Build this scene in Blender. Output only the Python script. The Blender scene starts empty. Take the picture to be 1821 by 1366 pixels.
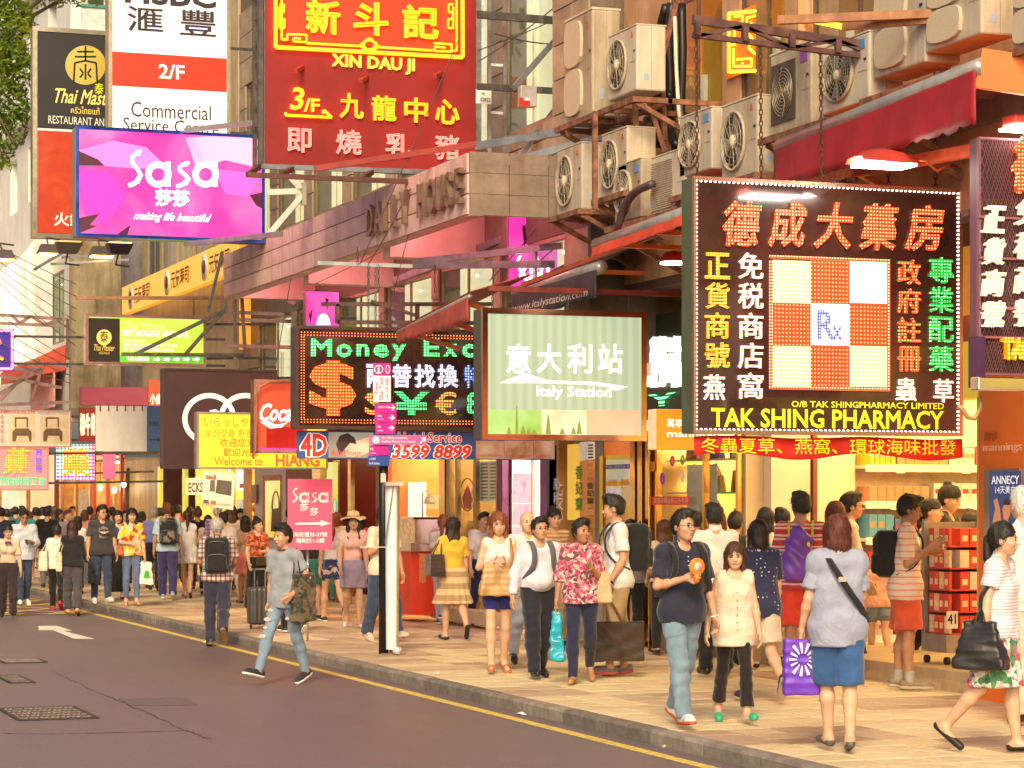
import bpy,math,random
import numpy as np
from mathutils import Vector,Matrix
random.seed(7);rng = np.random.default_rng(7)
SC = bpy.context.scene;COL = SC.collection
# ---------------------------------------------------------------- camera, light
F_PX = 4300.0;CX = 910.5;HY = 890.0;HCAM = 1.97
ANG = math.atan(1550/4300);SA,CA = math.sin(ANG),math.cos(ANG)
cam = bpy.data.cameras.new('camera');camo = bpy.data.objects.new('camera',cam);COL.objects.link(camo)
camo.location = (0,0,HCAM);camo.rotation_euler = (math.pi/2,0,-ANG)
cam.sensor_width = 36;cam.lens = 36*F_PX/1821;cam.shift_y = (HY-683)/1821
cam.clip_start = 0.5;cam.clip_end = 1500
cam.dof.use_dof = True;cam.dof.focus_distance = 23.0;cam.dof.aperture_fstop = 14.0
SC.camera = camo
W = bpy.data.worlds.new('World');SC.world = W;W.use_nodes = True
wt = W.node_tree;bg = wt.nodes['Background'];sky = wt.nodes.new('ShaderNodeTexSky')
sky.sky_type = 'NISHITA';sky.sun_disc = False;sky.sun_elevation = math.radians(24);sky.sun_rotation = math.radians(205)
sky.dust_density = 4;sky.air_density = 1.0;sky.ozone_density = 0.6
wt.links.new(sky.outputs[0],bg.inputs[0]);bg.inputs[1].default_value = 0.054
sun = bpy.data.lights.new('sun','SUN');suno = bpy.data.objects.new('sun',sun);COL.objects.link(suno)
sun.energy = 0.95;sun.angle = math.radians(13);sun.color = (1.0,0.83,0.50)
suno.rotation_euler = (math.radians(90-38),0,math.radians(-25))
VS = SC.view_settings;VS.view_transform = 'Standard';VS.look = 'None';VS.gamma = 1;VS.exposure = 1.62;VS.use_curve_mapping = False
SC.render.engine = 'CYCLES';SC.cycles.max_bounces = 6;SC.cycles.diffuse_bounces = 3;SC.cycles.glossy_bounces = 3
SC.cycles.transparent_max_bounces = 6;SC.cycles.caustics_reflective = False;SC.cycles.caustics_refractive = False
SC.cycles.sample_clamp_indirect = 4;SC.cycles.use_denoising = True
# ---------------------------------------------------------------- photo pixel -> place
def P(px,py,X=None,Y=None,Z=None,D=None):
    t = (px-CX)/F_PX;v = (HY-py)/F_PX
    dx = SA+CA*t;dy = CA-SA*t
    if D is None:
        if X is not None: D = X/dx
        elif Y is not None: D = Y/dy
        else: D = (Z-HCAM)/v
    return Vector((D*dx,D*dy,HCAM+D*v))
def Yof(px,D): return P(px,HY,D=D).y
# ---------------------------------------------------------------- materials
MC = {};KE = 0.38   # sign brightness against the exposure
def nd(nt,t,**k):
    n = nt.nodes.new(t)
    for a,v in k.items():
        if a.startswith('i_'): n.inputs[a[2:].replace('_',' ')].default_value = v
        else: setattr(n,a,v)
    return n
def c4(c): return (c[0],c[1],c[2],1)
def newmat(name):
    m = bpy.data.materials.new(name);m.use_nodes = True
    nt = m.node_tree;b = nt.nodes['Principled BSDF']
    return m,nt,b
def ramp(nt,stops,interp='LINEAR'):
    r = nt.nodes.new('ShaderNodeValToRGB');e = r.color_ramp;e.interpolation = interp
    while len(e.elements) < len(stops): e.elements.new(0.5)
    for el,(p,c) in zip(e.elements,stops): el.position = p;el.color = c4(c)
    return r
def M(color,rough=0.6,metal=0.0,var=0.12,scale=6.0,bump=0.0,bscale=40.0,emit=0.0,ecol=None,stain=0.0,spec=0.5,coat=0.0,alpha=None,streak=False):
    key = (tuple(color),rough,metal,var,scale,bump,bscale,emit,None if ecol is None else tuple(ecol),stain,spec,coat,streak)
    if key in MC: return MC[key]
    m,nt,b = newmat('surface')
    b.inputs['Roughness'].default_value = rough;b.inputs['Metallic'].default_value = metal
    b.inputs['Specular IOR Level'].default_value = spec;b.inputs['Coat Weight'].default_value = coat
    b.inputs['Base Color'].default_value = c4(color)
    tc = nd(nt,'ShaderNodeTexCoord')
    if var > 0 or stain > 0:
        mp = nd(nt,'ShaderNodeMapping');nt.links.new(tc.outputs['Object'],mp.inputs[0])
        if streak: mp.inputs['Scale'].default_value = (1,1,0.18)
        n = nd(nt,'ShaderNodeTexNoise',i_Scale=scale,i_Detail=5.0,i_Roughness=0.65);nt.links.new(mp.outputs[0],n.inputs[0])
        lo = [max(0,c*(1-2.2*var)) for c in color];hi = [min(1,c*(1+2.2*var)) for c in color]
        r = ramp(nt,[(0.25,lo),(0.5,color),(0.75,hi)]);nt.links.new(n.outputs[0],r.inputs[0])
        out = r.outputs[0]
        if stain > 0:
            mp2 = nd(nt,'ShaderNodeMapping');nt.links.new(tc.outputs['Object'],mp2.inputs[0]);mp2.inputs['Scale'].default_value = (2.2,2.2,0.35)
            n2 = nd(nt,'ShaderNodeTexNoise',i_Scale=1.6,i_Detail=7.0,i_Roughness=0.7);nt.links.new(mp2.outputs[0],n2.inputs[0])
            r2 = ramp(nt,[(0.42,(0,0,0)),(0.7,(1,1,1))]);nt.links.new(n2.outputs[0],r2.inputs[0])
            mu = nd(nt,'ShaderNodeMath',operation='MULTIPLY');mu.inputs[1].default_value = stain;nt.links.new(r2.outputs[0],mu.inputs[0])
            mx = nd(nt,'ShaderNodeMixRGB');nt.links.new(mu.outputs[0],mx.inputs[0]);nt.links.new(out,mx.inputs[1])
            mx.inputs[2].default_value = (color[0]*0.45,color[1]*0.33,color[2]*0.2,1);out = mx.outputs[0]
        nt.links.new(out,b.inputs['Base Color'])
    if bump > 0:
        n3 = nd(nt,'ShaderNodeTexNoise',i_Scale=bscale,i_Detail=4.0);nt.links.new(tc.outputs['Object'],n3.inputs[0])
        bp = nd(nt,'ShaderNodeBump',i_Strength=bump,i_Distance=0.02);nt.links.new(n3.outputs[0],bp.inputs['Height']);nt.links.new(bp.outputs[0],b.inputs['Normal'])
    if emit > 0:
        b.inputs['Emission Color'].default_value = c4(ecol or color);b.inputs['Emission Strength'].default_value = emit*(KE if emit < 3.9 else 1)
    MC[key] = m;return m
def E(color,s=1.0): return M(color,0.4,var=0,emit=s)
def glass(tint=(0.8,0.85,0.85),alpha=0.22,rough=0.03):
    key = ('glass',tint,alpha)
    if key in MC: return MC[key]
    m,nt,b = newmat('glass');out = nt.nodes['Material Output']
    tr = nd(nt,'ShaderNodeBsdfTransparent');tr.inputs[0].default_value = c4(tint)
    gl = nd(nt,'ShaderNodeBsdfGlossy');gl.inputs['Roughness'].default_value = rough
    fr = nd(nt,'ShaderNodeFresnel',i_IOR=1.5);ad = nd(nt,'ShaderNodeMath',operation='ADD');ad.inputs[1].default_value = alpha*0.3
    ge = nd(nt,'ShaderNodeNewGeometry');iv = nd(nt,'ShaderNodeMath',operation='SUBTRACT');iv.inputs[0].default_value = 1;nt.links.new(ge.outputs['Backfacing'],iv.inputs[1])
    ml = nd(nt,'ShaderNodeMath',operation='MULTIPLY');nt.links.new(fr.outputs[0],ad.inputs[0]);nt.links.new(ad.outputs[0],ml.inputs[0]);nt.links.new(iv.outputs[0],ml.inputs[1])
    mx = nd(nt,'ShaderNodeMixShader');m2 = nd(nt,'ShaderNodeMath',operation='MULTIPLY');m2.inputs[1].default_value = .45;nt.links.new(ml.outputs[0],m2.inputs[0]);nt.links.new(m2.outputs[0],mx.inputs[0]);nt.links.new(tr.outputs[0],mx.inputs[1]);nt.links.new(gl.outputs[0],mx.inputs[2])
    nt.links.new(mx.outputs[0],out.inputs[0]);MC[key] = m;return m
def dots(base,dot,pitch=0.028,be=0.4,de=3.0,rad=0.3,rough=0.35):
    """a panel or letter set with rows of small lamps"""
    key = ('dots',base,dot,pitch,be,de,rad)
    if key in MC: return MC[key]
    m,nt,b = newmat('led_dots');tc = nd(nt,'ShaderNodeTexCoord')
    s = nd(nt,'ShaderNodeVectorMath',operation='SCALE');s.inputs['Scale'].default_value = 1/pitch;nt.links.new(tc.outputs['Object'],s.inputs[0])
    f = nd(nt,'ShaderNodeVectorMath',operation='FRACTION');nt.links.new(s.outputs[0],f.inputs[0])
    q = nd(nt,'ShaderNodeVectorMath',operation='SUBTRACT');q.inputs[1].default_value = (.5,.5,.5);nt.links.new(f.outputs[0],q.inputs[0])
    w = nd(nt,'ShaderNodeVectorMath',operation='MULTIPLY');w.inputs[1].default_value = (1,0,1);nt.links.new(q.outputs[0],w.inputs[0])
    l = nd(nt,'ShaderNodeVectorMath',operation='LENGTH');nt.links.new(w.outputs[0],l.inputs[0])
    c = nd(nt,'ShaderNodeMath',operation='LESS_THAN');c.inputs[1].default_value = rad;nt.links.new(l.outputs['Value'],c.inputs[0])
    mx = nd(nt,'ShaderNodeMixRGB');mx.inputs[1].default_value = c4([x*be for x in base]);mx.inputs[2].default_value = c4([x*de for x in dot])
    nt.links.new(c.outputs[0],mx.inputs[0]);nt.links.new(mx.outputs[0],b.inputs['Emission Color']);b.inputs['Emission Strength'].default_value = KE*1.1
    b.inputs['Base Color'].default_value = c4([x*0.5 for x in base]);b.inputs['Roughness'].default_value = rough
    MC[key] = m;return m
def backlit(stops,scale=1.5,s=0.6,kind='noise',stretch=(1,1,1),dist=0.0):
    """light box print, or a wall with its light put in as glow: procedural colours"""
    key = ('bl',tuple(stops),scale,s,kind,stretch)
    if key in MC: return MC[key]
    m,nt,b = newmat('lightbox');tc = nd(nt,'ShaderNodeTexCoord');mp = nd(nt,'ShaderNodeMapping');mp.inputs['Scale'].default_value = stretch
    nt.links.new(tc.outputs['Object'],mp.inputs[0])
    if kind == 'noise': n = nd(nt,'ShaderNodeTexNoise',i_Scale=scale,i_Detail=4.0,i_Distortion=dist)
    elif kind == 'vor': n = nd(nt,'ShaderNodeTexVoronoi',i_Scale=scale)
    else: n = nd(nt,'ShaderNodeTexWave',i_Scale=scale,i_Distortion=dist,i_Detail=3.0)
    nt.links.new(mp.outputs[0],n.inputs[0]);r = ramp(nt,stops);nt.links.new(n.outputs[0],r.inputs[0])
    nt.links.new(r.outputs[0],b.inputs['Emission Color']);b.inputs['Emission Strength'].default_value = s*KE
    b.inputs['Base Color'].default_value = c4([x*.22 for x in stops[len(stops)//2][1]]);b.inputs['Roughness'].default_value = 0.25
    MC[key] = m;return m
# ---------------------------------------------------------------- mesh building
ORG = {}
def org(p): return ORG.get(p.name,Vector((0,0,0))) if p is not None else Vector((0,0,0))
class MB:
    def __init__(s): s.v = [];s.f = [];s.sm = []
    def add(s,vs,fs,smooth=False):
        n = len(s.v);s.v += [tuple(v) for v in vs];s.f += [tuple(i+n for i in f) for f in fs];s.sm += [smooth]*len(fs);return s
    def box(s,x0,x1,y0,y1,z0,z1):
        x0,x1 = sorted((x0,x1));y0,y1 = sorted((y0,y1));z0,z1 = sorted((z0,z1))
        return s.add([(x0,y0,z0),(x1,y0,z0),(x1,y1,z0),(x0,y1,z0),(x0,y0,z1),(x1,y0,z1),(x1,y1,z1),(x0,y1,z1)],
                     [(0,3,2,1),(4,5,6,7),(0,1,5,4),(1,2,6,5),(2,3,7,6),(3,0,4,7)])
    def obox(s,p0,p1,w,h,up=(0,0,1)):
        """bar from p0 to p1, w across, h in the up direction"""
        p0 = Vector(p0);p1 = Vector(p1);d = (p1-p0).normalized();u = Vector(up)
        if abs(d.dot(u)) > .97: u = Vector((0,1,0))
        a = d.cross(u).normalized();b = a.cross(d).normalized();a = a*(w/2);b = b*(h/2)
        return s.add([p0-a-b,p0+a-b,p0+a+b,p0-a+b,p1-a-b,p1+a-b,p1+a+b,p1-a+b],
                     [(0,3,2,1),(4,5,6,7),(0,1,5,4),(1,2,6,5),(2,3,7,6),(3,0,4,7)])
    def tube(s,pts,r,n=8,caps=True,smooth=True):
        pts = [Vector(p) for p in pts];rs = r if isinstance(r,(list,tuple)) else [r]*len(pts)
        vs = [];fs = [];prev = None
        for i,p in enumerate(pts):
            d = (pts[min(i+1,len(pts)-1)]-pts[max(i-1,0)]).normalized()
            if prev is None: a = d.orthogonal().normalized()
            else: a = (prev-d*prev.dot(d)).normalized()
            prev = a;b = d.cross(a)
            for k in range(n):
                t = 2*math.pi*k/n;vs.append(p+(a*math.cos(t)+b*math.sin(t))*rs[i])
        for i in range(len(pts)-1):
            for k in range(n): fs.append((i*n+k,i*n+(k+1) % n,(i+1)*n+(k+1) % n,(i+1)*n+k))
        if caps: fs += [tuple(range(n))[::-1],tuple((len(pts)-1)*n+k for k in range(n))]
        return s.add(vs,fs,smooth)
    def lathe(s,c,prof,n=16,axis=2,smooth=True):
        vs = [];fs = []
        for (r,h) in prof:
            for k in range(n):
                t = 2*math.pi*k/n;a,b = r*math.cos(t),r*math.sin(t)
                vs.append(Vector(c)+Vector((a,b,h) if axis == 2 else (a,h,b) if axis == 1 else (h,a,b)))
        for i in range(len(prof)-1):
            for k in range(n): fs.append((i*n+k,i*n+(k+1) % n,(i+1)*n+(k+1) % n,(i+1)*n+k))
        fs += [tuple(range(n))[::-1],tuple((len(prof)-1)*n+k for k in range(n))]
        return s.add(vs,fs,smooth)
    def prism(s,poly,d):
        """polygon (3D points) pushed along vector d"""
        n = len(poly);d = Vector(d);a = [Vector(p) for p in poly]
        return s.add(a+[p+d for p in a],[tuple(range(n))[::-1],tuple(range(n,2*n))]+[(i,(i+1) % n,n+(i+1) % n,n+i) for i in range(n)])
    def mesh(s,name,off):
        me = bpy.data.meshes.new(name);me.from_pydata([(v[0]-off.x,v[1]-off.y,v[2]-off.z) for v in s.v],[],s.f)
        if any(s.sm): me.polygons.foreach_set('use_smooth',s.sm)
        me.update();return me
    def build(s,name,mat,parent=None,bevel=0.0,off=None):
        if off is None: off = org(parent)
        me = s.mesh(name,off)
        if mat: me.materials.append(mat)
        o = bpy.data.objects.new(name,me);COL.objects.link(o)
        if parent is not None: o.parent = parent;ORG[o.name] = Vector(off)
        if bevel:
            md = o.modifiers.new('b','BEVEL');md.width = bevel;md.segments = 2;md.limit_method = 'ANGLE'
        return o
def tag(o,label=None,cat=None,group=None,kind=None):
    if label: o['label'] = label
    if cat: o['category'] = cat
    if group: o['group'] = group
    if kind: o['kind'] = kind
    return o
def thing(name,loc,label,cat,group=None):
    o = bpy.data.objects.new(name,None);COL.objects.link(o);o.location = loc;o.empty_display_size = 0.1
    ORG[o.name] = Vector(loc);return tag(o,label,cat,group)
def struct(name,mb,mat,parent=None):
    o = mb.build(name,mat,parent)
    if parent is None: o['kind'] = 'structure'
    return o
def dup(root,loc,rz=None,label=None,scale=None):
    r = root.copy();COL.objects.link(r);r.location = loc
    if rz is not None: r.rotation_euler = (0,0,rz)
    if scale is not None: r.scale = scale
    if label: r['label'] = label
    for ch in list(root.children):
        c = ch.copy();COL.objects.link(c);c.parent = r
        for g in list(ch.children):
            d = g.copy();COL.objects.link(d);d.parent = c
    ORG[r.name] = Vector(loc)
    return r
def box(name,b,mat,parent=None,bevel=0): return MB().box(*b).build(name,mat,parent,bevel)
# ---------------------------------------------------------------- planes read from the photo
def rectY(px0,px1,y0,y1,Y):
    """x0,x1,z0,z1 on the plane facing down the street at Y; y0 (top), y1 (bottom) as seen at the middle"""
    a,b = P(px0,y0,Y=Y),P(px1,y0,Y=Y);m = (px0+px1)/2
    return a.x,b.x,P(m,y1,Y=Y).z,P(m,y0,Y=Y).z
def rectX(px0,px1,y0,y1,X):
    a,b = P(px0,y0,X=X),P(px1,y0,X=X);m = (px0+px1)/2
    return a.y,b.y,P(m,y1,X=X).z,P(m,y0,X=X).z
def bY(name,px0,px1,y0,y1,Y,t,mat,parent=None,off=0.0,bevel=0):
    x0,x1,z0,z1 = rectY(px0,px1,y0,y1,Y)
    return MB().box(x0,x1,Y-off-t,Y-off,z0,z1).build(name,mat,parent,bevel)
def bX(name,px0,px1,y0,y1,X,t,mat,parent=None,off=0.0,bevel=0):
    """box on the street wall X, standing proud by t"""
    ya,yb,z0,z1 = rectX(px0,px1,y0,y1,X)
    return MB().box(X-off-t,X-off,ya,yb,z0,z1).build(name,mat,parent,bevel)
TXC = {}
def glyphs(s,outline=0.0,res=2,bold=0.0,shear=0.0,weight=0.02,lines=1.0):
    key = (s,outline,res,bold,shear,weight)
    if key in TXC: return TXC[key]
    c = bpy.data.curves.new('t','FONT');c.body = s;c.size = 1;c.resolution_u = res;c.offset = bold;c.shear = shear;c.space_line = lines
    if outline: c.fill_mode = 'NONE';c.bevel_depth = outline;c.bevel_resolution = 0
    o = bpy.data.objects.new('t',c);COL.objects.link(o)
    dg = bpy.context.evaluated_depsgraph_get();me = bpy.data.meshes.new_from_object(o.evaluated_get(dg))
    n = len(me.vertices);v = np.empty(n*3,np.float32);me.vertices.foreach_get('co',v);v = v.reshape(n,3).copy()
    f = [tuple(p.vertices) for p in me.polygons]
    bpy.data.objects.remove(o);bpy.data.curves.remove(c);bpy.data.meshes.remove(me)
    TXC[key] = (v,f);return v,f
def text(s,plane,px0,y0,px1,y1,mat,parent,t=0.006,off=0.004,outline=0.0,res=2,bold=0.0,shear=0.0,name='lettering',mb=None,rot=0,keep=False):
    """lettering s filling the photo box (px0,y0,px1,y1) on plane ('Y'|'X', value); raised by t"""
    if bold > .006 and not outline:   # heavier weight: the outline drawn as a flat stroke round the glyph
        v,f = glyphs(s,0,res,0,shear);v2,f2 = glyphs(s,bold,res,0,shear);v2 = v2.copy();v2[:,2] *= .05
        f = list(f)+[tuple(i+len(v) for i in q) for q in f2];v = np.concatenate([v,v2]);heavy = True
    else: v,f = glyphs(s,outline,res,0,shear);heavy = False
    if rot: v = np.stack([-v[:,1],v[:,0],v[:,2]],1)
    lo,hi = v.min(0),v.max(0);ax,val = plane
    if ax == 'Y': a0,a1,z0,z1 = rectY(px0,px1,y0,y1,val)
    else: a0,a1,z0,z1 = rectX(px0,px1,y0,y1,val)
    u = (v[:,0]-lo[0])/max(1e-6,hi[0]-lo[0]);w = (v[:,1]-lo[1])/max(1e-6,hi[1]-lo[1])
    A = a0+(a1-a0)*u;Z = z0+(z1-z0)*w
    own = mb is None
    if own: mb = MB()
    def pt(a,z,d): return (a,val-off-d,z) if ax == 'Y' else (val-off-d,a,z)
    if outline:
        sc = abs(z1-z0)/max(1e-6,hi[1]-lo[1])
        mb.add([pt(a,z,d*sc+outline*sc) for a,z,d in zip(A,Z,v[:,2])],f,True)
    else:
        n = len(v);vs = [pt(a,z,t+(d*(1 if heavy else 0))) for a,z,d in zip(A,Z,v[:,2])]
        fs = list(f)
        if t > 0.002 and not heavy or (heavy and t > .015):   # side walls from boundary edges
            cnt = {}
            for p in f:
                for i in range(len(p)):
                    e = (p[i],p[(i+1) % len(p)]);k = (min(e),max(e));cnt[k] = None if k in cnt else e
            vs += [pt(a,z,0) for a,z in zip(A,Z)]
            fs += [(e[1],e[0],e[0]+n,e[1]+n) for e in cnt.values() if e]
        mb.add(vs,fs)
    return mb.build(name,mat,parent) if own else mb
def column(chars,plane,px0,px1,y0,y1,mat,parent,gap=0.12,**k):
    mb = MB();n = len(chars);h = (y1-y0)/n
    for i,ch in enumerate(chars): text(ch,plane,px0,y0+i*h,px1,y0+(i+1)*h-gap*h,None,parent,mb=mb,**k)
    return mb.build('lettering',mat,parent)
def row(chars,plane,px0,px1,y0,y1,mat,parent,gap=0.15,dy=0,**k):
    mb = MB();n = len(chars);w = (px1-px0)/n
    for i,ch in enumerate(chars):
        if ch != ' ': text(ch,plane,px0+i*w,y0+dy*i/n,px0+(i+1)*w-gap*w,y1+dy*i/n,None,parent,mb=mb,**k)
    return mb.build('lettering',mat,parent)
def poly(pts,plane,mat,parent,t=0.004,off=0.004,name='print'):
    ax,val = plane;ps = []
    for (x,y) in pts:
        p = P(x,y,Y=val) if ax == 'Y' else P(x,y,X=val)
        if ax == 'Y': p.y = val-off
        else: p.x = val-off
        ps.append(p)
    return MB().prism(ps,(0,-t,0) if ax == 'Y' else (-t,0,0)).build(name,mat,parent)
def ring(plane,px,py,rx,ry,w,mat,parent,n=32,a0=0,a1=360,off=0.004,t=0.004,name='print'):
    """flat ring; radii and width in photo pixels"""
    mb = MB();pts = []
    for i in range(n+1):
        a = math.radians(a0+(a1-a0)*i/n);pts.append((math.cos(a),-math.sin(a)))
    ax,val = plane
    def q(x,y,d):
        p = P(x,y,Y=val) if ax == 'Y' else P(x,y,X=val)
        if ax == 'Y': p.y = val-off-d
        else: p.x = val-off-d
        return p
    vs = [];fs = []
    for (c,s) in pts: vs += [q(px+rx*c,py+ry*s,t),q(px+(rx-w)*c,py+(ry-w)*s,t)]
    for i in range(n): fs.append((2*i,2*i+1,2*i+3,2*i+2))
    return mb.add(vs,fs).build(name,mat,parent)
def chain(name,p0,p1,mat,parent,r=0.018,step=0.045):
    p0 = Vector(p0);p1 = Vector(p1);L = (p1-p0).length;n = max(2,int(L/step));mb = MB();d = (p1-p0)/n
    dn = d.normalized();a = dn.orthogonal().normalized();b = dn.cross(a)
    for i in range(n):
        c = p0+d*(i+.5);s = a if i % 2 else b;pts = []
        for k in range(7):
            t = 2*math.pi*k/6;pts.append(c+dn*math.cos(t)*step*.68+s*math.sin(t)*r)
        mb.tube(pts,r*.36,4,caps=False)
    return mb.build(name,mat,parent)
# shared surfaces
STEEL = M((.24,.25,.27),.45,.7,.2,5);DSTEEL = M((.10,.085,.08),.6,.4,.3,8);RUST = M((.23,.10,.055),.8,.1,.4,9,bump=.3)
CHROME = M((.75,.70,.66),.18,1,.05,3);BRASS = M((.75,.50,.20),.22,1,.1,4);CREAM = M((.72,.60,.42),.7,0,.08,4)
WHITE = M((.8,.79,.77),.5,0,.04,3);BLACK = M((.012,.011,.011),.4,0,.1,4);DARK = M((.03,.026,.026),.6,0,.2,4)
# ================================================================ GROUND
XK = 7.68   # kerb face
ZP = 0.12   # pavement level
XF = 12.0   # shop line
XU = 10.5   # upper storeys
def asphalt():
    m,nt,b = newmat('asphalt');tc = nd(nt,'ShaderNodeTexCoord')
    n1 = nd(nt,'ShaderNodeTexNoise',i_Scale=0.35,i_Detail=6.0,i_Roughness=0.6);mp = nd(nt,'ShaderNodeMapping');mp.inputs['Scale'].default_value = (1.0,0.35,1)
    nt.links.new(tc.outputs['Object'],mp.inputs[0]);nt.links.new(mp.outputs[0],n1.inputs[0])
    r1 = ramp(nt,[(0.3,(.138,.099,.105)),(0.5,(.168,.124,.130)),(0.7,(.200,.150,.152))]);nt.links.new(n1.outputs[0],r1.inputs[0])
    n2 = nd(nt,'ShaderNodeTexNoise',i_Scale=70.0,i_Detail=3.0);nt.links.new(tc.outputs['Object'],n2.inputs[0])
    r2 = ramp(nt,[(0.3,(.55,.55,.55)),(0.75,(1.5,1.5,1.5))]);nt.links.new(n2.outputs[0],r2.inputs[0])
    mx = nd(nt,'ShaderNodeMixRGB',blend_type='MULTIPLY');mx.inputs[0].default_value = 1
    nt.links.new(r1.outputs[0],mx.inputs[1]);nt.links.new(r2.outputs[0],mx.inputs[2]);nt.links.new(mx.outputs[0],b.inputs['Base Color'])
    r3 = ramp(nt,[(0.35,(.38,.38,.38)),(0.65,(.6,.6,.6))]);nt.links.new(n1.outputs[0],r3.inputs[0]);nt.links.new(r3.outputs[0],b.inputs['Roughness'])
    bp = nd(nt,'ShaderNodeBump',i_Strength=0.5,i_Distance=0.01);nt.links.new(n2.outputs[0],bp.inputs['Height']);nt.links.new(bp.outputs[0],b.inputs['Normal'])
    return m
struct('ground',MB().box(-600,600,-60,900,-0.5,-0.02),M((.10,.09,.085),.9))
struct('road',MB().box(-14,XK,-25,150,-0.3,0.0),asphalt())
YEL = M((.70,.50,.10),.6,0,.25,14);WPAINT = M((.78,.74,.66),.55,0,.12,10)
struct('road_line',MB().box(7.345,7.46,-20,43,0.002,0.005),YEL)
# box junction hatching far up the road
mb = MB();mb2 = MB().box(1.0,7.55,42.0,58.0,0.002,0.004)
struct('road_patch',mb2,M((.20,.10,.085),.75,0,.3,2))
for k in range(-10,18):
    for sx in (1,-1):
        pts = []
        a = Vector((1.05 if sx > 0 else 7.45,42+k*1.6,0));d = Vector((sx,1.45,0))
        # clip to box
        t0,t1 = 0.0,6.4
        lo,hi = 42.1,57.9
        t0 = max(t0,(lo-a.y)/1.45);t1 = min(t1,(hi-a.y)/1.45)
        if t1-t0 > .3:
            p,q = a+d*t0,a+d*t1
            z = 0.0075 if sx > 0 else 0.0095
            mb.add([(p.x-.09*1,p.y,z),(p.x+.09,p.y,z),(q.x+.09,q.y,z),(q.x-.09,q.y,z)],[(0,1,2,3)])
mb.box(1.0,7.5,41.9,42.15,.0115,.0125)
struct('box_junction_lines',mb,YEL)
ar = [(68,1113),(118,1114),(129,1121),(90,1121.5),(96,1119.5),(167,1136),(131,1136),(92,1119)]
ar = [(68,1113.5),(100,1113),(128,1121.5),(112,1122),(167,1136),(131,1136),(93,1120.5),(69,1121)]
struct('road_arrow',MB().prism([P(x,y,Z=0.006) for x,y in ar],(0,0,.002)),WPAINT)
# cracks / joint in the asphalt, tar
crk = MB()
def zigzag(pts,w):
    pp = []
    for (a,b) in zip(pts[:-1],pts[1:]):
        for i in range(14): t = i/14;pp.append((a[0]+(b[0]-a[0])*t,a[1]+(b[1]-a[1])*t))
    pp.append(pts[-1]);vs = [];fs = []
    for i,(x,y) in enumerate(pp):
        p = P(x,y,Z=0.004);p.x += random.uniform(-.02,.02);ww = w*random.uniform(.3,1.3)
        vs += [(p.x-ww,p.y,.003),(p.x+ww,p.y+ww*3,.003)]
    for i in range(len(pp)-1): fs.append((2*i,2*i+1,2*i+3,2*i+2))
    crk.add(vs,fs)
zigzag([(92,1192),(160,1225),(240,1258),(330,1298),(375,1315)],.007);zigzag([(0,1304),(90,1305),(200,1303),(335,1299)],.008)
struct('road_crack',crk,M((.045,.032,.032),.9))
struct('road_repair_patch',MB().prism([P(x,y,Z=.003) for x,y in [(210,1242),(330,1241),(352,1254),(232,1255)]],(0,0,.002)),M((.150,.110,.114),.7,0,.2,20))
def cover(pxs,label):
    pts = [P(x,y,Z=0.004) for x,y in pxs];c = sum(pts,Vector())/len(pts)
    y0 = min(p.y for p in pts);y1 = max(p.y for p in pts);xr = max(p.x for p in pts if p.y < c.y+.01);xl = c.x-(xr-c.x)
    t = thing('drain_cover',(c.x,c.y,0),label,'drain cover','drain covers in the road')
    MB().box(xl,xr,y0,y1,.002,.008).build('plate',M((.11,.085,.075),.5,.5,.3,20),t)
    g = MB();w = (xr-xl);n = 14
    for i in range(n):
        for j in range(5):
            x = xl+(i+.5)*w/n;y = y0+(j+.5)*(y1-y0)/5;s = .32*w/n
            g.obox((x-s,y-s*(1 if (i+j) % 2 else -1)*1.3,.012),(x+s,y+s*(1 if (i+j) % 2 else -1)*1.3,.012),.03,.01)
    g.build('raised_bars',M((.30,.24,.22),.6,.3,.2,20),t)
    f = MB();e = .04
    f.box(xl-e,xl,y0-e,y1+e,.002,.012).box(xr,xr+e,y0-e,y1+e,.002,.012).box(xl,xr,y0-e,y0,.002,.012).box(xl,xr,y1,y1+e,.002,.012)
    f.build('frame',M((.05,.04,.04),.6,.4,.2,20),t)
cover([(0,1261),(150,1261),(168,1277),(20,1277)],'large cast iron drain cover nearest the camera in the road')
cover([(0,1202),(48,1202),(56,1214),(0,1214)],'middle cast iron drain cover in the left of the road')
cover([(0,1173),(72,1173),(78,1178),(0,1178)],'farthest thin drain cover in the road before the white arrow')
# scraps of litter
for i,(x,y,w,lb) in enumerate([(927,1271,.07,'white crumpled paper scrap lying on the yellow line'),(365,1143,.05,'crumpled white scrap in the gutter by the old man'),(1183,1329,.04,'small green leaf fallen beside the yellow line'),(778,1200,.03,'small pebble of litter on the pavement near the banner')]):
    w *= .6;Z = 0.002 if y > 1250 or x < 400 else ZP+.002
    p = P(x,y,Z=Z);mb = MB();n = 7
    mb.add([(p.x+w*math.cos(6.28*k/n)*random.uniform(.6,1.2),p.y+w*2*math.sin(6.28*k/n)*random.uniform(.6,1.2),Z+random.uniform(0,.02)) for k in range(n)]+[(p.x,p.y,Z+.03)],[(k,(k+1) % n,n) for k in range(n)])
    tag(mb.build('litter',M((.45,.55,.25) if 'leaf' in lb else (.75,.72,.68),.7),None),lb,'litter')
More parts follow.
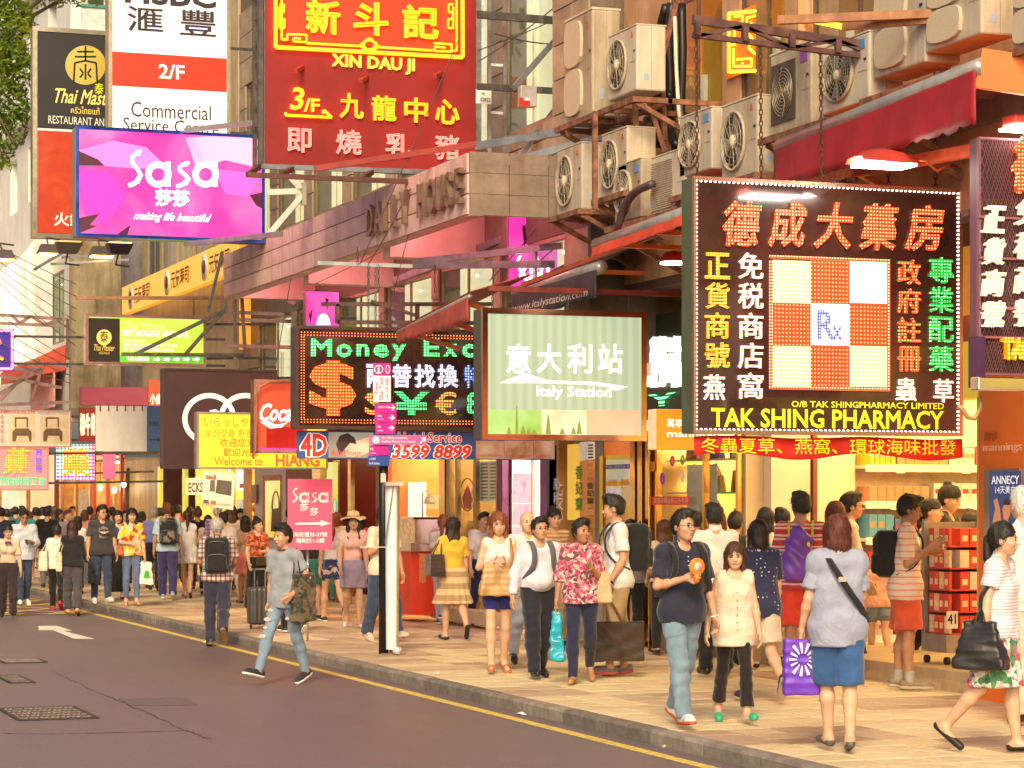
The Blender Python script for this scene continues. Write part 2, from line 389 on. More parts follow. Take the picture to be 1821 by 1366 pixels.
# kerb: one stone after another
kerb = bpy.data.objects.new('kerb',None);COL.objects.link(kerb);kerb['kind'] = 'structure';ORG['kerb'] = Vector((0,0,0))
KM = [M((.25,.21,.18),.85,0,.2,7,bump=.5,stain=.5),M((.20,.17,.15),.85,0,.2,9,bump=.5,stain=.6),M((.30,.25,.21),.85,0,.18,6,bump=.5,stain=.4)]
prof = [(0,-.2),(0,.095),(.012,.113),(.03,.12),(.15,.12),(.15,-.2)]
kme = []
for m in KM:
    mb = MB();mb.prism([(x,0,z) for x,z in prof],(0,.985,0));me = mb.mesh('kerb_stone',Vector());me.materials.append(m);kme.append(me)
for i in range(100):
    o = bpy.data.objects.new('kerb_stone',random.choice(kme));COL.objects.link(o);o.parent = kerb
    o.location = (XK+random.uniform(-.004,.004),12+i*1.0,random.uniform(-.004,.002));o.rotation_euler.z = random.uniform(-.004,.004)
# pavement: bedding, then pavers
pav = struct('pavement',MB().box(XK+.152,22,-20,150,-.2,ZP-.012),M((.13,.085,.06),.9));
PM = [M((.50,.355,.225),.7,0,.10,5,bump=.25),M((.43,.29,.19),.72,0,.10,5,bump=.25),M((.55,.40,.26),.7,0,.09,5,bump=.25)]
PL = [M((.70,.56,.34),.65,0,.08,5,bump=.2),M((.65,.50,.30),.65,0,.08,5,bump=.2)]
pw,pl = .40,.40
def paver_mesh(m):
    mb = MB();g = .010;e = .012;x1,y1 = pw-g,pl-g
    mb.add([(g,g,-.06),(x1,g,-.06),(x1,y1,-.06),(g,y1,-.06),(g,g,-.006),(x1,g,-.006),(x1,y1,-.006),(g,y1,-.006),(g+e,g+e,0),(x1-e,g+e,0),(x1-e,y1-e,0),(g+e,y1-e,0)],
           [(8,9,10,11),(4,5,9,8),(5,6,10,9),(6,7,11,10),(7,4,8,11),(0,1,5,4),(1,2,6,5),(2,3,7,6),(3,0,4,7)])
    me = mb.mesh('paver',Vector());me.materials.append(m);return me
pms = [paver_mesh(m) for m in PM];pls = [paver_mesh(m) for m in PL]
cells = []
for j in range(300):
    y = 13+j*pl;x0 = XK+.155;i = 0
    while x0+i*pw < 13.2:
        x = x0+i*pw
        if x >= XK+.15:
            # light bands laid checkerwise in blocks of two by four
            bi = int((x-XK-.15+.01)/.8);bj = int((y-13+.01)/1.2);hi = (bi*7+bj*3) % 5 in (0,) or (8.9 < x < 10.3 and bj % 2 == 0)
            if y < 25.5: hi = (bi*13+bj*5) % 7 > 1
            q = P(0,0,D=1);D = x*SA+y*CA;u = x*CA-y*SA;px = CX+F_PX*u/D;py = HY+F_PX*(HCAM-ZP)/D
            vis = -20 < px < 1850 and py < 1400
            cells.append((D if vis else 500+D,x,y,hi))
        i += 1
cells.sort(key=lambda c: c[0])
pvr = bpy.data.objects.new('paving',None);COL.objects.link(pvr);pvr['kind'] = 'structure';ORG[pvr.name] = Vector()
for (D,x,y,hi) in cells[:300]:
    o = bpy.data.objects.new('paver',random.choice(pls if hi else pms));COL.objects.link(o);o.parent = pvr
    o.location = (x,y,ZP+random.uniform(-.0025,.001));o.rotation_euler = (random.uniform(-.004,.004),random.uniform(-.004,.004),0)
rest = [MB() for _ in range(5)]
for (D,x,y,hi) in cells[300:]:
    k = 3+random.randrange(2) if hi else random.randrange(3);z = ZP+random.uniform(-.0025,.001);g = .006
    rest[k].add([(x+g,y+g,z-.03),(x+pw-g,y+g,z-.03),(x+pw-g,y+pl-g,z-.03),(x+g,y+pl-g,z-.03),(x+g,y+g,z),(x+pw-g,y+g,z),(x+pw-g,y+pl-g,z),(x+g,y+pl-g,z)],[(4,5,6,7),(0,1,5,4),(1,2,6,5),(3,0,4,7)])
allv = MB()
for k,r in enumerate(rest): allv.add(r.v,r.f)
o = allv.build('far_pavers',None,pvr);o['kind'] = 'stuff'
for m in PM+PL: o.data.materials.append(m)
o.data.polygons.foreach_set('material_index',[k for k,r in enumerate(rest) for _ in r.f]);o.data.update()
# ================================================================ BUILDINGS
STONE = M((.36,.27,.19),.75,0,.15,3,bump=.35,stain=.45);STONE2 = M((.42,.31,.22),.75,0,.15,3,bump=.35,stain=.35);STONE3 = M((.32,.24,.175),.75,0,.15,3,bump=.35,stain=.5)
SOFFIT = M((.80,.62,.56),.8,0,.08,1.5,stain=.25)  # pink light under the canopy is partly put into this colour
LITROOM = backlit([(.3,(1,.80,.40)),(.6,(1,.88,.55))],.8,.95)  # room light put into the wall colour as an even glow
LAMP = E((1,.86,.62),5);LAMPW = E((1,.93,.78),7)
# ---- middle building with the long canopy
b1 = thing('office_building',(XU,34,0),'stone clad building with the long canopy and warmly lit first floor windows','building')
def clad(parent,X,Y0,Y1,z0,z1,w,h,mats,joint=.008):
    """stone panels on a street wall, one object each"""
    nY = max(1,round((Y1-Y0)/w));nZ = max(1,round((z1-z0)/h));w = (Y1-Y0)/nY;h = (z1-z0)/nZ
    ms = []
    for m in mats:
        me = MB().box(-.03,0,joint,w-joint,joint,h-joint).mesh('stone_panel',Vector());me.materials.append(m);ms.append(me)
    for i in range(nY):
        for j in range(nZ):
            o = bpy.data.objects.new('stone_panel',random.choice(ms));COL.objects.link(o);o.parent = parent
            o.location = Vector((X+random.uniform(-.003,.003),Y0+i*w,z0+j*h))-org(parent)
wallm = M((.16,.12,.09),.9)
def street_wall(parent,X,Y0,Y1,z0,z1,holes,mat,thick=.3,name='wall'):
    """wall along the street with window openings (y0,y1,z0,z1)"""
    mb = MB();zs = sorted({z0,z1,*[h[2] for h in holes],*[h[3] for h in holes]})
    for za,zb in zip(zs[:-1],zs[1:]):
        hs = sorted([h for h in holes if h[2] <= za+1e-6 and h[3] >= zb-1e-6]);y = Y0
        for h in hs:
            if h[0] > y: mb.box(X,X+thick,y,h[0],za,zb)
            y = max(y,h[1])
        if y < Y1: mb.box(X,X+thick,y,Y1,za,zb)
    return mb.build(name,mat,parent)
def window(parent,X,y0,y1,z0,z1,fm,lit=None,mull=1,trans=0,room=-.1,deep=.02):
    """framed window with glass and, when lit, glowing walls standing in for a lit room"""
    f = MB();w = .05;xx = X+deep
    f.box(xx,xx+.035,y0,y1,z0,z0+w).box(xx,xx+.035,y0,y1,z1-w,z1).box(xx-.001,xx+.036,y0,y0+w,z0,z1).box(xx-.001,xx+.036,y1-w,y1,z0,z1)
    for k in range(mull):
        y = y0+(y1-y0)*(k+1)/(mull+1);f.box(xx+.002,xx+.033,y-w*.4,y+w*.4,z0,z1)
    for k in range(trans):
        z = z0+(z1-z0)*(.7 if trans == 1 else (k+1)/(trans+1));f.box(xx+.004,xx+.031,y0,y1,z-w*.35,z+w*.35)
    fo = f.build('window',fm,parent)
    MB().box(xx+.012,xx+.018,y0+w,y1-w,z0+w,z1-w).build('pane',glass() if lit else M((.05,.055,.06),.08,0,.1,2),fo,off=org(parent))
    if lit:
        r = MB();a,b = xx+.2,xx+.5+room
        r.box(b,b+.05,y0-.1,y1+.1,z0-.2,z1+.2).box(xx+.1,b,y1+.08,y1+.12,z0-.2,z1+.2).box(xx+.1,b,y0-.1,y1+.08,z1+.06,z1+.1);r.build('glowing_room_wall',lit,fo,off=org(parent))
        s = MB()
        for k in range(3): 
            yy = y0+(y1-y0)*(k+.5)/3;s.lathe((a+.35,yy,z1-.12),[(.02,.1),(.16,.02),(.17,0)],10)
        s.build('ceiling_lamp',LAMPW,fo,off=org(parent))
        q = MB()
        for k in range(3):
            hh = random.uniform(.2,.6)*(z1-z0);q.box(a+.15+k*.4,a+.32+k*.4,y1-.1,y1-.02,z0-.1,z0+hh)
        q.build('furniture',M((.75,.62,.40),.7,var=.1,scale=3,emit=.5),fo,off=org(parent))  # room light on the furniture put in as its own glow
    return fo
BRZ = M((.30,.20,.12),.4,.5,.15,4)
Yn,Yf_ = 26.4,44.0
low = [];y = 27.2
for k in range(6): low.append((y,y+2.3,3.95,5.2));y += 2.6
up = [];y = 27.6
for k in range(7): up.append((y,y+1.8,6.65,9.6));y += 2.35
street_wall(b1,XU,Yn,Yf_,3.6,14,low+up,wallm)
MB().box(XU+.3,18,Yn+.05,Yn+.3,3.6,14).build('wall',wallm,b1);MB().box(XU+.3,18,Yf_-.3,Yf_,3.6,14).build('wall',wallm,b1)
MB().box(XU+.01,XF+.2,Yn,Yf_,3.45,3.6).build('soffit',SOFFIT,b1)
for h in low: window(b1,XU,*h,BRZ,LITROOM,1,0)
for h in up: window(b1,XU,*h,BRZ,LITROOM,0,0)
ys = [Yn]+[v for h in up for v in (h[0],h[1])]+[Yf_]
for a,b in zip(ys[::2],ys[1::2]): clad(b1,XU,a,b,6.65,9.6,.55,.42,[STONE,STONE2,STONE3])
clad(b1,XU,Yn,Yf_,5.95,6.65,.9,.23,[STONE,STONE3]);clad(b1,XU,Yn,Yf_,9.6,11.0,.9,.46,[STONE,STONE2])
ys = [Yn]+[v for h in low for v in (h[0],h[1])]+[Yf_]
for a,b in zip(ys[::2],ys[1::2]): clad(b1,XU,a,b,3.95,5.2,.6,.42,[STONE2,STONE])
cz0,cz1,cyn,cyf,cx = 5.27,6.0,26.5,38.9,9.0
MB().box(cx+.03,XU,cyn,cyf,cz1-.12,cz1-.02).box(cx+.03,cx+.2,cyn,cyf,cz0,cz1-.12).box(cx+.2,XU,cyn+.02,cyn+.15,cz0+.02,cz1-.12).box(cx+.2,XU,cyf-.15,cyf,cz0+.02,cz1-.12).box(cx+.2,XU,34.3,34.6,cz0-.12,cz1-.13).box(cx+.2,XU,30.2,30.5,cz0-.12,cz1-.13).build('canopy',SOFFIT,b1)
clad(b1,cx+.03,cyn,cyf,cz0+.01,cz1,.62,.25,[M((.76,.48,.44),.7,0,.10,4,bump=.3,stain=.2),M((.70,.44,.40),.7,0,.14,4,bump=.3,stain=.4)])  # pink light from the signs is put into the fascia stone colour
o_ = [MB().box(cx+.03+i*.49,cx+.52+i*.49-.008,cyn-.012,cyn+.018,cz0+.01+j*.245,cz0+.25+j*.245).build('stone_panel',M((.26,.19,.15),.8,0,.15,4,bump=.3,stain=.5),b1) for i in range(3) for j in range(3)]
MB().box(cx+.24,cx+.28,cyn+.2,cyf-.2,cz0+.26,cz0+.30).build('neon_strip',E((1,.32,.38),10),b1)
nameL = M((.26,.17,.12),.45,.6,.15,5)
L = "DAILY HOUSE";mbn = MB();
for i,ch in enumerate(L):
    if ch == ' ': continue
    v,f = glyphs(ch,bold=.01);lo,hi = v.min(0),v.max(0);hgt = .42;wd = (hi[0]-lo[0])/.72*hgt*.78
    y = 30.35-i*.365;vs = []
    for d in (.09,.03):
        for p in v: vs.append((cx-d,y-(p[0]-lo[0])/(hi[0]-lo[0]+1e-6)*wd*.95,5.42+(p[1]-0)/.72*hgt))
    n = len(v);fs = list(f);cnt = {}
    for p in f:
        for k in range(len(p)):
            e = (p[k],p[(k+1) % len(p)]);kk = (min(e),max(e));cnt[kk] = None if kk in cnt else e
    fs += [(e[1],e[0],e[0]+n,e[1]+n) for e in cnt.values() if e];mbn.add(vs,fs)
mbn.build('lettering',nameL,b1)
# ---- right building (plaster, air conditioners, awnings)
b0 = thing('plaster_building',(XU+.3,20,0),'orange plaster building behind the air conditioners above the pharmacy','building')
PLA = M((.56,.31,.17),.85,0,.14,1.2,bump=.3,stain=.55);X0 = XU+.4;ZS0 = 4.4
ORL = backlit([(.3,(.55,.14,.01)),(.65,(.95,.40,.04))],1.0,.35)
wins = [(17.3,19.3,6.3,8.2),(19.6,21.5,6.0,8.2),(21.9,23.15,6.0,8.2),(23.6,25.0,5.9,8.2)]
street_wall(b0,X0,12,26.35,ZS0+.1,14,wins,PLA)
MB().box(X0+.3,18,26.1,26.33,ZS0+.1,14).build('wall',PLA,b0)
for w in wins: window(b0,X0,*w,M((.16,.11,.08),.5,.4),ORL,1,1 if w[0] > 22 else 0)
MB().box(X0+.01,XF+.2,12,26.35,ZS0,ZS0+.1).build('soffit',M((.10,.05,.035),.8),b0)
MB().box(X0-.12,X0,21.55,21.85,5.46,14).build('pilaster',PLA,b0)
MB().box(X0-.1,X0-.001,12,26.3,5.2,5.45).build('ledge',M((.16,.10,.07),.85,stain=.5),b0)
# ---- sushi building
b2 = thing('restaurant_building',(XU,48,0),'grey building with orange sushi restaurant band under its windows','building')
GR = M((.27,.25,.25),.6,0,.12,2,stain=.4);X2 = 10.45
wins = [(45.0+i*1.55,46.3+i*1.55,6.75,8.3) for i in range(5)]+[(45.0+i*1.55,46.3+i*1.55,9.2,11.2) for i in range(5)]+[(45.0+i*1.55,46.3+i*1.55,12.0,14.0) for i in range(5)]
TAN = M((.50,.38,.24),.8,0,.1,2,stain=.4)
street_wall(b2,X2,44.02,53.4,3.6,16,wins,TAN)
MB().box(X2+.3,18,44.02,44.3,3.6,16).build('wall',TAN,b2)
for i,w in enumerate(wins): window(b2,X2,*w,M((.35,.34,.34),.4,.5),LITROOM if i in (2,5,6,8,10) else None,1,1)
MB().box(X2+.01,XF+.2,44.02,56,3.45,3.6).build('soffit',SOFFIT,b2)
MB().lathe((10.55,53.6,0),[(.48,3.0),(.48,13)],20).build('round_column',M((.26,.25,.27),.6,.1,.2,3,stain=.6),b2)
so = MB().box(9.9,10.05,41.6,52.6,6.02,6.62).build('sign_band',backlit([(.2,(1,.36,.005)),(.8,(1,.44,.02))],1,.85),b2)
for k,c in enumerate((42.8,46.2,50.2)):
    pass
def xtext(s,X,yl,yr,z0,z1,mat,parent,t=.01,off=.005,bold=0.0,name='lettering',**k):
    v,f = glyphs(s,0,2,bold);lo,hi = v.min(0),v.max(0)
    vs = [(X-off,yl+(yr-yl)*(a-lo[0])/(hi[0]-lo[0]),z0+(z1-z0)*(b-lo[1])/(hi[1]-lo[1])) for a,b,_ in v]
    return MB().add([(p[0]-t,p[1],p[2]) for p in vs],f).build(name,mat,parent)
for c in (43.0,46.4,50.2):
    xtext('元気寿司',9.9,c+.95,c-.7,6.14,6.5,M((.09,.02,.01),.5),b2,bold=.02)
    MB().lathe((9.885,c+1.35,6.32),[(.26,0),(.26,.01)],18,axis=0).build('emblem',M((.85,.8,.7),.5),b2)
    MB().lathe((9.87,c+1.35,6.32),[(.13,0),(.13,.01)],14,axis=0).build('emblem',M((.12,.03,.02),.5),b2)
# ---- white far building
b3 = thing('white_building',(9.4,60,0),'tall white building at the far left behind the tree and black sign','building')
WB = M((.72,.72,.70),.8,0,.06,1.2,stain=.12);STAINW = M((.40,.32,.19),.85,0,.25,.9,bump=.4,stain=.95)
X3 = 9.35;wins = []
for fz in range(7):
    for k in range(9): wins.append((58+k*3.2,59.3+k*3.2,9.6+fz*3.0,11.0+fz*3.0))
wins += [(56.9,60.4,5.7,7.4)]
street_wall(b3,X3,56.2,110,3.8,34,wins,WB)
for w in wins[:-1]: window(b3,X3,*w,M((.55,.58,.58),.5),LITROOM if random.random() < .12 else None,1,0,deep=.25)
window(b3,X3,*wins[-1],M((.15,.10,.06),.5),backlit([(.3,(.10,.16,.02)),(.6,(.30,.34,.06)),(.8,(.9,.75,.3))],2.5,.5),3,0)
MB().box(X3-.001,11.6,56.0,56.2,4.05,8.9).build('stained_wall',STAINW,b3)
MB().box(X3-.001,20,56.0,56.2,8.9,34).build('wall',WB,b3)
MB().box(X3-.04,11.6,55.9,56.0,3.9,4.1).build('ledge',M((.2,.17,.13),.8),b3)
for fz in range(8):
    MB().box(X3-.28,X3-.002,56.0,110,11.5+fz*3.0,11.62+fz*3.0).build('sunshade',WB,b3)
    MB().box(X3+.1,X3+1.5,55.1,56.0,9.35+fz*3.0,9.5+fz*3.0).build('balcony_slab',WB,b3)
    MB().box(X3+.1,X3+1.5,55.08,55.14,9.5+fz*3.0,10.2+fz*3.0).build('balcony_front',M((.62,.66,.64),.7,stain=.2),b3)
    MB().box(X3+.08,X3+1.52,55.04,55.16,10.2+fz*3.0,10.27+fz*3.0).build('rail',M((.06,.26,.20),.6),b3)
    fo = MB().box(X3+.3,X3+1.3,55.95,55.998,10.3+fz*3.0,11.6+fz*3.0).build('window',M((.5,.52,.5),.6),b3)
    MB().box(X3+.4,X3+.75,55.94,55.949,10.4+fz*3.0,11.5+fz*3.0).box(X3+.85,X3+1.2,55.94,55.949,10.4+fz*3.0,11.5+fz*3.0).build('pane',M((.06,.06,.055),.1),fo,off=org(b3))
for (z) in (9.0,12.2):
    MB().box(X3+1.7,X3+2.6,55.3,56.0,z,z+.55).build('air_conditioner_casing',M((.7,.68,.62),.6),b3)
RED = M((.62,.09,.05),.6,0,.12,3,stain=.2)
rc = MB();rc.prism([(X3-.02,56.6,5.6),(X3-.02,56.6,5.0),(X3-.9,56.6,4.85),(X3-.9,56.6,5.15)],(0,4.4,0));rc.build('red_canopy',RED,b3)
pk = MB()
for k in range(16): pk.box(X3-.3,X3-.26+(.03 if k % 2 else 0),56.6+k*.22,56.8+k*.22,4.15,4.95)
pk.build('corrugated_panel',M((.75,.38,.36),.5),b3)
# far end: street goes on, closed by low lit shops beyond the crossing
b4 = thing('far_shop_row',(8,72,0),'brightly lit row of shops closing the far end of the street','building')
FARB = backlit([(.25,(.9,.45,.12)),(.45,(1,.72,.30)),(.6,(1,.88,.6)),(.75,(.85,.25,.18))],.9,.75,stretch=(1.6,1,.5))
MB().box(-16,14,74,74.4,0,3.4).build('back_wall',FARB,b4)  # light of the shops put into the wall as its own glow
MB().box(-16,9.3,74,76,5.8,22).build('wall',M((.55,.45,.36),.8,0,.15,.6),b4)
MB().box(-16,9.3,73.95,74.4,3.4,5.8).build('fascia',M((.48,.07,.05),.6,0,.3,.7),b4)
MB().box(-16,14,73.5,73.9,3.35,3.42).build('canopy',M((.6,.2,.15),.5),b4)
for k in range(16):
    x = -1+k*.85;MB().box(x,x+.12,73.2,73.35,0.1,3.35).build('post',M((.55,.35,.15),.3,.6) if k % 3 else M((.25,.05,.04),.5),b4)
for k in range(11):
    x = 4.6+k*.62;MB().box(x,x+.4,73.0,73.2,3.05,3.13).build('lamp',LAMPW,b4)
# opposite side of the street, behind and left of the camera (bounces light, seen only when turning)
bo = thing('opposite_building',(-16,30,0),'plain pale building on the far left side of the street outside the picture','building')
MB().box(-17,-14.5,20,120,0,16).build('wall',M((.45,.40,.34),.8,0,.1,.5),bo)
# ================================================================ SHOPS at street level (X = XF)
def shop(label,px0,px1,ztop,depth,wallmat,floormat,name='shop',lamp=17,lcol=(1,.66,.28),cz=None,lamps=2,step=.14,side=None):
    """open room behind the shop line between two photo columns"""
    Y1 = P(px0,HY,X=XF).y;Y0 = P(px1,HY,X=XF).y;c = (Y0+Y1)/2
    s = thing(name,(XF,c,ZP),label,'shop');xb = XF+depth;cz = cz or ztop+.15
    side = side or wallmat
    MB().box(xb,xb+.06,Y0,Y1,ZP,cz).build('back_wall',wallmat,s)
    MB().box(XF+.03,xb,Y1-.06,Y1-.002,ZP,cz).build('side_wall',side,s)
    MB().box(XF+.03,xb,Y0+.002,Y0+.06,ZP,cz).build('side_wall',side,s)
    MB().box(XF+.03,xb,Y0+.06,Y1-.06,cz-.05,cz).build('ceiling',M((.75,.68,.55),.8),s)
    MB().box(XF-.05,xb,Y0+.06,Y1-.06,ZP-.05,ZP+step).build('floor',floormat,s)
    if lamp:
        for k in range(lamps):
            y = Y0+(Y1-Y0)*(k+.5)/lamps
            MB().box(XF+.35,xb-.3,y-.09,y+.09,cz-.10,cz-.052).build('ceiling_light',E(lcol,lamp),s)
    return s,Y0,Y1,xb
FLT = M((.55,.42,.26),.35,0,.12,3)
def pier(px0,px1,z1,mat,label,name='shop_pier',t=.22,z0=ZP-.02,group=None,cat='pier'):
    Y1 = P(px0,HY,X=XF).y;Y0 = P(px1,HY,X=XF).y
    o = MB().box(XF-t,XF+.02,Y0,Y1,z0,z1).build(name,mat,None,bevel=.008);return tag(o,label,cat,group)
# upper infill above shops
tag(MB().box(XF,XF+.25,12,26.3,3.5,ZS0-.002).build('shop_fascia_wall',M((.70,.22,.04),.6,0,.2,1),None),'deep orange wall strip above the yellow pharmacy fascia','fascia')
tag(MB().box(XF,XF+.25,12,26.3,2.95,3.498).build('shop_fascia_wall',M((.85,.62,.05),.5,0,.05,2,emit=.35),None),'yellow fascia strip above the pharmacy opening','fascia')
tag(MB().box(XF,XF+.25,26.3,56,2.95,3.46).build('shop_fascia_wall',M((.20,.11,.06),.7,0,.3,2),None),'dark fascia wall running above the far shops','fascia')
# ---- S2 pharmacy
s,Y0,Y1,xb = shop('bright pharmacy shop with shelves of boxed goods behind the crowd',1318,1738,2.95,5.5,M((.80,.62,.36),.7,0,.06,2),FLT,'pharmacy_shop',lamp=7.5,lamps=4,lcol=(1,.68,.28),step=.2,cz=3.3)
sh = s
MB().box(XF-.06,XF-.055+.01,Y0,Y1,ZP-.02,ZP+.1).build('step_face',M((.62,.45,.26),.6),s)
# shelf unit on the far side wall (faces down the street)
ys = Y1-.08
SHM = M((.82,.72,.5),.5,0,.05,3,emit=.05)
x_l = 13.35;x_r = 17.2
MB().box(x_l,x_r,ys-.05,ys-.002,ZP+.2,3.2).build('shelf_back',M((.80,.66,.42),.6),s)
shz = [P(1560,y,Y=ys-.3).z for y in (1130,1075,1020,957,893,828)]
for k,z in enumerate(shz): 
    MB().box(x_l,x_r,ys-.42,ys-.05,z-.035,z).build('shelf',SHM,s)
    MB().box(x_l,x_r,ys-.425,ys-.421,z-.075,z+.012).build('price_rail',M((.85,.78,.62),.5,emit=.1),s)
    mbp = MB()
    for q in range(3): xx = x_l+.3+q*.95+random.uniform(-.2,.2);mbp.box(xx,xx+.11,ys-.432,ys-.427,z-.09,z+.0)
    mbp.build('price_card',M((.9,.85,.6),.5,emit=.15),s)
# goods on the shelves
GOODC = [(.62,.50,.36),(.50,.30,.12),(.80,.50,.02),(.62,.05,.03),(.70,.28,.14),(.12,.34,.48),(.70,.64,.55),(.08,.15,.36),(.66,.42,.26),(.60,.14,.16)]
gm = [M(c,.5,0,.05,20,emit=.02) for c in GOODC]
WH = ['lowest','second lowest','third','fourth','fifth','top']
CNT = {};NTH = ['first','second','third','fourth','fifth','sixth','seventh','eighth','ninth','tenth','eleventh','twelfth','thirteenth','fourteenth','fifteenth','sixteenth','seventeenth','eighteenth']+['last']*20
for k,z in enumerate(shz):
    x = x_l+.06;run = 0;ci = random.randrange(10);plan = [[6,3,4,7],[6,8,7,4],[3,5,6,9],[5,7,3,9,3,4,1,5],[4,6,8,2,2,1,8,5],[2,1,6,9]][k]
    pi = 0
    while x < x_r-.3:
        if run <= 0: ci = plan[pi % len(plan)];pi += 1;run = random.randint(3,7);w = random.uniform(.06,.12);h = random.uniform(.17,.29)
        o = MB().box(x,x+w,ys-.40,ys-.10,z+.001,z+h).build('goods_box',gm[ci],None,bevel=.004)
        hue = ['white','tan','yellow','red','peach','blue','ivory','navy','cream','pink'][ci]
        CNT[hue,k] = CNT.get((hue,k),0)+1;tag(o,f'{NTH[CNT[hue, k]-1]} {hue} box from the left on the {WH[k]} pharmacy shelf','box',f'{hue} boxes on the {WH[k]} pharmacy shelf')
        if random.random() < .9:
            MB().box(x+w*.15,x+w*.85,ys-.403,ys-.4005,z+h*.45,z+h*.7).build('printed_band',gm[(ci+3+k) % 10],o)
        x += w+.006;run -= 1
        if run <= 0: x += random.choice([.01,.02,.06])
# cream panels left of the shelves
MB().box(XF+.25,12.75,ys-.2,ys-.002,ZP+.2,3.2).build('display_panel',M((.82,.66,.52),.5,0,.05,1),s)
MB().box(12.77,12.82,ys-.24,ys-.002,ZP+.2,3.2).build('post',M((.25,.06,.03),.4),s)
MB().box(12.84,13.33,ys-.2,ys-.002,ZP+.2,3.2).build('display_panel',M((.85,.74,.52),.5,0,.05,1),s)
ORD = ['first','second','third','fourth','fifth','sixth','seventh','eighth','ninth','tenth','eleventh','twelfth','thirteenth','fourteenth','fifteenth','sixteenth','seventeenth','eighteenth','nineteenth','twentieth','last'];SHF = ['lowest','second lowest','middle','second highest','top']
xx = P(1705,1200,Z=ZP+.2)
d = thing('display_rack',(12.6,21.6,ZP+.2),'wheeled rack of red packets with price card at the pharmacy front','rack')
MB().box(12.3,12.95,21.3,21.8,ZP+.32,ZP+.5).box(12.3,12.34,21.74,21.8,ZP+.5,1.75).box(12.91,12.95,21.3,21.8,ZP+.5,1.75).box(12.34,12.91,21.76,21.8,ZP+.5,1.75).build('frame',M((.35,.33,.32),.5,.4),d)
for q in range(4): MB().lathe((12.33+(q % 2)*.56,21.34+(q//2)*.4,ZP+.24),[(.04,-.02),(.04,.02)],10,axis=0).build('wheel',BLACK,d)
for r in range(5):
    z = ZP+.5+r*.22
    MB().box(12.34,12.91,21.3,21.76,z,z+.015).build('shelf',M((.6,.1,.08),.5),d)
    for c_ in range(4):
        y = 21.33+c_*.1;o = MB().box(12.345,12.36+.02,y,y+.09,z+.016,z+.19).build('red_packet',M((.72,.08,.05),.4,0,.1,9,emit=.06) if (r+c_) % 3 else M((.85,.55,.3),.4,emit=.05),None);tag(o,f'{ORD[c_]} packet from the corner on the {SHF[r]} shelf of the wheeled rack, street side','packet','packets on the wheeled rack')
        MB().box(12.34,12.3445,y+.02,y+.07,z+.06,z+.12).build('printed_band',M((.9,.8,.5),.5),o)
    for c_ in range(1,5):
        x = 12.355+c_*.112
        o = MB().box(x,x+.10,21.31,21.5,z+.016,z+.19).build('red_packet',M((.72,.08,.05),.4,0,.1,9,emit=.06) if (r+c_) % 4 else M((.85,.75,.6),.4,emit=.05),None)
        tag(o,f'{ORD[c_-1]} front packet from the left on the {SHF[r]} shelf of the wheeled rack','packet','packets on the wheeled rack')
        MB().box(x+.02,x+.08,21.306,21.3095,z+.06,z+.12).build('printed_band',M((.9,.8,.5),.5),o)
bY('price_card',1683,1703,1087,1118,21.27,.004,WHITE,d);text('41',('Y',21.262),1685,1092,1700,1110,BLACK,d,t=.001,off=.001,bold=.02)
# counter goods
for i,(px,py,c,lb) in enumerate([(1790,960,(.7,.2,.1),'red carton at the pharmacy counter')]):
    p = P(px,py,D=24.5);tag(MB().box(p.x-.15,p.x+.15,p.y-.1,p.y+.2,ZP+.2,p.z+.1).build('carton',M(c,.6),None),lb,'carton')
# ---- S1 orange pillar
ORG_ = M((.80,.16,.01),.45,0,.06,1.2,emit=.10)
Yp1 = P(1739,HY,X=XF-.3).y;zt = P(1780,700,X=XF-.3).z
op = thing('store_pillar',(XF-.3,Yp1-1,ZP),'orange store pillar with raised white lettering at the right edge','pillar')
MB().box(XF-.3,XF+.4,16.5,Yp1,ZP-.02,3.3).build('body',ORG_,op,bevel=.01)
text('mannings',('X',XF-.3),1750,788,1818,806,M((.85,.45,.28),.4,emit=.1),op,t=.012)
text('萬寧',('X',XF-.3),1751,768,1774,784,M((.60,.14,.02),.4),op,t=.012)
ps = bX('poster_frame',1756,1819,834,1012,XF-.3,.04,CHROME,op)
bX('poster',1760,1816,838,1008,XF-.342,.003,backlit([(.3,(.05,.09,.26)),(.7,(.12,.2,.42))],1.2,.35),op)
text('ANNECY',('X',XF-.346),1764,846,1813,861,E((.9,.9,.9),.5),op,t=.001,bold=.01);text('14天美白',('X',XF-.346),1771,864,1806,878,E((.9,.9,.9),.5),op,t=.001)
fg = [(1768,1005),(1772,960),(1765,935),(1771,905),(1768,890),(1774,886),(1779,905),(1781,925),(1786,925),(1784,905),(1788,893),(1795,890),(1799,900),(1797,915),(1793,925),(1803,945),(1806,1005)]
poly(fg,('X',XF-.346),E((.55,.22,.10),.5),op,name='poster_print')
poly([(1785,893),(1791,887),(1798,889),(1801,902),(1797,898),(1787,898)],('X',XF-.35),E((.05,.02,.02),.3),op,name='poster_print')
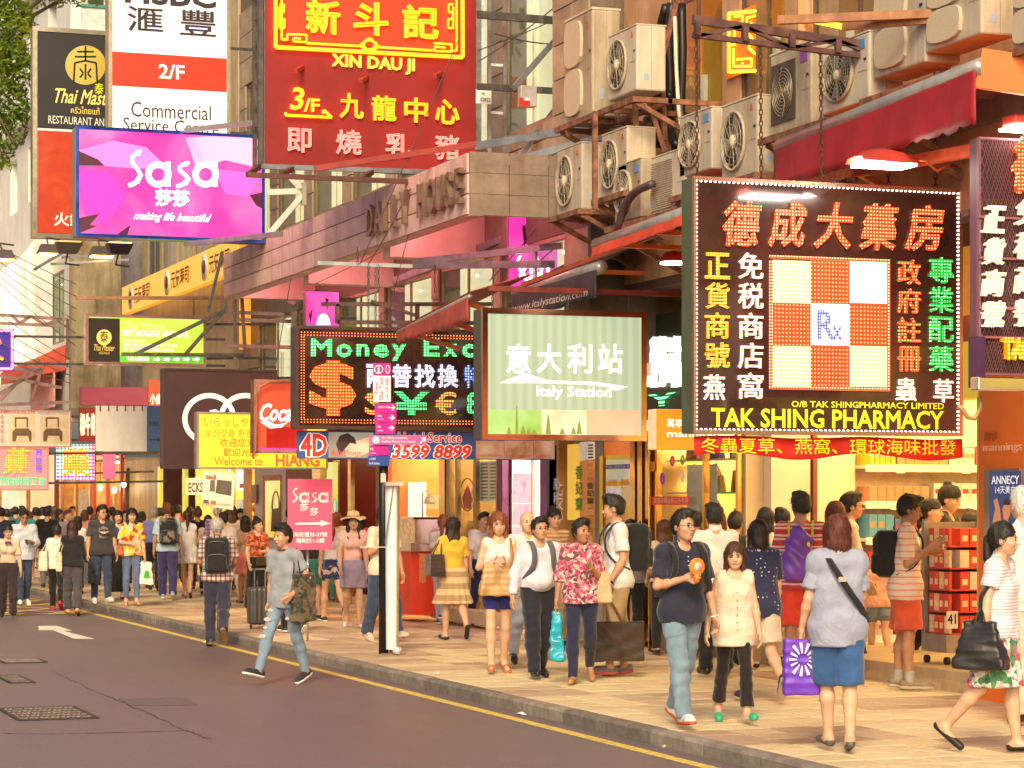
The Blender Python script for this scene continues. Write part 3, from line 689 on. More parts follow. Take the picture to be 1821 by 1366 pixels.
# ---- S3 handbag shop
s,Y0,Y1,xb = shop('gold framed handbag shop window full of bags on glass shelves',1170,1318,2.95,1.3,M((.80,.58,.26),.5,0,.08,2),FLT,'handbag_shop',lamp=34,lamps=3,step=.3)
f = MB();f.box(XF-.04,XF+.02,Y0,Y1,ZP+.3,ZP+.42).box(XF-.04,XF+.02,Y0,Y1,2.82,2.94)
for y in (Y0+.03,(Y0+Y1)/2-.25,Y1-.04): f.box(XF-.045,XF+.025,y-.03,y+.03,ZP+.3,2.94)
f.build('window_frame',BRASS,s)
MB().box(XF-.002,XF+.004,Y0+.06,Y1-.06,ZP+.42,2.82).build('glass_pane',glass(),s)
MB().box(XF-.08,XF-.01,Y0,Y1,ZP-.02,ZP+.3).build('plinth',M((.30,.19,.10),.4),s)
for z in (.62,1.02,1.5,1.95,2.35): MB().box(XF+.08,XF+.42,Y0+.1,Y1-.1,z+.1,z+.12).build('shelf',M((.8,.65,.35),.3),s)
bagc = [((.62,.30,.06),'tan'),((.45,.05,.03),'red'),((.03,.025,.02),'black'),((.70,.46,.10),'yellow'),((.35,.12,.04),'brown'),((.06,.08,.30),'blue'),((.7,.6,.45),'cream')]
for k,z in enumerate((1.02,1.5,1.95,2.35)):
    for i in range(6):
        y = Y0+.3+i*(Y1-Y0-.5)/6+.03*k;(c,cn) = bagc[(i*3+k*2) % 7];x = XF+.17+.12*(i % 2);w = .15;h = .26 if i % 2 else .2
        b = thing('handbag',(x,y,z+.12),f'{cn} handbag {["left of the white panel","at the far end","near the middle","beside the brass post","next to the near end","at the near end"][i]} on the {["lower","second","third","upper"][k]} glass shelf','handbag','handbags in the shop window')
        MB().add([(x-.05,y-w,z+.121),(x+.05,y-w,z+.121),(x+.05,y+w,z+.121),(x-.05,y+w,z+.121),(x-.03,y-w*.8,z+.12+h),(x+.03,y-w*.8,z+.12+h),(x+.03,y+w*.8,z+.12+h),(x-.03,y+w*.8,z+.12+h)],[(0,3,2,1),(4,5,6,7),(0,1,5,4),(1,2,6,5),(2,3,7,6),(3,0,4,7)]).build('body',M(c,.35,0,.15,12),b,bevel=.015)
        MB().tube([(x,y+w*.5*math.cos(t),z+.12+h+.09*math.sin(t)) for t in [math.pi*j/8 for j in range(9)]],.008,5).build('handle',M(c,.35,0,.15,12),b)
for yy in (890,970):
    bX('red_strip',1160,1226,yy-7,yy+8,XF-.05,.004,M((.75,.05,.02),.5,emit=.15),s)
    text('高價收購金飾二手名牌',('X',XF-.055),1163,yy-5,1224,yy+5,WHITE,s,t=.001,off=.001)
bX('hanging_panel',1223,1276,826,912,XF+.12,.01,M((.85,.62,.42),.6,emit=.12),s)
for (x,y,r,c) in [(1162,830,8,(.9,.3,.05)),(1179,851,9,(.25,.05,.5)),(1197,820,8,(.6,.02,.1)),(1215,818,8,(.2,.5,.05)),(1215,848,8,(.85,.75,.4))]:
    ring(('X',XF-.05),x,y,r*.55,r*1.2,r*.5,M(c,.5,emit=.15),s,n=16,name='slipper_sticker')
tag(MB().box(XF,XF+.1,P(1171,HY,X=XF).y,P(1131,HY,X=XF).y,ZP,2.95).build('door_panel',M((.45,.24,.08),.4,0,.15,2),None),'brown panel behind the brass door posts','panel')
for i,(a,b) in enumerate([(1133,1140),(1146,1153),(1160,1166)]): pier(a,b,2.95,BRASS,['first polished brass post left of the handbag shop','second polished brass post beside the handbag shop','third brass post at the edge of the handbag window'][i],'brass_post',t=.1,group='brass door posts')
# ---- S4 doorway with yellow notices
s,Y0,Y1,xb = shop('narrow doorway with yellow massage notices and a dark passage',1068,1132,2.95,1.0,M((.35,.12,.05),.6,0,.2,2),FLT,'doorway_shop',lamp=17,lamps=1)
nb = bX('notice_board',1072,1128,810,1010,XF+.1,.05,M((.72,.48,.05),.4,0,.08,3,emit=.25),s)
bX('notice_print',1078,1122,818,856,XF+.045,.003,backlit([(.3,(.45,.55,.62)),(.7,(.9,.7,.2))],3,.45),s)
bX('notice_print',1074,1127,826,834,XF+.041,.003,M((.12,.14,.5),.5,emit=.1),s);text('TEL:2956 32',('X',XF+.036),1077,828,1125,833,WHITE,s,t=.001,bold=.02)
bX('notice_print',1078,1105,865,905,XF+.045,.003,backlit([(.3,(.12,.35,.55)),(.5,(.75,.6,.5)),(.7,(.8,.85,.9))],3.5,.5),s)
bX('notice_print',1108,1127,863,900,XF+.045,.003,backlit([(.3,(.3,.5,.65)),(.6,(.8,.45,.1))],3,.5),s)
text('寶基',('X',XF+.045),1080,852,1122,863,M((.85,.3,.05),.5),s,t=.001)
bX('price_sheet',1092,1114,905,958,XF-.02,.004,M((.85,.6,.4),.6,emit=.1),s)
for q in range(9): bX('print_line',1094,1112,910+q*5,912+q*5,XF-.0245,.002,M((.6,.2,.1),.6),s)
# ---- vertical signs, S5
def sidesign(px0,px1,y0,y1,mat,label,X=XF-.12,t=.1,cat='sign',name='vertical_sign'):
    ya,yb,z0,z1 = rectX(px0,px1,y0,y1,X);s = thing(name,(X,(ya+yb)/2,z0),label,cat)
    bX('panel',px0,px1,y0,y1,X,t,mat,s,bevel=.006);return s,X-t
s,X = sidesign(1021,1040,790,925,M((.86,.56,.07),.4,0,.06,3,emit=.4),'yellow upright sign with green brush characters beside the doorway')
column('香妃齋',('X',X),1024,1037,828,912,M((.12,.32,.05),.5),s,bold=.03,t=.003)
s,X = sidesign(1043,1058,786,818,M((.75,.75,.7),.4,emit=.2),'small white upright sign with black trigram bars above a brown one')
for q in range(5): bX('print',1046,1055,790+q*5.5,793+q*5.5,X,.003,BLACK,s)
s,X = sidesign(1043,1058,820,1000,M((.60,.26,.07),.5,0,.1,3,emit=.2),'brown upright sign with red and black column of characters')
column('歡迎光臨',('X',X),1045,1056,823,856,M((.6,.05,.02),.5),s,t=.002);column('香妃齋',('X',X),1044,1057,858,898,BLACK,s,bold=.03,t=.002);column('二字樓',('X',X),1045,1056,903,955,M((.4,.15,.02),.5),s,t=.002)
s,X = sidesign(1045,1056,938,968,M((.04,.22,.06),.5,emit=.1),'little green upright plate with white characters on the doorway post')
column('訂座電話',('X',X),1047,1054,940,966,WHITE,s,t=.001)
s,X = sidesign(984,1002,792,925,M((.02,.02,.03),.4),'black upright building name sign with pale vertical lettering')
column('海利行',('X',X),985,992,850,925,M((.6,.6,.75),.4,emit=.3),s,t=.002);text('DAILY',('X',X),994,855,1001,925,M((.6,.55,.6),.4,emit=.25),s,t=.002,rot=1)
pier(1003,1020,2.95,M((.55,.30,.10),.45,0,.15,3),'brown wooden pier between the black name sign and yellow sign')
# ---- S6 passage with pink notices
s,Y0,Y1,xb = shop('bright white passage with pink cosmetic notices beside the juice bar',905,984,2.95,2.4,M((.85,.70,.62),.6,0,.08,2),FLT,'passage_shop',lamp=37.4,lamps=1,lcol=(1,.85,.75))
for q,(a,b) in enumerate([(842,895),(896,935),(937,990),(992,1040)]):
    n_ = bX('notice',914,950,a,b,XF-.02,.02,backlit([(.3,(.95,.35,.50)),(.5,(.98,.75,.80)),(.7,(.95,.55,.65))],7,.75),s)
bX('window_mullion',950,953,800,1095,XF,.05,CHROME,s);bX('window_mullion',966,969,800,1095,XF,.05,CHROME,s)
bX('purple_post',972,984,790,1100,XF,.1,M((.20,.08,.30),.5,emit=.05),s);bX('purple_post',895,905,790,1100,XF,.1,M((.20,.05,.14),.5,emit=.05),s)
# ---- S7 juice kiosk
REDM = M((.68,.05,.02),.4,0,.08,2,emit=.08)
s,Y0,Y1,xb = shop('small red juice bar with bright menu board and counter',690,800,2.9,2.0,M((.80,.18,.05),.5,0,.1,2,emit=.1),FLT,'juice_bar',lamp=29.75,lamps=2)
bX('menu_board',712,758,858,925,XF+.4,.06,backlit([(.35,(1,.95,.75)),(.62,(1,.90,.6)),(.72,(.9,.4,.1))],9,1.1),s)
bX('poster',762,785,850,875,XF+.3,.01,backlit([(.3,(.9,.55,.05)),(.6,(.95,.8,.1))],6,.6),s);bX('poster',762,785,880,905,XF+.3,.01,backlit([(.3,(.4,.6,.05)),(.6,(.95,.8,.3))],6,.6),s)
bX('post',690,697,790,1095,XF,.08,REDM,s);bX('post',789,799,790,1095,XF,.08,BRASS,s)
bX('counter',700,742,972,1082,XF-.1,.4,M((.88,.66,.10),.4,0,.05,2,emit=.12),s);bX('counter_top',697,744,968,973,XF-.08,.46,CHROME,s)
k = thing('red_cabinet',P(768,1090,X=XF-.3),'red counter cabinet with glass display case on top','cabinet')
bX('body',742,786,978,1090,XF-.55,.5,REDM,k,bevel=.01);bX('glass_case',742,786,922,966,XF-.6,.42,M((.75,.45,.2),.15,0,.3,12,emit=.12),k);bX('case_top',741,787,964,979,XF-.58,.5,CHROME,k)
bX('case_frame',741,744,920,966,XF-.6,.44,CHROME,k);bX('case_frame',784,787,920,966,XF-.6,.44,CHROME,k);bX('case_frame',741,787,919,923,XF-.6,.44,CHROME,k)
bX('menu_print',746,757,985,1036,XF-1.06,.004,M((.8,.3,.1),.5,0,.4,30),k)
lp = P(764,893,X=XF-.4);l_ = thing('desk_lamp',lp,'round cream desk lamp standing on the juice bar display case','lamp')
MB().lathe(lp,[(.02,.10),(.055,.085),(.085,.03),(.09,-.02),(.075,-.03)],16).build('shade',M((.8,.62,.42),.4,emit=.1),l_);MB().tube([lp+Vector((0,0,.1)),lp+Vector((-.03,0,.18)),lp+Vector((-.10,.05,.14)),lp+Vector((-.10,.05,-.45))],.012,6).build('stem',CHROME,l_)
# glass doors right of kiosk
s,Y0,Y1,xb = shop('glass fronted snack shop with hanging price list and red lantern print',800,893,2.95,1.6,M((.52,.34,.13),.5,0,.25,3),FLT,'snack_shop',lamp=22.1,lamps=2)
MB().box(XF,XF+.006,Y0,Y1,ZP+.15,2.9).build('glass_pane',glass(),s)
for a,b in ((800,806),(816,820),(848,853),(888,895)): bX('door_frame',a,b,790,1095,XF,.06,M((.35,.27,.15),.35,.6),s)
bX('price_list',852,888,820,892,XF+.05,.01,M((.85,.72,.48),.5,emit=.25),s)
for q in range(11): 
    for (a,b) in ((855,868),(871,886)): bX('print_line',a,b,824+q*6,827+q*6,XF+.039,.002,M((.4,.2,.1),.6),s)
ring(('X',XF+.02),832,880,14,30,2.2,M((.7,.05,.02),.5,emit=.1),s,name='lantern_print');poly([(826,905),(823,885),(828,870),(833,862),(837,873),(841,888),(838,905)],('X',XF+.02),M((.75,.08,.03),.5,emit=.15),s,name='lantern_print')
bX('notice',840,848,868,888,XF+.02,.004,M((.85,.5,.15),.5,emit=.2),s)
for q,c in enumerate([(.75,.4,.1),(.8,.15,.05),(.1,.25,.45),(.8,.65,.2),(.3,.12,.04),(.75,.5,.25)]): bX('goods_tray',822+q*11,831+q*11,920+6*(q % 2),936,XF+.5,.2,M(c,.5,emit=.08),s)
bX('step',800,900,1083,1105,XF-.35,.3,M((.55,.45,.30),.5),s)
# ---- S8 dark red entrance
s,Y0,Y1,xb = shop('dark red jewellery shop entrance with gold emblem',600,690,2.95,2.2,M((.13,.015,.01),.3,0,.15,2),FLT,'jewellery_shop',lamp=14.45,lamps=1)
for a,b in ((600,604),(626,631),(676,690)): bX('post',a,b,780,1070,XF,.08,BRASS if a < 660 else M((.12,.07,.03),.4),s)
ring(('X',XF+.9),651,908,11,14,3,M((.9,.6,.15),.25,.8,emit=.15),s,name='emblem');ring(('X',XF+.9),666,908,11,14,3,M((.9,.6,.15),.25,.8,emit=.15),s,name='emblem')
s,X = sidesign(590,601,822,1000,backlit([(.2,(.9,.35,.05)),(.42,(1,.85,.15)),(.6,(1,.9,.3)),(.75,(.4,.75,.7))],2.2,.6),'narrow yellow painted pillar with coloured blobs',X=XF-.05)
ring(('X',X),596,900,5,14,2.5,M((.15,.6,.65),.5,emit=.3),s)
pier(575,590,2.95,BRASS,'brass coloured pier left of the yellow painted pillar')
# ---- S9 pale wall with framed picture
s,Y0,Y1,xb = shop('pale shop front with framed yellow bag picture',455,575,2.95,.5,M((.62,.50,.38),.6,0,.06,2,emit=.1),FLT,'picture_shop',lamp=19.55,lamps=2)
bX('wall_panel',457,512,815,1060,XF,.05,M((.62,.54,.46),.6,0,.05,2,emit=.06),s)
bX('picture_frame',469,501,845,960,XF-.05,.03,M((.55,.20,.07),.5),s);bX('picture',472,498,855,956,XF-.08,.004,backlit([(.35,(.95,.60,.08)),(.65,(1,.78,.25))],3,.7),s)
ring(('X',XF-.085),491,905,8,32,3,M((.06,.03,.02),.4),s,a0=0,a1=180,name='bag_print');poly([(484,905),(498,903),(500,945),(482,945)],('X',XF-.085),M((.08,.04,.02),.4),s,name='bag_print')
bX('red_wall',512,575,815,1060,XF,.04,M((.25,.04,.02),.5,0,.15,2),s)
# ---- S10 lit shop
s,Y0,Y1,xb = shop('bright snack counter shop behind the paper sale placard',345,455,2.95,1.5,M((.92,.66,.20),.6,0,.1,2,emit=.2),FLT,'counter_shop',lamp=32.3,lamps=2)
bX('lightbox',424,441,836,872,XF,.04,E((1,.9,.7),1.2),s);bX('lightbox',424,441,888,930,XF,.04,backlit([(.3,(.15,.12,.35)),(.6,(.9,.7,.4))],4,.6),s);bX('red_strip',426,440,860,868,XF-.045,.005,REDM,s)
bX('post',441,449,815,1050,XF,.1,M((.55,.28,.12),.4),s);bX('picture_frame',449,458,862,895,XF-.1,.03,M((.2,.07,.04),.4),s)
bX('post',410,419,815,1050,XF,.08,BRASS,s);bX('post',330,335,818,1050,XF,.08,M((.95,.85,.1),.4,emit=.4),s)
bX('lit_letters_panel',335,362,850,880,XF,.04,E((1,.85,.4),.9),s);text('ECKS',('X',XF-.045),336,858,362,876,M((.35,.05,.02),.5),s,t=.01,bold=.03)
# ---- S11 dark doorway + plank wall
s,Y0,Y1,xb = shop('dark doorway with maroon upper panel beside a yellow strip',288,345,2.95,1.2,M((.10,.03,.03),.6,0,.2,2),FLT,'dark_doorway',lamp=10.625,lamps=1)
bX('yellow_strip',286,290,830,1040,XF,.08,E((1,.75,.1),.5),s)
wd = thing('plank_wall',(XF,60,ZP),'golden plank wall with a painted tree beside the dark doorway','wall')
Y1 = P(222,HY,X=XF).y;Y0 = P(286,HY,X=XF).y;n = 12
for i in range(n):
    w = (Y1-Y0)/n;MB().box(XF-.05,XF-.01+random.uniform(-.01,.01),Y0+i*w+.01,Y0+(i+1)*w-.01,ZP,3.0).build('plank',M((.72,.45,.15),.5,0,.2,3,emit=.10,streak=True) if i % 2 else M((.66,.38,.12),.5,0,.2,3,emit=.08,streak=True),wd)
MB().box(XF,XF+.1,Y0,Y1,ZP,3.0).build('backing',DARK,wd)
tr = MB();yy = Y1-.8
tr.tube([(XF-.07,yy,.2),(XF-.08,yy-.2,1.0),(XF-.07,yy+.1,1.8),(XF-.08,yy-.1,2.8)],[.25,.14,.12,.05],7);tr.build('painted_tree',M((.20,.12,.05),.7,0,.3,5),wd)
# ---- S12 far left shops up to the crossing
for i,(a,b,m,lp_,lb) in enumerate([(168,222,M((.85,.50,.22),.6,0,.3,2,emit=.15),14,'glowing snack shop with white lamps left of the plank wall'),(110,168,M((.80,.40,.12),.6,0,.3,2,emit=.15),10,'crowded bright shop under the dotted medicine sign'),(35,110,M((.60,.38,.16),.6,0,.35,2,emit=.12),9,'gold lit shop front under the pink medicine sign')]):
    s,Y0,Y1,xb = shop(lb,a,b,2.95,1.5,m,FLT,'far_shop',lamp=lp_,lamps=2)
    for q in range(6):
        x = a+(b-a)*(q+.3)/6;bX('goods',x,x+(b-a)/9,880+random.randint(-12,12),935,XF+.6,.2,M(random.choice(GOODC),.5,emit=.12),s)
    for q in range(3): bX('post',a+(b-a)*q/2.2,a+(b-a)*q/2.2+3,800,1040,XF,.08,BRASS if i else REDM,s)
for q,(x,y) in enumerate([(220,862),(203,872),(178,868)]):
    p = P(x,y,X=XF-.4);l_ = thing('hanging_lamp',p,['bright round bulb hanging beside the purple curtain','second glowing bulb hanging over the snack shop','third glowing bulb near the pink banner'][q],'lamp','bulbs over the snack shop')
    MB().lathe(p,[(.01,.08),(.045,.05),(.07,0),(.045,-.05),(.01,-.07)],12).build('bulb',E((1,.85,.6),9),l_);MB().tube([p+Vector((0,0,.13)),p+Vector((0,0,.7))],.01,5).build('cord',BLACK,l_)
# ================================================================ HANGING SIGNS (planes facing down the street)
def sign(label,px0,px1,y0,y1,D,t,face,edge,frame=None,fw=4,name='hanging_sign',fmat=None,cat='sign',group=None,dpth=None):
    """light box facing the camera; returns root, front plane value"""
    Y = Yof(px0,D);x0,x1,z0,z1 = rectY(px0,px1,y0,y1,Y)
    s = thing(name,((x0+x1)/2,Y+t/2,z0),label,cat,group)
    MB().box(x0,x1,Y,Y+t,z0,z1).build('casing',edge,s,bevel=.008)
    k = abs(x1-x0)/(px1-px0)
    if fw:
        w = fw*k;f = MB();d = .03
        f.box(x0-.003,x1+.003,Y-d,Y+.01,z1-w,z1+.003).box(x0-.003,x1+.003,Y-d,Y+.01,z0-.003,z0+w).box(x0-.003,x0+w,Y-d+.001,Y+.01,z0+w,z1-w).box(x1-w,x1+.003,Y-d+.001,Y+.01,z0+w,z1-w)
        f.build('frame',fmat or CHROME,s)
        MB().box(x0+w,x1-w,Y-.012,Y-.002,z0+w,z1-w).build('face_panel',face,s)
    else: MB().box(x0+.004,x1-.004,Y-.012,Y-.002,z0+.004,z1-.004).build('face_panel',face,s)
    if x1 < 10.3 and D > 27:
        for zz in (z1-.12,z0+.15): MB().obox((x1-.05,Y+t*.6,zz),(10.6,Y+t*.6+.3,zz+.05),.045,.045).build('bracket',DSTEEL,s)
    return s,('Y',Y-.012)
# ---- pharmacy sign
FACE_D = M((.050,.018,.014),.12,0,.3,1.2,coat=.6)
s,pl_ = sign('large square pharmacy sign with bulb border and red and white checkered centre',1232,1709,326,773,20.4,.24,FACE_D,M((.10,.13,.07),.5,.2,.15,3),fw=6,fmat=M((.72,.42,.32),.22,.9,.05,3))
Ysg = pl_[1]
RL = dots((1,.055,.012),(1,.50,.18),.030,.75,2.0,.26);YL = dots((1,.36,.0),(1,.75,.2),.028,.75,1.8,.26);GL = dots((.01,.62,.06),(.4,1,.4),.028,.6,1.8,.26)
WL = dots((1,.62,.45),(1,.95,.9),.028,.75,1.6,.28);OL = dots((1,.09,.015),(1,.45,.15),.028,.7,1.9,.26)
for i,ch in enumerate('德成大藥房'):
    x = 1282+i*81;text(ch,pl_,x,358+i*1.5,x+70,440+i*2,RL,s,t=.03,bold=.026,name='neon_character',shear=.15)
column('正貨商號',pl_,1252,1296,450,662,YL,s,bold=.016,t=.02);text('燕',pl_,1249,666,1288,712,WL,s,bold=.016,t=.02,name='character')
column('免税商店窩',pl_,1311,1356,450,716,WL,s,bold=.012,t=.02)
column('政府註冊',pl_,1594,1636,462,668,OL,s,bold=.016,t=.02);text('蟲',pl_,1591,672,1628,714,WL,s,bold=.015,t=.02,name='character')
column('專業配藥',pl_,1650,1694,458,668,GL,s,bold=.016,t=.02);text('草',pl_,1658,674,1694,716,WL,s,bold=.016,t=.02,name='character')
RD = dots((.95,.075,.015),(1,.42,.2),.034,.68,1.6,.22);WD = dots((1,.66,.36),(1,.95,.75),.034,.72,1.3,.22);WDB = dots((1,.84,.68),(1,1,1),.034,.85,1.4,.22)
RD0 = dots((1,.08,.02),(1,.6,.3),.026,.5,2.0,.3)
mbq = [(1368,458,1582,463),(1368,689,1582,694),(1368,463,1373,689),(1577,463,1582,689)]
for q in mbq: bY('check_border',q[0],q[2],q[1],q[3],Ysg,.014,RD0,s)
gx = [1373,1441,1510,1577];gy = [463,540,615,689]
for i in range(3):
    for j in range(3): bY('check_panel',gx[i]+.6,gx[i+1]-.6,gy[j]+.6,gy[j+1]-.6,Ysg,.012,RD if (i+j) % 2 else (WDB if (i,j) in ((1,1),(2,0)) else WD),s)
text('R',('Y',Ysg-.013),1452,552,1484,605,dots((.10,.12,.42),(.6,.7,1),.026,.5,1.5),s,bold=.015,t=.012,name='emblem');text('x',('Y',Ysg-.013),1478,580,1497,606,dots((.10,.12,.42),(.6,.7,1),.026,.5,1.5),s,bold=.015,t=.012,name='emblem')
YT = M((.85,.72,.02),.5,emit=.35)
text('TAK SHING PHARMACY',pl_,1264,728,1678,762,YT,s,bold=.022,t=.004);text('O/B TAK SHINGPHARMACY LIMITED',pl_,1407,715,1678,726,YT,s,bold=.014,t=.004)
# bulb border
x0,x1,z0,z1 = rectY(1238,1703,333,766,Ysg);mb = MB();n = 58;BULB = E((1,.72,.62),3.2)
for i in range(n+1):
    for (x,z) in ((x0+(x1-x0)*i/n,z0),(x0+(x1-x0)*i/n,z1),(x0,z0+(z1-z0)*i/n),(x1,z0+(z1-z0)*i/n)): mb.lathe((x,Ysg-.012,z),[(.0105,.012),(.009,-.004),(.003,-.009)],6,axis=1)
o = mb.build('border_bulbs',BULB,s);o['kind'] = 'stuff'
# red cloth banner under it
bn = MB();a0,a1,za,zb = rectY(1237,1710,776,812,Ysg+.1);vs = [];n = 40
for i in range(n+1):
    x = a0+(a1-a0)*i/n;sag = .03*math.sin(i/n*math.pi*4);
    for z in (zb,(za+zb)/2,za): vs.append((x,Ysg+.1+.03*math.sin(i*.9+z*3),z+(sag*.3-.01 if z == zb else sag)))
fs = [(3*i+j,3*i+j+1,3*i+4+j,3*i+3+j) for i in range(n) for j in range(2)]
b_ = thing('cloth_banner',((a0+a1)/2,Ysg+.1,za),'red cloth banner with thin yellow characters under the big pharmacy sign','banner')
o = bn.add(vs,fs,True).build('cloth',M((.72,.03,.02),.6,0,.12,3,emit=.12),b_);md = o.modifiers.new('s','SOLIDIFY');md.thickness = .006
text('冬蟲夏草、燕窩、環球海味批發',('Y',Ysg+.03),1247,780,1700,808,M((.85,.55,.02),.5,emit=.3),b_,t=.002,off=0)
# chains + truss over the pharmacy sign
TR = M((.16,.08,.075),.6,.5,.3,6);Yt = Ysg+.15
t_ = thing('steel_truss',P(1480,80,Y=Yt),'rusty steel truss carrying the pharmacy sign on chains','truss')
def chord(px0,y0,px1,y1,w=.05,h=.05,Y=Yt): return MB().obox(P(px0,y0,Y=Y),P(px1,y1,Y=Y),w,h)
chord(1232,35,1760,112,h=.07).build('chord',TR,t_);chord(1232,62,1760,128,h=.045).build('chord',TR,t_)
for i,x in enumerate((1240,1325,1408,1490,1572,1655,1735)):
    yt = 35+(x-1232)*.146;yb = 62+(x-1232)*.125;MB().obox(P(x,yt,Y=Yt-.03),P(x,yb,Y=Yt-.03),.05,.05).build('post',TR,t_)
    if x < 1700: xa = x+78;MB().obox(P(x+6,yt+2 if i % 2 else yb,Y=Yt-.01),P(xa,62+(xa-1232)*.125 if i % 2 else 35+(xa-1232)*.146,Y=Yt-.01),.03,.03).build('brace',TR,t_)
for i,x in enumerate((1238,1352,1459,1578,1662)):
    yb = 62+(x-1232)*.125;chain('chain',P(x,yb-2,Y=Yt),P(x+2,330+(x-1232)*.04,Y=Yt),M((.12,.05,.03),.7,.4,.3,20),t_,r=.016,step=.048)
# two rusty beams above
RB = M((.42,.20,.10),.7,.2,.25,6,stain=.4)
q = thing('rusty_beam',P(1500,60,D=21),'pair of brown rusty beams crossing above the truss at the upper right','beam')
MB().obox(P(1385,36,D=20.6),P(1821,18,D=19.5),.06,.07).build('bar',RB,q);MB().obox(P(1500,48,D=20.5),P(1830,22,D=19.3),.05,.06).build('bar',RB,q)
# ---- second pharmacy sign at right edge (mesh back)
s,pl_ = sign('dark mesh backed pharmacy sign with pale characters at the right edge',1738,1925,250,668,18.9,.12,M((.05,.018,.022),.7,0,.2,3),M((.16,.06,.10),.5),fw=3,fmat=M((.25,.10,.14),.5))
Y2 = pl_[1];x0,x1,z0,z1 = rectY(1740,1925,252,666,Y2);mb = MB();n = 44
for i in range(n):
    x = x0+(x1-x0)*i/n
    for dz in (1,-1): mb.obox((x,Y2-.02,z0 if dz > 0 else z1),(min(x+(z1-z0)*.36,x1),Y2-.02,z0+(z1-z0)*(min(1,(x1-x)/((z1-z0)*.36))) if dz > 0 else z1-(z1-z0)*(min(1,(x1-x)/((z1-z0)*.36)))),.004,.004,up=(0,1,0))
for i in range(1,16):
    z = z0+(z1-z0)*i/16
    for dz in (1,-1):
        zz = z1 if dz > 0 else z0;L = (zz-z)*dz;run = min(x1-x0,L*.36);mb.obox((x0,Y2-.02,z),(x0+run,Y2-.02,z+dz*run/.36),.004,.004,up=(0,1,0))
o = mb.build('wire_mesh',M((.24,.10,.12),.5,.5),s);o['kind'] = 'stuff'
for z in (388,460,548,600): bY('rail',1740,1925,z,z+4,Y2-.02,.02,M((.3,.1,.12),.5),s)
WCH = M((.80,.72,.55),.4,0,.05,10,emit=.28)
column('正貨商號',pl_,1738,1778,368,592,dots((1,.85,.6),(1,1,.9),.03,.55,1.3,.2),s,bold=.035,t=.07,off=.03,shear=.15);column('免税商號',pl_,1795,1845,352,592,dots((1,.85,.6),(1,1,.9),.03,.55,1.3,.2),s,bold=.035,t=.07,off=.03,shear=.15)
text('德',pl_,1790,240,1862,348,RL,s,bold=.04,t=.06,off=.03,name='neon_character',shear=.15);text('TAK',pl_,1773,602,1835,642,dots((1,.33,.0),(1,.7,.1),.03,.7,1.8),s,bold=.04,t=.06,off=.03)
bY('chrome_strip',1725,1830,672,696,Y2-.1,.12,CHROME,s,bevel=.01);bY('bracket',1722,1738,600,690,Y2+.05,.12,M((.07,.02,.08),.4),s)
mb = MB();mb.tube([P(x,y,Y=Y2) for x,y in [(1742,705),(1744,725),(1733,745),(1720,742),(1712,728),(1704,722)]],.02,7).build('cable',M((.45,.30,.12),.6,.2),s)
MB().obox(P(1712,380,Y=Y2+.2),P(1738,372,Y=Y2+.2),.05,.05).build('bracket',TR,s)
bo_ = bX('lit_orange_panel',1712,1738,372,560,XF,.06,M((.85,.30,.03),.5,emit=.4),None);tag(bo_,'glowing orange panel in the gap beside the big pharmacy sign','panel')
# ---- Italy Station sign
GRB = backlit([(.2,(.38,.44,.27)),(.5,(.41,.47,.30)),(.8,(.46,.52,.34))],1.6,1.05,'wave',(1.6,1,.05),2.5)
s,pl_ = sign('green light box sign with white characters and a copper frame',857,1148,552,783,27,.30,GRB,M((.07,.07,.07),.5),fw=9,fmat=M((.75,.42,.34),.15,1,.1,4))
WE = E((1,1,.93),1.3);Yi = pl_[1]
row('意大利站',pl_,900,1118,612,664,WE,s,bold=.016,t=.003,gap=.2)
text('Italy Station',pl_,954,687,1087,711,WE,s,bold=.014,t=.002)
poly([(889,681),(933,664),(975,677),(1060,680),(1116,688),(1097,694),(1078,693),(1097,690),(1040,684),(960,681)],pl_,WE,s)
bY('green_print',867,963,729,773,Yi,.003,backlit([(.3,(.25,.55,.05)),(.6,(.55,.80,.25)),(.8,(.85,.95,.6))],3,.75),s);bY('cream_print',963,1043,729,773,Yi,.003,backlit([(.3,(.75,.60,.30)),(.6,(.95,.90,.60)),(.8,(1,1,.8))],4,.8),s);bY('peach_print',1043,1138,729,773,Yi,.003,backlit([(.3,(.95,.45,.22)),(.7,(.98,.65,.40))],2,.72),s)
mb = MB();
for (cx_,b,h) in [(919,772,50),(905,772,12),(930,772,14),(940,772,10),(950,772,9),(975,772,34),(1000,772,10),(1030,772,22),(1020,772,12)]:
    p = [P(cx_-5 if h < 45 else cx_-2.5,b,Y=Yi-.004),P(cx_+5 if h < 45 else cx_+2.5,b,Y=Yi-.004),P(cx_+1,b-h,Y=Yi-.004),P(cx_-1,b-h,Y=Yi-.004)];mb.add(p,[(0,1,2,3)])
o = mb.build('skyline_print',M((.20,.25,.05),.5,emit=.25),s);o['kind'] = 'stuff'
for x in (876,1009,1119): chain('chain',P(x,512 if x < 900 else 520,Y=Yi+.1),P(x,550+(x-857)*.02,Y=Yi+.1),DSTEEL,s,r=.014,step=.045)
MB().obox(P(868,513,Y=Yi+.1),P(1225,524,Y=Yi+.1),.06,.06).build('beam',M((.22,.04,.03),.5,.3,.2,5),s)
MB().obox(P(930,507,Y=Yi+.2),P(1225,395,D=26),.05,.05).build('brace',M((.30,.06,.03),.5,.3,.2,5),s)
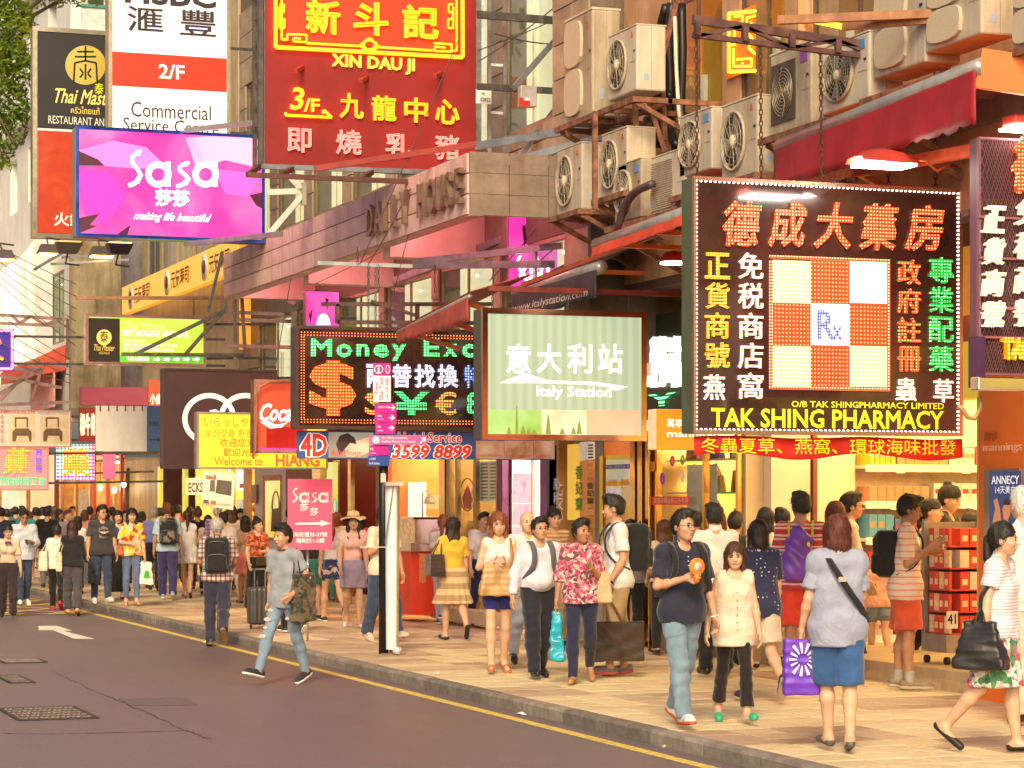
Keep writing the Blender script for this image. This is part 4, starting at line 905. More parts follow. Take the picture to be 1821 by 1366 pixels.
# green fascia with big white characters beside it (on the shop line)
fs_ = thing('shop_fascia',P(1180,720,X=11.4),'dark green fascia with tall raised white characters behind the green light box','sign')
bX('panel',1148,1232,560,740,11.5,.15,M((.035,.045,.02),.4,0,.3,2),fs_)
for ch,a,b in (('大',1146,1158),('利',1161,1186),('站',1193,1219)): text(ch,('X',11.35),a,598,b,690,E((1,.97,.9),.95),fs_,bold=.01,t=.08,name='character')
text('Y',('X',11.35),1155,700,1205,722,dots((.02,.5,.1),(.2,1,.4),.05,.1,1.6),fs_,t=.02,bold=.03)
bX('lit_letters',1150,1158,748,765,11.35,.02,E((1,.95,.85),.8),fs_)
# ---- orange store box sign behind
s,pl_ = sign('orange box sign with white store lettering partly behind the pharmacy sign',1166,1260,728,800,26.2,.22,M((.85,.24,.02),.4,0,.05,2,emit=.42),M((.80,.62,.40),.5,emit=.2),fw=0)
text('mannings',pl_,1186,767,1282,781,E((1,.93,.85),.8),s,t=.003,bold=.01);text('萬寧',pl_,1186,745,1214,760,E((1,.93,.85),.8),s,t=.003)
# ---- Money Exchange LED sign
s,pl_ = sign('wide dark money exchange sign with glowing dotted letters and currency marks',526,902,584,764,31,.28,M((.045,.022,.016),.10,0,.5,2.2,coat=.8,stain=.5),DSTEEL,fw=5,fmat=M((.10,.05,.045),.4,.4))
Ym = pl_[1]
GD = dots((.0,.50,.06),(.25,1,.35),.038,.45,2.0,.36);OD = dots((.95,.055,.01),(1,.42,.08),.040,.55,1.8,.28);WV = dots((.38,.34,.80),(.95,.92,1),.034,.45,1.5,.4);GD2 = dots((.0,.35,.05),(.15,1,.3),.036,.12,1.8,.36);OD2 = dots((.5,.06,.0),(1,.40,.1),.036,.15,2.0,.36);BD = dots((.05,.08,.6),(.3,.45,1),.036,.2,1.8,.36)
for ch,a,b,y0_,y1_ in (('M',552,589,603,634),('o',597,625,612,636),('n',633,655,612,634),('e',663,690,612,636),('y',695,721,612,642),('E',752,780,603,634),('x',787,812,612,634),('c',820,842,612,636)): text(ch,pl_,a,y0_,b,y1_,GD,s,bold=.03,t=.03,name='led_letter')
text('hange',pl_,850,605,898,636,GD,s,bold=.05,t=.03)
text('$',pl_,549,641,632,740,OD,s,bold=.035,t=.03,name='led_symbol')
for ch,a,b in (('兩',650,686),('替',696,731),('找',736,773),('換',777,814)): text(ch,pl_,a,648,b,690,WV,s,bold=.03,t=.03,name='led_character')
text('特',pl_,824,650,858,690,BD,s,bold=.03,t=.03,name='led_character')
for ch,a,b,m in (('S',648,684,OD2),('¥',700,762,GD2),('€',772,812,OD2),('8',828,858,GD2)): text(ch,pl_,a,697,b,738,m,s,bold=.02,t=.02,name='led_symbol')
x0,x1,z0,z1 = rectY(532,897,591,757,Ym);mb = MB();LEDO = E((1,.16,.03),3)
for r in range(2):
    for i in range(66):
        x = x0+.03+(x1-x0-.06)*i/65;q = r*.035
        for z in (z0+.03+q,z1-.03-q): mb.lathe((x,Ym,z),[(.009,.0),(.006,-.01)],5,axis=1)
    for i in range(30):
        z = z0+.09+(z1-z0-.18)*i/29;mb.lathe((x0+.03+q,Ym,z),[(.009,.0),(.006,-.01)],5,axis=1)
o = mb.build('border_leds',LEDO,s);o['kind'] = 'stuff'
fmm = M((.13,.08,.07),.5,.5,.3,5)
MB().obox(P(572,541,Y=Ym+.1),P(905,541,Y=Ym+.1),.05,.05).build('hanger_beam',fmm,s);MB().obox(P(600,573,Y=Ym+.1),P(905,575,Y=Ym+.1),.05,.05).build('hanger_beam',fmm,s)
MB().obox(P(600,541,Y=Ym+.1),P(600,575,Y=Ym+.1),.05,.05).build('post',fmm,s);MB().obox(P(742,541,Y=Ym+.1),P(742,575,Y=Ym+.1),.05,.05).build('post',fmm,s);MB().obox(P(660,536,Y=Ym+.05),P(742,562,Y=Ym+.05),.04,.04).build('brace',fmm,s)
for x in (655,668): chain('chain',P(x,470,Y=Ym+.1),P(x,582,Y=Ym+.1),STEEL,s,r=.016,step=.05)
# blue and photo banner under it
s,pl_ = sign('long banner with blue phone number panels and massage photographs',528,987,768,817,31.2,.03,M((.05,.09,.30),.5,0,.05,3,emit=.12),M((.1,.1,.15),.5),fw=0,name='banner_sign')
Yb = pl_[1];RDT = M((.75,.03,.02),.5,emit=.25);WO = M((.85,.85,.85),.5,emit=.3)
for str_,a,y0_,b,y1_ in (('4D',534,771,582,812),('3599 8899',696,791,838,816)):
    text(str_,pl_,a-1.5,y0_-1.5,b+1.5,y1_+1.5,WO,s,bold=.085,t=.001,off=.002,shear=.2 if len(str_) > 3 else 0);text(str_,pl_,a,y0_,b,y1_,RDT,s,bold=.035,t=.001,off=.006,shear=.2 if len(str_) > 3 else 0)
text('Hotel Service',pl_,707,768,822,788,WO,s,bold=.07,t=.001,off=.002);text('Hotel Service',pl_,708,769,821,787,RDT,s,bold=.02,t=.001,off=.006)
bY('photo_print',584,664,769,814,Yb,.003,backlit([(.3,(.50,.38,.28)),(.55,(.72,.62,.50)),(.8,(.85,.80,.72))],2.5,.35),s)
poly([(597,790),(604,775),(618,770),(630,778),(634,790),(622,788),(612,800),(604,808)],('Y',Yb-.003),M((.05,.03,.03),.5),s,name='photo_print');poly([(612,800),(622,788),(660,776),(664,800),(640,812),(616,812)],('Y',Yb-.003),M((.75,.52,.40),.5,emit=.2),s,name='photo_print')
text('Body Massage',pl_,588,800,642,813,RDT,s,t=.001,off=.012,shear=.3)
for a,b,st in ((846,896,'Foot Massage'),(897,948,'Facial Treatment'),(949,986,'Candle Ear')):
    bY('photo_print',a,b,784,816,Yb,.003,backlit([(.3,(.40,.12,.04)),(.5,(.75,.35,.18)),(.75,(.92,.62,.40))],4+a % 3,.45),s);text(st,pl_,a+2,807,b-3,814,M((.55,.05,.03),.5),s,t=.001,off=.006,shear=.3)
# ---- cola sign
s,pl_ = sign('worn red cola sign with white script behind the money exchange sign',452,545,676,806,34,.25,backlit([(.2,(.75,.02,.01)),(.5,(.95,.07,.03)),(.75,(1,.35,.18)),(.9,(1,.6,.4))],1.5,.62,stretch=(1,1,1)),RUST,fw=5,fmat=M((.55,.30,.25),.4,.6,.2,8))
text('Coca-Cola',pl_,462,718,578,750,WE,s,bold=.018,t=.003,shear=.4);poly([(463,750),(475,748),(490,756),(505,753),(512,750),(500,760),(480,762)],pl_,WE,s)
bY('glass_print',474,540,760,800,pl_[1],.002,backlit([(.3,(.55,.01,.01)),(.6,(.9,.04,.03))],3,.5),s);bY('purple_strip',457,545,797,803,pl_[1]-.002,.01,E((.7,.05,.4),.5),s)
mb = MB();mb.tube([P(x,y,Y=pl_[1]-.1) for x,y in [(520,678),(480,679),(462,688),(456,705),(455,800),(449,812),(452,815)]],.02,6).build('neon_tube',M((.35,.12,.05),.5),s)
# ---- yellow welcome sign
s,pl_ = sign('yellow welcome sign in five languages behind the cola sign',350,582,734,834,36,.2,M((.95,.58,.04),.4,0,.03,3,emit=.50),M((.25,.2,.18),.5),fw=3,fmat=M((.55,.5,.45),.35,.8))
RO = M((.80,.18,.02),.5,emit=.2)
text('いらっしやいませ',pl_,363,742,490,759,RO,s,t=.002);text('오신것을 환영합니다',pl_,364,763,490,778,RO,s,t=.002);text('欢迎您光临',pl_,390,780,470,795,RO,s,t=.002,bold=.01);text('歡迎光臨',pl_,397,797,458,812,RO,s,t=.002,bold=.01);text('Welcome to',pl_,380,813,467,828,M((.75,.22,.02),.5,emit=.2),s,bold=.02,t=.002);text('HIANG',pl_,490,808,568,830,M((.85,.12,.04),.5,emit=.3),s,bold=.03,t=.002)
# ---- dark sign with interlocked rings
s,pl_ = sign('large dark brown sign with interlocked cream rings',290,492,657,834,38,.25,M((.055,.022,.022),.45,0,.1,2),M((.06,.03,.03),.5),fw=3,fmat=M((.05,.03,.035),.4))
CR = M((.85,.80,.62),.5,emit=.5);ring(pl_,372,745,48,46,9,CR,s,n=40,name='ring_print');ring(pl_,436,745,48,46,9,CR,s,n=40,off=.010,name='ring_print')
poly([(372,730),(384,728),(398,740),(392,745),(380,738)],pl_,CR,s)
# ---- green restaurant light box
s,pl_ = sign('long yellow green restaurant sign with black emblem panel at its left',152,366,561,650,42,.22,backlit([(.3,(.42,.72,.03)),(.55,(.66,.90,.10)),(.75,(.9,1,.35))],1.2,.95),CHROME,fw=5,fmat=M((.80,.55,.50),.2,.9))
Yg = pl_[1];bY('black_panel',157,213,566,645,Yg,.006,M((.03,.02,.015),.4),s)
GOLD = M((.85,.62,.15),.4,.2,emit=.4)
ring(('Y',Yg-.006),185,600,13.5,14,13.4,GOLD,s,n=24,name='emblem');column('泰',('Y',Yg-.011),177,193,588,612,BLACK,s,t=.002,bold=.01)
text('Thai Master',('Y',Yg-.006),167,613,204,624,GOLD,s,t=.002,shear=.4);text('ครัวไทยแท้',('Y',Yg-.006),176,625,195,630,GOLD,s,t=.002)
PG = M((.80,.95,.40),.5,emit=.6);WG = M((.95,1,.85),.5,emit=.8)
text('Thai Master',pl_,219,573,296,587,M((.75,.9,.35),.5,emit=.45),s,t=.002);text('RESTAURANT AND BAR',pl_,218,588,335,599,WG,s,t=.002,bold=.015);text('OPEN-AIR AREA',pl_,218,604,260,609,WG,s,t=.002);text('香港九龍尖沙咀',pl_,218,611,315,617,WG,s,t=.002);text('訂座電話',pl_,218,619,310,625,WG,s,t=.002)
bY('green_strip',213,361,632,645,Yg,.004,E((.10,.45,.03),.6),s);text('中達大廈四樓',('Y',Yg-.004),225,634,265,642,WG,s,t=.002,bold=.015)
for q in range(5):
    x = 273+q*17.5;poly([(x,637),(x+7,637),(x+7,634.5),(x+12,639),(x+7,643.5),(x+7,641),(x,641)],('Y',Yg-.004),WG,s,t=.002,name='arrow_print')
hb = M((.38,.20,.12),.6,.3,.2,6)
MB().obox(P(135,530,Y=Yg+.1),P(400,530,Y=Yg+.1),.06,.06).build('hanger_beam',hb,s)
for x in (172,345): chain('chain',P(x,532,Y=Yg+.1),P(x,561,Y=Yg+.1),DSTEEL,s,r=.02,step=.06)
# ---- pink cosmetics light box
PINK = backlit([(.25,(.90,.01,.30)),(.42,(.94,.04,.42)),(.55,(1,.15,.50)),(.68,(1,.38,.70)),(.80,(1,.72,.88))],.75,.92,dist=.6)
BLU = M((.05,.10,.65),.15,.8,.4,3,emit=.08)
s,pl_ = sign('bright magenta cosmetics light box with white lettering and blue frame',135,470,233,426,36,.35,PINK,M((.16,.18,.2),.3,.7),fw=5,fmat=BLU)
Ys = pl_[1];WN = E((1,.97,1),1.6)
def sasa(pl,x0,y0,w,h,m,par,wd,off=.004,t=.004):
    """double stroke S a S a wordmark drawn from bars and arcs inside the photo box"""
    ax,Yv = pl
    u = w/160.0;v = h/66.0
    def X_(x): return x0+x*u
    def Y_(y): return y0+y*v
    def stroke(pts,k=wd):
        mb = MB();P3 = [P(X_(a),Y_(b),Y=Yv) for a,b in pts];vs = [];fs = []
        for i,p in enumerate(P3):
            d = P3[min(i+1,len(P3)-1)]-P3[max(i-1,0)];n = Vector((-d.z,0,d.x)).normalized()*k/2
            for sgn in (-1,1): vs.append((p.x+n.x*sgn,Yv-off-t,p.z+n.z*sgn))
        for i in range(len(P3)-1): fs.append((2*i,2*i+1,2*i+3,2*i+2))
        mb.add(vs,fs).build('lettering',m,par)
    for ox in (0,86):
        for e in (0,5): stroke([(ox+a,b if not ox else 21+b*.69) for a,b in ((24-e*.6,1+e),(16-e,2+e),(8-e*.5,12),(8-e*.4,22),(18-e*.4,34),(24-e*.7,44),(18-e,56),(8-e,62),(1,64-e))],wd*.7)
        cxx = ox+54 if ox == 0 else ox+53
        for rr in (21,15): stroke([(cxx+rr*math.cos(math.radians(a)),43+rr*1.0*math.sin(math.radians(a))) for a in range(-60,301,20)],wd*.7)
        for e in (0,6): stroke([(cxx+15+e*.8,20),(cxx+15+e*.8,65)],wd*.6)
sasa(pl_,228,268,158,65,WN,s,.06)
text('莎莎',pl_,275,337,337,368,WN,s,bold=.035,t=.004);text('making life beautiful',pl_,237,379,376,397,WN,s,t=.004,bold=.008,shear=.55)
PET = M((.10,.025,.05),.3,0,.1,2)
for pts in ([(139,268),(175,284),(186,295),(139,294)],[(139,388),(177,380),(160,400),(173,402),(148,412),(139,416)],[(205,419),(232,400),(226,419)],[(444,347),(467,342),(467,372),(455,365)],[(455,243),(467,240),(467,252)]): poly(pts,pl_,PET,s,name='petal_print')
for pts,c in (([(139,268),(200,250),(260,262),(300,300),(240,300),(186,295)],(1,.20,.72)),([(330,245),(420,240),(466,250),(466,300),(400,285),(350,300)],(1,.45,.92)),([(139,300),(200,310),(225,350),(190,400),(150,380)],(.92,.04,.55)),([(380,300),(466,310),(440,350),(400,345)],(.98,.12,.70))): poly(pts,pl_,E([q*k for q,k in zip(c,(1,.75,.68))],.85),s,t=.0015,off=.001,name='petal_print')
MB().obox(P(330,232,Y=Ys-.05),P(470,216,D=33),.06,.07).build('arm',M((.45,.44,.42),.4,.7),s);MB().obox(P(330,434,Y=Ys-.05),P(500,416,D=33),.06,.07).build('arm',M((.45,.44,.42),.4,.7),s)
# ---- bank sign
BW = M((.80,.77,.77),.4,0,.04,2,emit=.32)
s,pl_ = sign('tall white bank sign with a red band reading 2/F',193,409,-110,245,38,.3,BW,M((.35,.32,.26),.3,.7),fw=6,fmat=M((.62,.52,.36),.25,.8))
Yh = pl_[1];KT = M((.03,.02,.025),.5)
bY('red_band',199,403,98,158,Yh,.004,M((.85,.03,.01),.4,emit=.45),s)
text('2/F',('Y',Yh-.004),282,115,328,141,WO,s,bold=.02,t=.002);text('Commercial',pl_,233,184,375,211,KT,s,t=.002);text('Service Centre',pl_,219,213,389,236,KT,s,t=.002)
text('滙',pl_,226,12,290,57,KT,s,t=.002,bold=.012,name='character');text('豐',pl_,320,18,384,64,KT,s,t=.002,bold=.012,name='character');text('HSBC',pl_,222,-32,384,11,KT,s,t=.002,bold=.03)
# ---- tall black and red restaurant sign
s,pl_ = sign('tall black and red restaurant sign with a gold round emblem',58,206,52,425,41,.25,M((.020,.018,.021),.5,0,.1,2),M((.30,.27,.2),.3,.7),fw=8,fmat=M((.55,.48,.36),.25,.8))
Yt2 = pl_[1];bY('red_panel',65,200,234,416,Yt2,.003,backlit([(.35,(.75,.05,.02)),(.6,(.88,.10,.03)),(.8,(.95,.16,.05))],2,.55,dist=2),s);bY('white_line',65,200,231,235,Yt2-.001,.004,WHITE,s)
G2 = backlit([(.3,(.80,.42,.04)),(.6,(.95,.70,.15))],1.5,.6)
ring(pl_,152,116,36,35,35.9,G2,s,n=40,name='emblem');
for pts in ([(137,92),(167,92)],[(133,101),(171,101)],[(152,82),(152,110)],[(152,108),(133,112),(131,146)],[(152,108),(171,112),(173,146)],[(152,114),(152,142)],[(142,122),(148,130)],[(162,122),(156,130)],[(142,138),(148,131)],[(162,138),(156,131)]):
    mb = MB();
    for a,b in zip(pts[:-1],pts[1:]): mb.obox(P(*a,Y=Yt2-.012),P(*b,Y=Yt2-.012),.03,.008,up=(0,1,0))
    mb.build('emblem_stroke',BLACK,s)
text('Thai Master',pl_,98,160,212,186,GOLD,s,t=.003,shear=.4,bold=.01);text('ครัวไทยแท้',pl_,126,190,177,203,GOLD,s,t=.002);text('RESTAURANT AND BAR',pl_,86,209,222,223,WHITE,s,t=.002);text('泰',pl_,168,148,184,168,M((.8,.7,.02),.5,emit=.3),s,t=.002);text('火鍋',pl_,96,378,150,403,WHITE,s,bold=.02,t=.003)
# ---- neon roast restaurant sign (large red)
REDP = M((.24,.010,.009),.45,0,.15,1.0,emit=.10,stain=.15)
s,pl_ = sign('huge red neon restaurant sign with yellow outlined characters and key pattern border',470,846,-90,303,30,.25,REDP,STEEL,fw=0)
Yx = pl_[1];NY = E((1,.235,.008),3.4);NYs = E((1,.26,.01),2.8);NP = E((1,.17,.14),3.2);GLOW = M((.80,.035,.008),.5,0,.1,2,emit=.6)
bY('glow_panel',503,808,-90,82,Yx,.01,GLOW,s)  # neon light on the red face put in as a brighter glowing sheet
def neon(pts,m,r=.022,Y=None,name='neon_tube',closed=False):
    Y = Y or Yx-.06;q = [P(x,y,Y=Y) for x,y in pts]
    if closed: q.append(q[0])
    mb = MB()
    for a,b in zip(q[:-1],q[1:]): mb.tube([a,b],r,6)
    return mb.build(name,m,s)
neon([(490,-90),(490,84),(823,102),(822,-90)],NY,.026);neon([(501,-90),(501,70),(510,71)],NYs,.016);neon([(545,77),(640,82)],NYs,.016);neon([(674,84),(770,90)],NYs,.016);neon([(812,-90),(812,90),(804,91)],NYs,.016)
neon([(511,61),(545,62),(545,75),(522,74),(522,68),(535,69)],NYs,.014);neon([(511,61),(511,72)],NYs,.014);neon([(771,77),(803,79),(803,92),(773,91),(773,83),(792,85)],NYs,.014)
for x,sg in ((497,1),(806,-1)): neon([(x,8),(x+8*sg,8),(x+8*sg,22),(x+1*sg,22),(x+1*sg,34),(x+9*sg,34),(x+9*sg,50),(x,50),(x,12)],NYs,.014)
for a in range(4): neon([(657+14*math.cos(a*1.57+j*.4)*(.6+.4*(j % 2)),80+11*math.sin(a*1.57+j*.4)*(.6+.4*(j % 2))) for j in range(5)],NYs,.012)
neon([(640,81),(657,68),(674,83),(657,95)],NYs,.014,closed=True)
FILL = E((.90,.26,.005),.8)
for ch,a,b,y0_,y1_ in (('新',542,602,2,62),('斗',626,688,6,64),('記',714,777,12,70)):
    text(ch,pl_,a,y0_,b,y1_,FILL,s,bold=.045,t=.05,name='neon_character');text(ch,pl_,a-1,y0_-1,b+1,y1_+1,NY,s,bold=.05,outline=.018,off=.055,name='neon_tube',res=2)
text('XIN DAU JI',pl_,588,101,736,130,E((.95,.62,.05),.9),s,bold=.03,t=.04);
text('3',pl_,514,156,540,197,NY,s,bold=.02,t=.04,shear=.15,name='neon_character');text('/F',pl_,539,176,567,200,NY,s,bold=.02,t=.04,name='neon_character');neon([(508,200),(508,205),(590,209),(576,196),(574,202)],NY,.018)
for ch,a,b,y0_,y1_ in (('九',602,645,167,212),('龍',659,703,171,216),('中',717,759,175,219),('心',772,815,178,222)):
    text(ch,pl_,a,y0_,b,y1_,FILL,s,bold=.03,t=.04,name='neon_character');text(ch,pl_,a,y0_,b,y1_,NY,s,bold=.03,outline=.014,off=.045,name='neon_tube')
PF = E((.85,.16,.14),.8)
for ch,a,b,y0_,y1_ in (('即',509,552,229,272),('燒',596,641,232,276),('乳',684,729,238,281),('豬',772,815,241,285)):
    text(ch,pl_,a,y0_,b,y1_,PF,s,bold=.02,t=.04,name='neon_character');text(ch,pl_,a,y0_,b,y1_,NP,s,bold=.02,outline=.012,off=.045,name='neon_tube')
for x,y in ((653,138),(785,130),(538,120)): MB().obox(P(x,y,Y=Yx),P(x-12,y+6,Y=Yx-.35),.05,.05).build('peg',M((.35,.03,.02),.5),s)
# its steel cradle
cr = thing('sign_cradle',P(640,315,Y=Yx-.3),'grey steel cradle and ladder holding the big red neon sign','frame')
Yc = Yx-.45
for (a,b,c,d,Y) in [(440,311,840,328,Yc),(462,296,850,309,Yx-.02),(440,311,462,296,None),(840,328,858,309,None),(500,311,520,300,None),(640,320,662,306,None),(760,326,785,310,None)]:
    p = P(a,b,Y=Y or Yc);q = P(c,d,Y=Y or Yx-.02);MB().obox(p,q,.05,.06).build('beam',M((.14,.06,.05),.5,.4,.2,6) if Y is None or Y == Yc else STEEL,cr)
MB().obox(P(850,-90,Y=Yx),P(850,258,Y=Yx),.07,.07).build('post',STEEL,cr)
MB().obox(P(463,-90,Y=Yx),P(463,300,Y=Yx),.06,.06).build('post',DSTEEL,cr);MB().obox(P(453,-90,Y=Yx+.2),P(453,300,Y=Yx+.2),.05,.05).build('post',DSTEEL,cr)
for y in range(-80,300,38): MB().obox(P(453,y,Y=Yx+.1),P(463,y+2,Y=Yx+.1),.03,.03).build('rung',DSTEEL,cr)
for (a,b,c,d) in [(870,-60,870,330),(897,-60,897,330)]: MB().obox(P(a,b,D=30.2),P(c,d,D=30.2),.045,.045).build('post',STEEL,cr)
for y in (30,115,200,324): MB().obox(P(870,y,D=30.2),P(897,y+2,D=30.2),.035,.035).build('rung',STEEL,cr)
for (a,b,c,d,da,db,m,w) in [(850,26,1005,38,29.6,30.2,DSTEEL,.09),(850,154,1003,163,29.6,30.2,DSTEEL,.075),(846,260,1120,215,29.2,28.2,STEEL,.09),(560,300,850,256,28.8,29.2,M((.28,.03,.025),.5,.2),.07),(846,305,1130,228,29,28.2,STEEL,.085),(1005,52,910,160,30.2,29.8,STEEL,.06),(1003,175,915,290,30.2,29.8,STEEL,.06),(700,345,1080,200,0,0,None,0)]:
    if m is None: continue
    MB().obox(P(a,b,D=da),P(c,d,D=db),.06,w).build('beam',m,cr)
# small box + plates
jb = thing('junction_box',P(934,190,D=29.4),'small grey box with red panel mounted on the steel beam','box')
bY('casing',920,949,155,192,Yof(930,29.4),.12,M((.42,.40,.40),.5,.3),jb,bevel=.01);bY('red_panel',923,942,174,189,Yof(930,29.4)-.12,.01,M((.75,.03,.02),.4),jb);bY('label_print',932,942,174,179,Yof(930,29.4)-.13,.004,WHITE,jb)
np_ = thing('number_plate',P(862,183,D=29.9),'small white plate numbered 02822 beside the red neon sign','plate')
bY('plate',846,873,160,185,Yof(860,29.9),.02,WHITE,np_);text('02822',('Y',Yof(860,29.9)-.02),854,174,872,181,BLACK,np_,t=.001,bold=.01);text('W',('Y',Yof(860,29.9)-.02),856,164,862,170,BLACK,np_,t=.001)
# ---- pink light boxes behind (first floor)
for a,b,y0_,y1_,D,lb in ((902,992,380,520,30.4,'magenta light box with dark petals on the first floor corner'),(543,603,518,584,37.5,'small magenta light box under the long stone canopy')):
    s,pl_ = sign(lb,a,b,y0_,y1_,D,.15,PINK,M((.1,.05,.08),.5),fw=1,fmat=M((.3,.1,.2),.4))
    if a > 800:
        for pts in ([(928,402),(934,400),(936,430),(932,440)],[(968,398),(973,396),(970,420)],[(980,402),(984,398),(976,412)]): poly(pts,pl_,PET,s,name='petal_print')
        sasa(pl_,918,455,58,46,WN,s,.035)
    else:
        for pts in ([(549,560),(556,548),(552,575)],[(578,530),(584,532),(582,552)]): poly(pts,pl_,PET,s,name='petal_print')
        ring(pl_,575,578,12,20,12,WN,s,n=20,a0=0,a1=180,name='print')
# ---- far left signs
s,pl_ = sign('furniture company sign with two brown photographs',-40,126,729,795,48,.15,M((.72,.52,.44),.5,0,.05,2,emit=.22),M((.4,.3,.3),.5),fw=2,fmat=M((.5,.25,.22),.5))
for a,b in ((16,63),(71,122)):
    bY('photo_print',a,b,737,790,pl_[1],.004,M((.62,.46,.28),.6,emit=.2),s);Yq = ('Y',pl_[1]-.004)
    DK = M((.16,.09,.05),.6);poly([(a+6,785),(a+6,768),(a+12,762),(a+34,762),(a+40,768),(a+40,785),(a+36,785),(a+34,775),(a+14,775),(a+12,785)],Yq,DK,s,name='photo_print');poly([(a+10,742),(a+34,742),(a+34,760),(a+31,760),(a+31,745),(a+13,745),(a+13,760),(a+10,760)],Yq,DK,s,name='photo_print')
text('HENDERSON & CO, LTD.',pl_,-12,731,64,736.5,M((.55,.03,.03),.5),s,t=.002,bold=.03);text('WHOLESALERS EXPORT FURNITURES',pl_,67,733,122,737,M((.05,.1,.4),.5),s,t=.002);column('家俬有限公司',pl_,1,7,738,790,M((.6,.03,.03),.5),s,t=.002)
PK = M((.85,.28,.28),.5,0,.05,2,emit=.45)
s,pl_ = sign('pink medicine sign with an orange dotted character and green lettering',-70,86,796,872,50,.15,PK,M((.6,.15,.15),.5,emit=.2),fw=2,fmat=M((.8,.2,.15),.5,emit=.3))
text('藥',pl_,4,796,52,844,dots((1,.30,.02),(1,.7,.1),.05,.8,1.8),s,bold=.02,t=.04,name='led_character',shear=.2);column('府註冊',pl_,63,75,797,842,M((.15,.12,.75),.5,emit=.6),s,bold=.02,t=.02);row('燕窩優質正貨',pl_,0,82,849,864,dots((.05,.75,.25),(.4,1,.6),.05,.6,1.2),s,bold=.02,t=.02)
s,pl_ = sign('square medicine sign of rainbow coloured dots with orange character',100,168,790,854,52,.15,dots((.30,.55,.45),(.75,.85,.9),.075,.35,1.7,.36),M((.4,.3,.4),.5),fw=0)
text('藥',pl_,109,797,160,848,dots((1,.28,.0),(1,.6,.1),.06,.9,1.6),s,bold=.02,t=.05,name='led_character')
bY('led_band',100,168,846,854,pl_[1],.01,dots((.55,.15,.75),(.9,.6,1),.075,.4,1.6,.36),s);bY('led_band',160,168,790,846,pl_[1],.01,dots((.8,.15,.35),(1,.5,.6),.075,.4,1.6,.36),s);bY('led_band',100,118,790,797,pl_[1],.01,dots((.05,.6,.15),(.3,1,.4),.075,.4,1.6,.36),s)
s,pl_ = sign('purple box sign with pink neon edge at the left border',-30,25,585,660,44,.2,M((.05,.03,.30),.3,emit=.15),M((.2,.03,.2),.4),fw=1,fmat=M((.15,.05,.15),.4))
neon([(-30,588),(22,588),(22,656),(-30,656)],E((1,.22,.5),2.2),.025,Y=pl_[1]-.03);neon([(-4,600),(2,612)],E((1,.2,.1),2),.02,Y=pl_[1]-.03);neon([(-6,640),(4,636),(5,640),(0,636),(-6,630)],E((1,.4,.05),2),.02,Y=pl_[1]-.03)
s,pl_ = sign('blank weathered white sign board lashed to its frame',170,262,722,803,46,.06,M((.78,.74,.66),.7,0,.05,2,stain=.35,emit=.08),M((.5,.45,.4),.5),fw=0)
for q in range(6): x = 178+q*15;MB().obox(P(x,719,Y=pl_[1]-.02),P(x,731,Y=pl_[1]-.02),.02,.02).build('lashing',RUST,s)
s,pl_ = sign('blue sign reading YIEL with black arrow beside the blank white board',262,291,722,803,46.1,.06,M((.06,.14,.30),.6,0,.06,2),M((.1,.1,.15),.5),fw=0)
text('YIELD',pl_,263,750,293,757,M((.02,.03,.06),.5),s,bold=.02,t=.002);poly([(265,781),(280,781),(280,778),(286,782),(280,786),(280,783),(265,783)],pl_,M((.02,.03,.06),.5),s)
s,pl_ = sign('maroon shop sign with cream characters left of the blank board',141,170,725,785,47,.1,M((.30,.03,.02),.5,0,.1,2),M((.2,.02,.02),.5),fw=0)
row('標牛佬',pl_,142,170,735,775,E((.95,.8,.5),.8),s,bold=.05,t=.02,gap=.05)
s,pl_ = sign('small red sign over the maroon shop canopy',264,290,676,722,50,.1,M((.80,.10,.05),.5,emit=.3),M((.5,.05,.03),.5),fw=0);text('小廚',pl_,266,700,288,720,E((1,.85,.7),.8),s,t=.02,bold=.02)
cn = tag(bY('canopy_strip',141,300,690,722,Yof(200,52),.3,M((.38,.07,.12),.6,0,.1,1),None),'maroon canopy under the stained concrete wall','canopy');cn2 = tag(bY('pink_banner',183,205,803,852,Yof(200,52),.03,M((.85,.15,.28),.5,emit=.35),None),'pink hanging banner above the snack shop lamps','banner')
# giant bright billboard on the white building line
bb = thing('billboard',P(60,690,X=9.0),'huge glowing white and gold billboard on the far left facade','billboard')
BBM = backlit([(.3,(.85,.45,.12)),(.45,(1,.80,.45)),(.58,(1,.94,.78)),(.75,(1,.98,.92))],.45,1.15,stretch=(1,1,.35),dist=.8)
ya = P(66,600,X=8.9).y;bbp = MB().prism([(8.9,ya,5.2),(8.9,ya+26,5.0),(8.9,ya+26,8.1),(8.9,ya+3,8.0),(8.9,ya,8.25)],(.3,0,0));bbp.build('panel',BBM,bb)
MB().box(8.86,9.25,ya-.08,ya-.002,5.15,8.32).build('edge',M((.72,.62,.58),.6,emit=.15),bb)
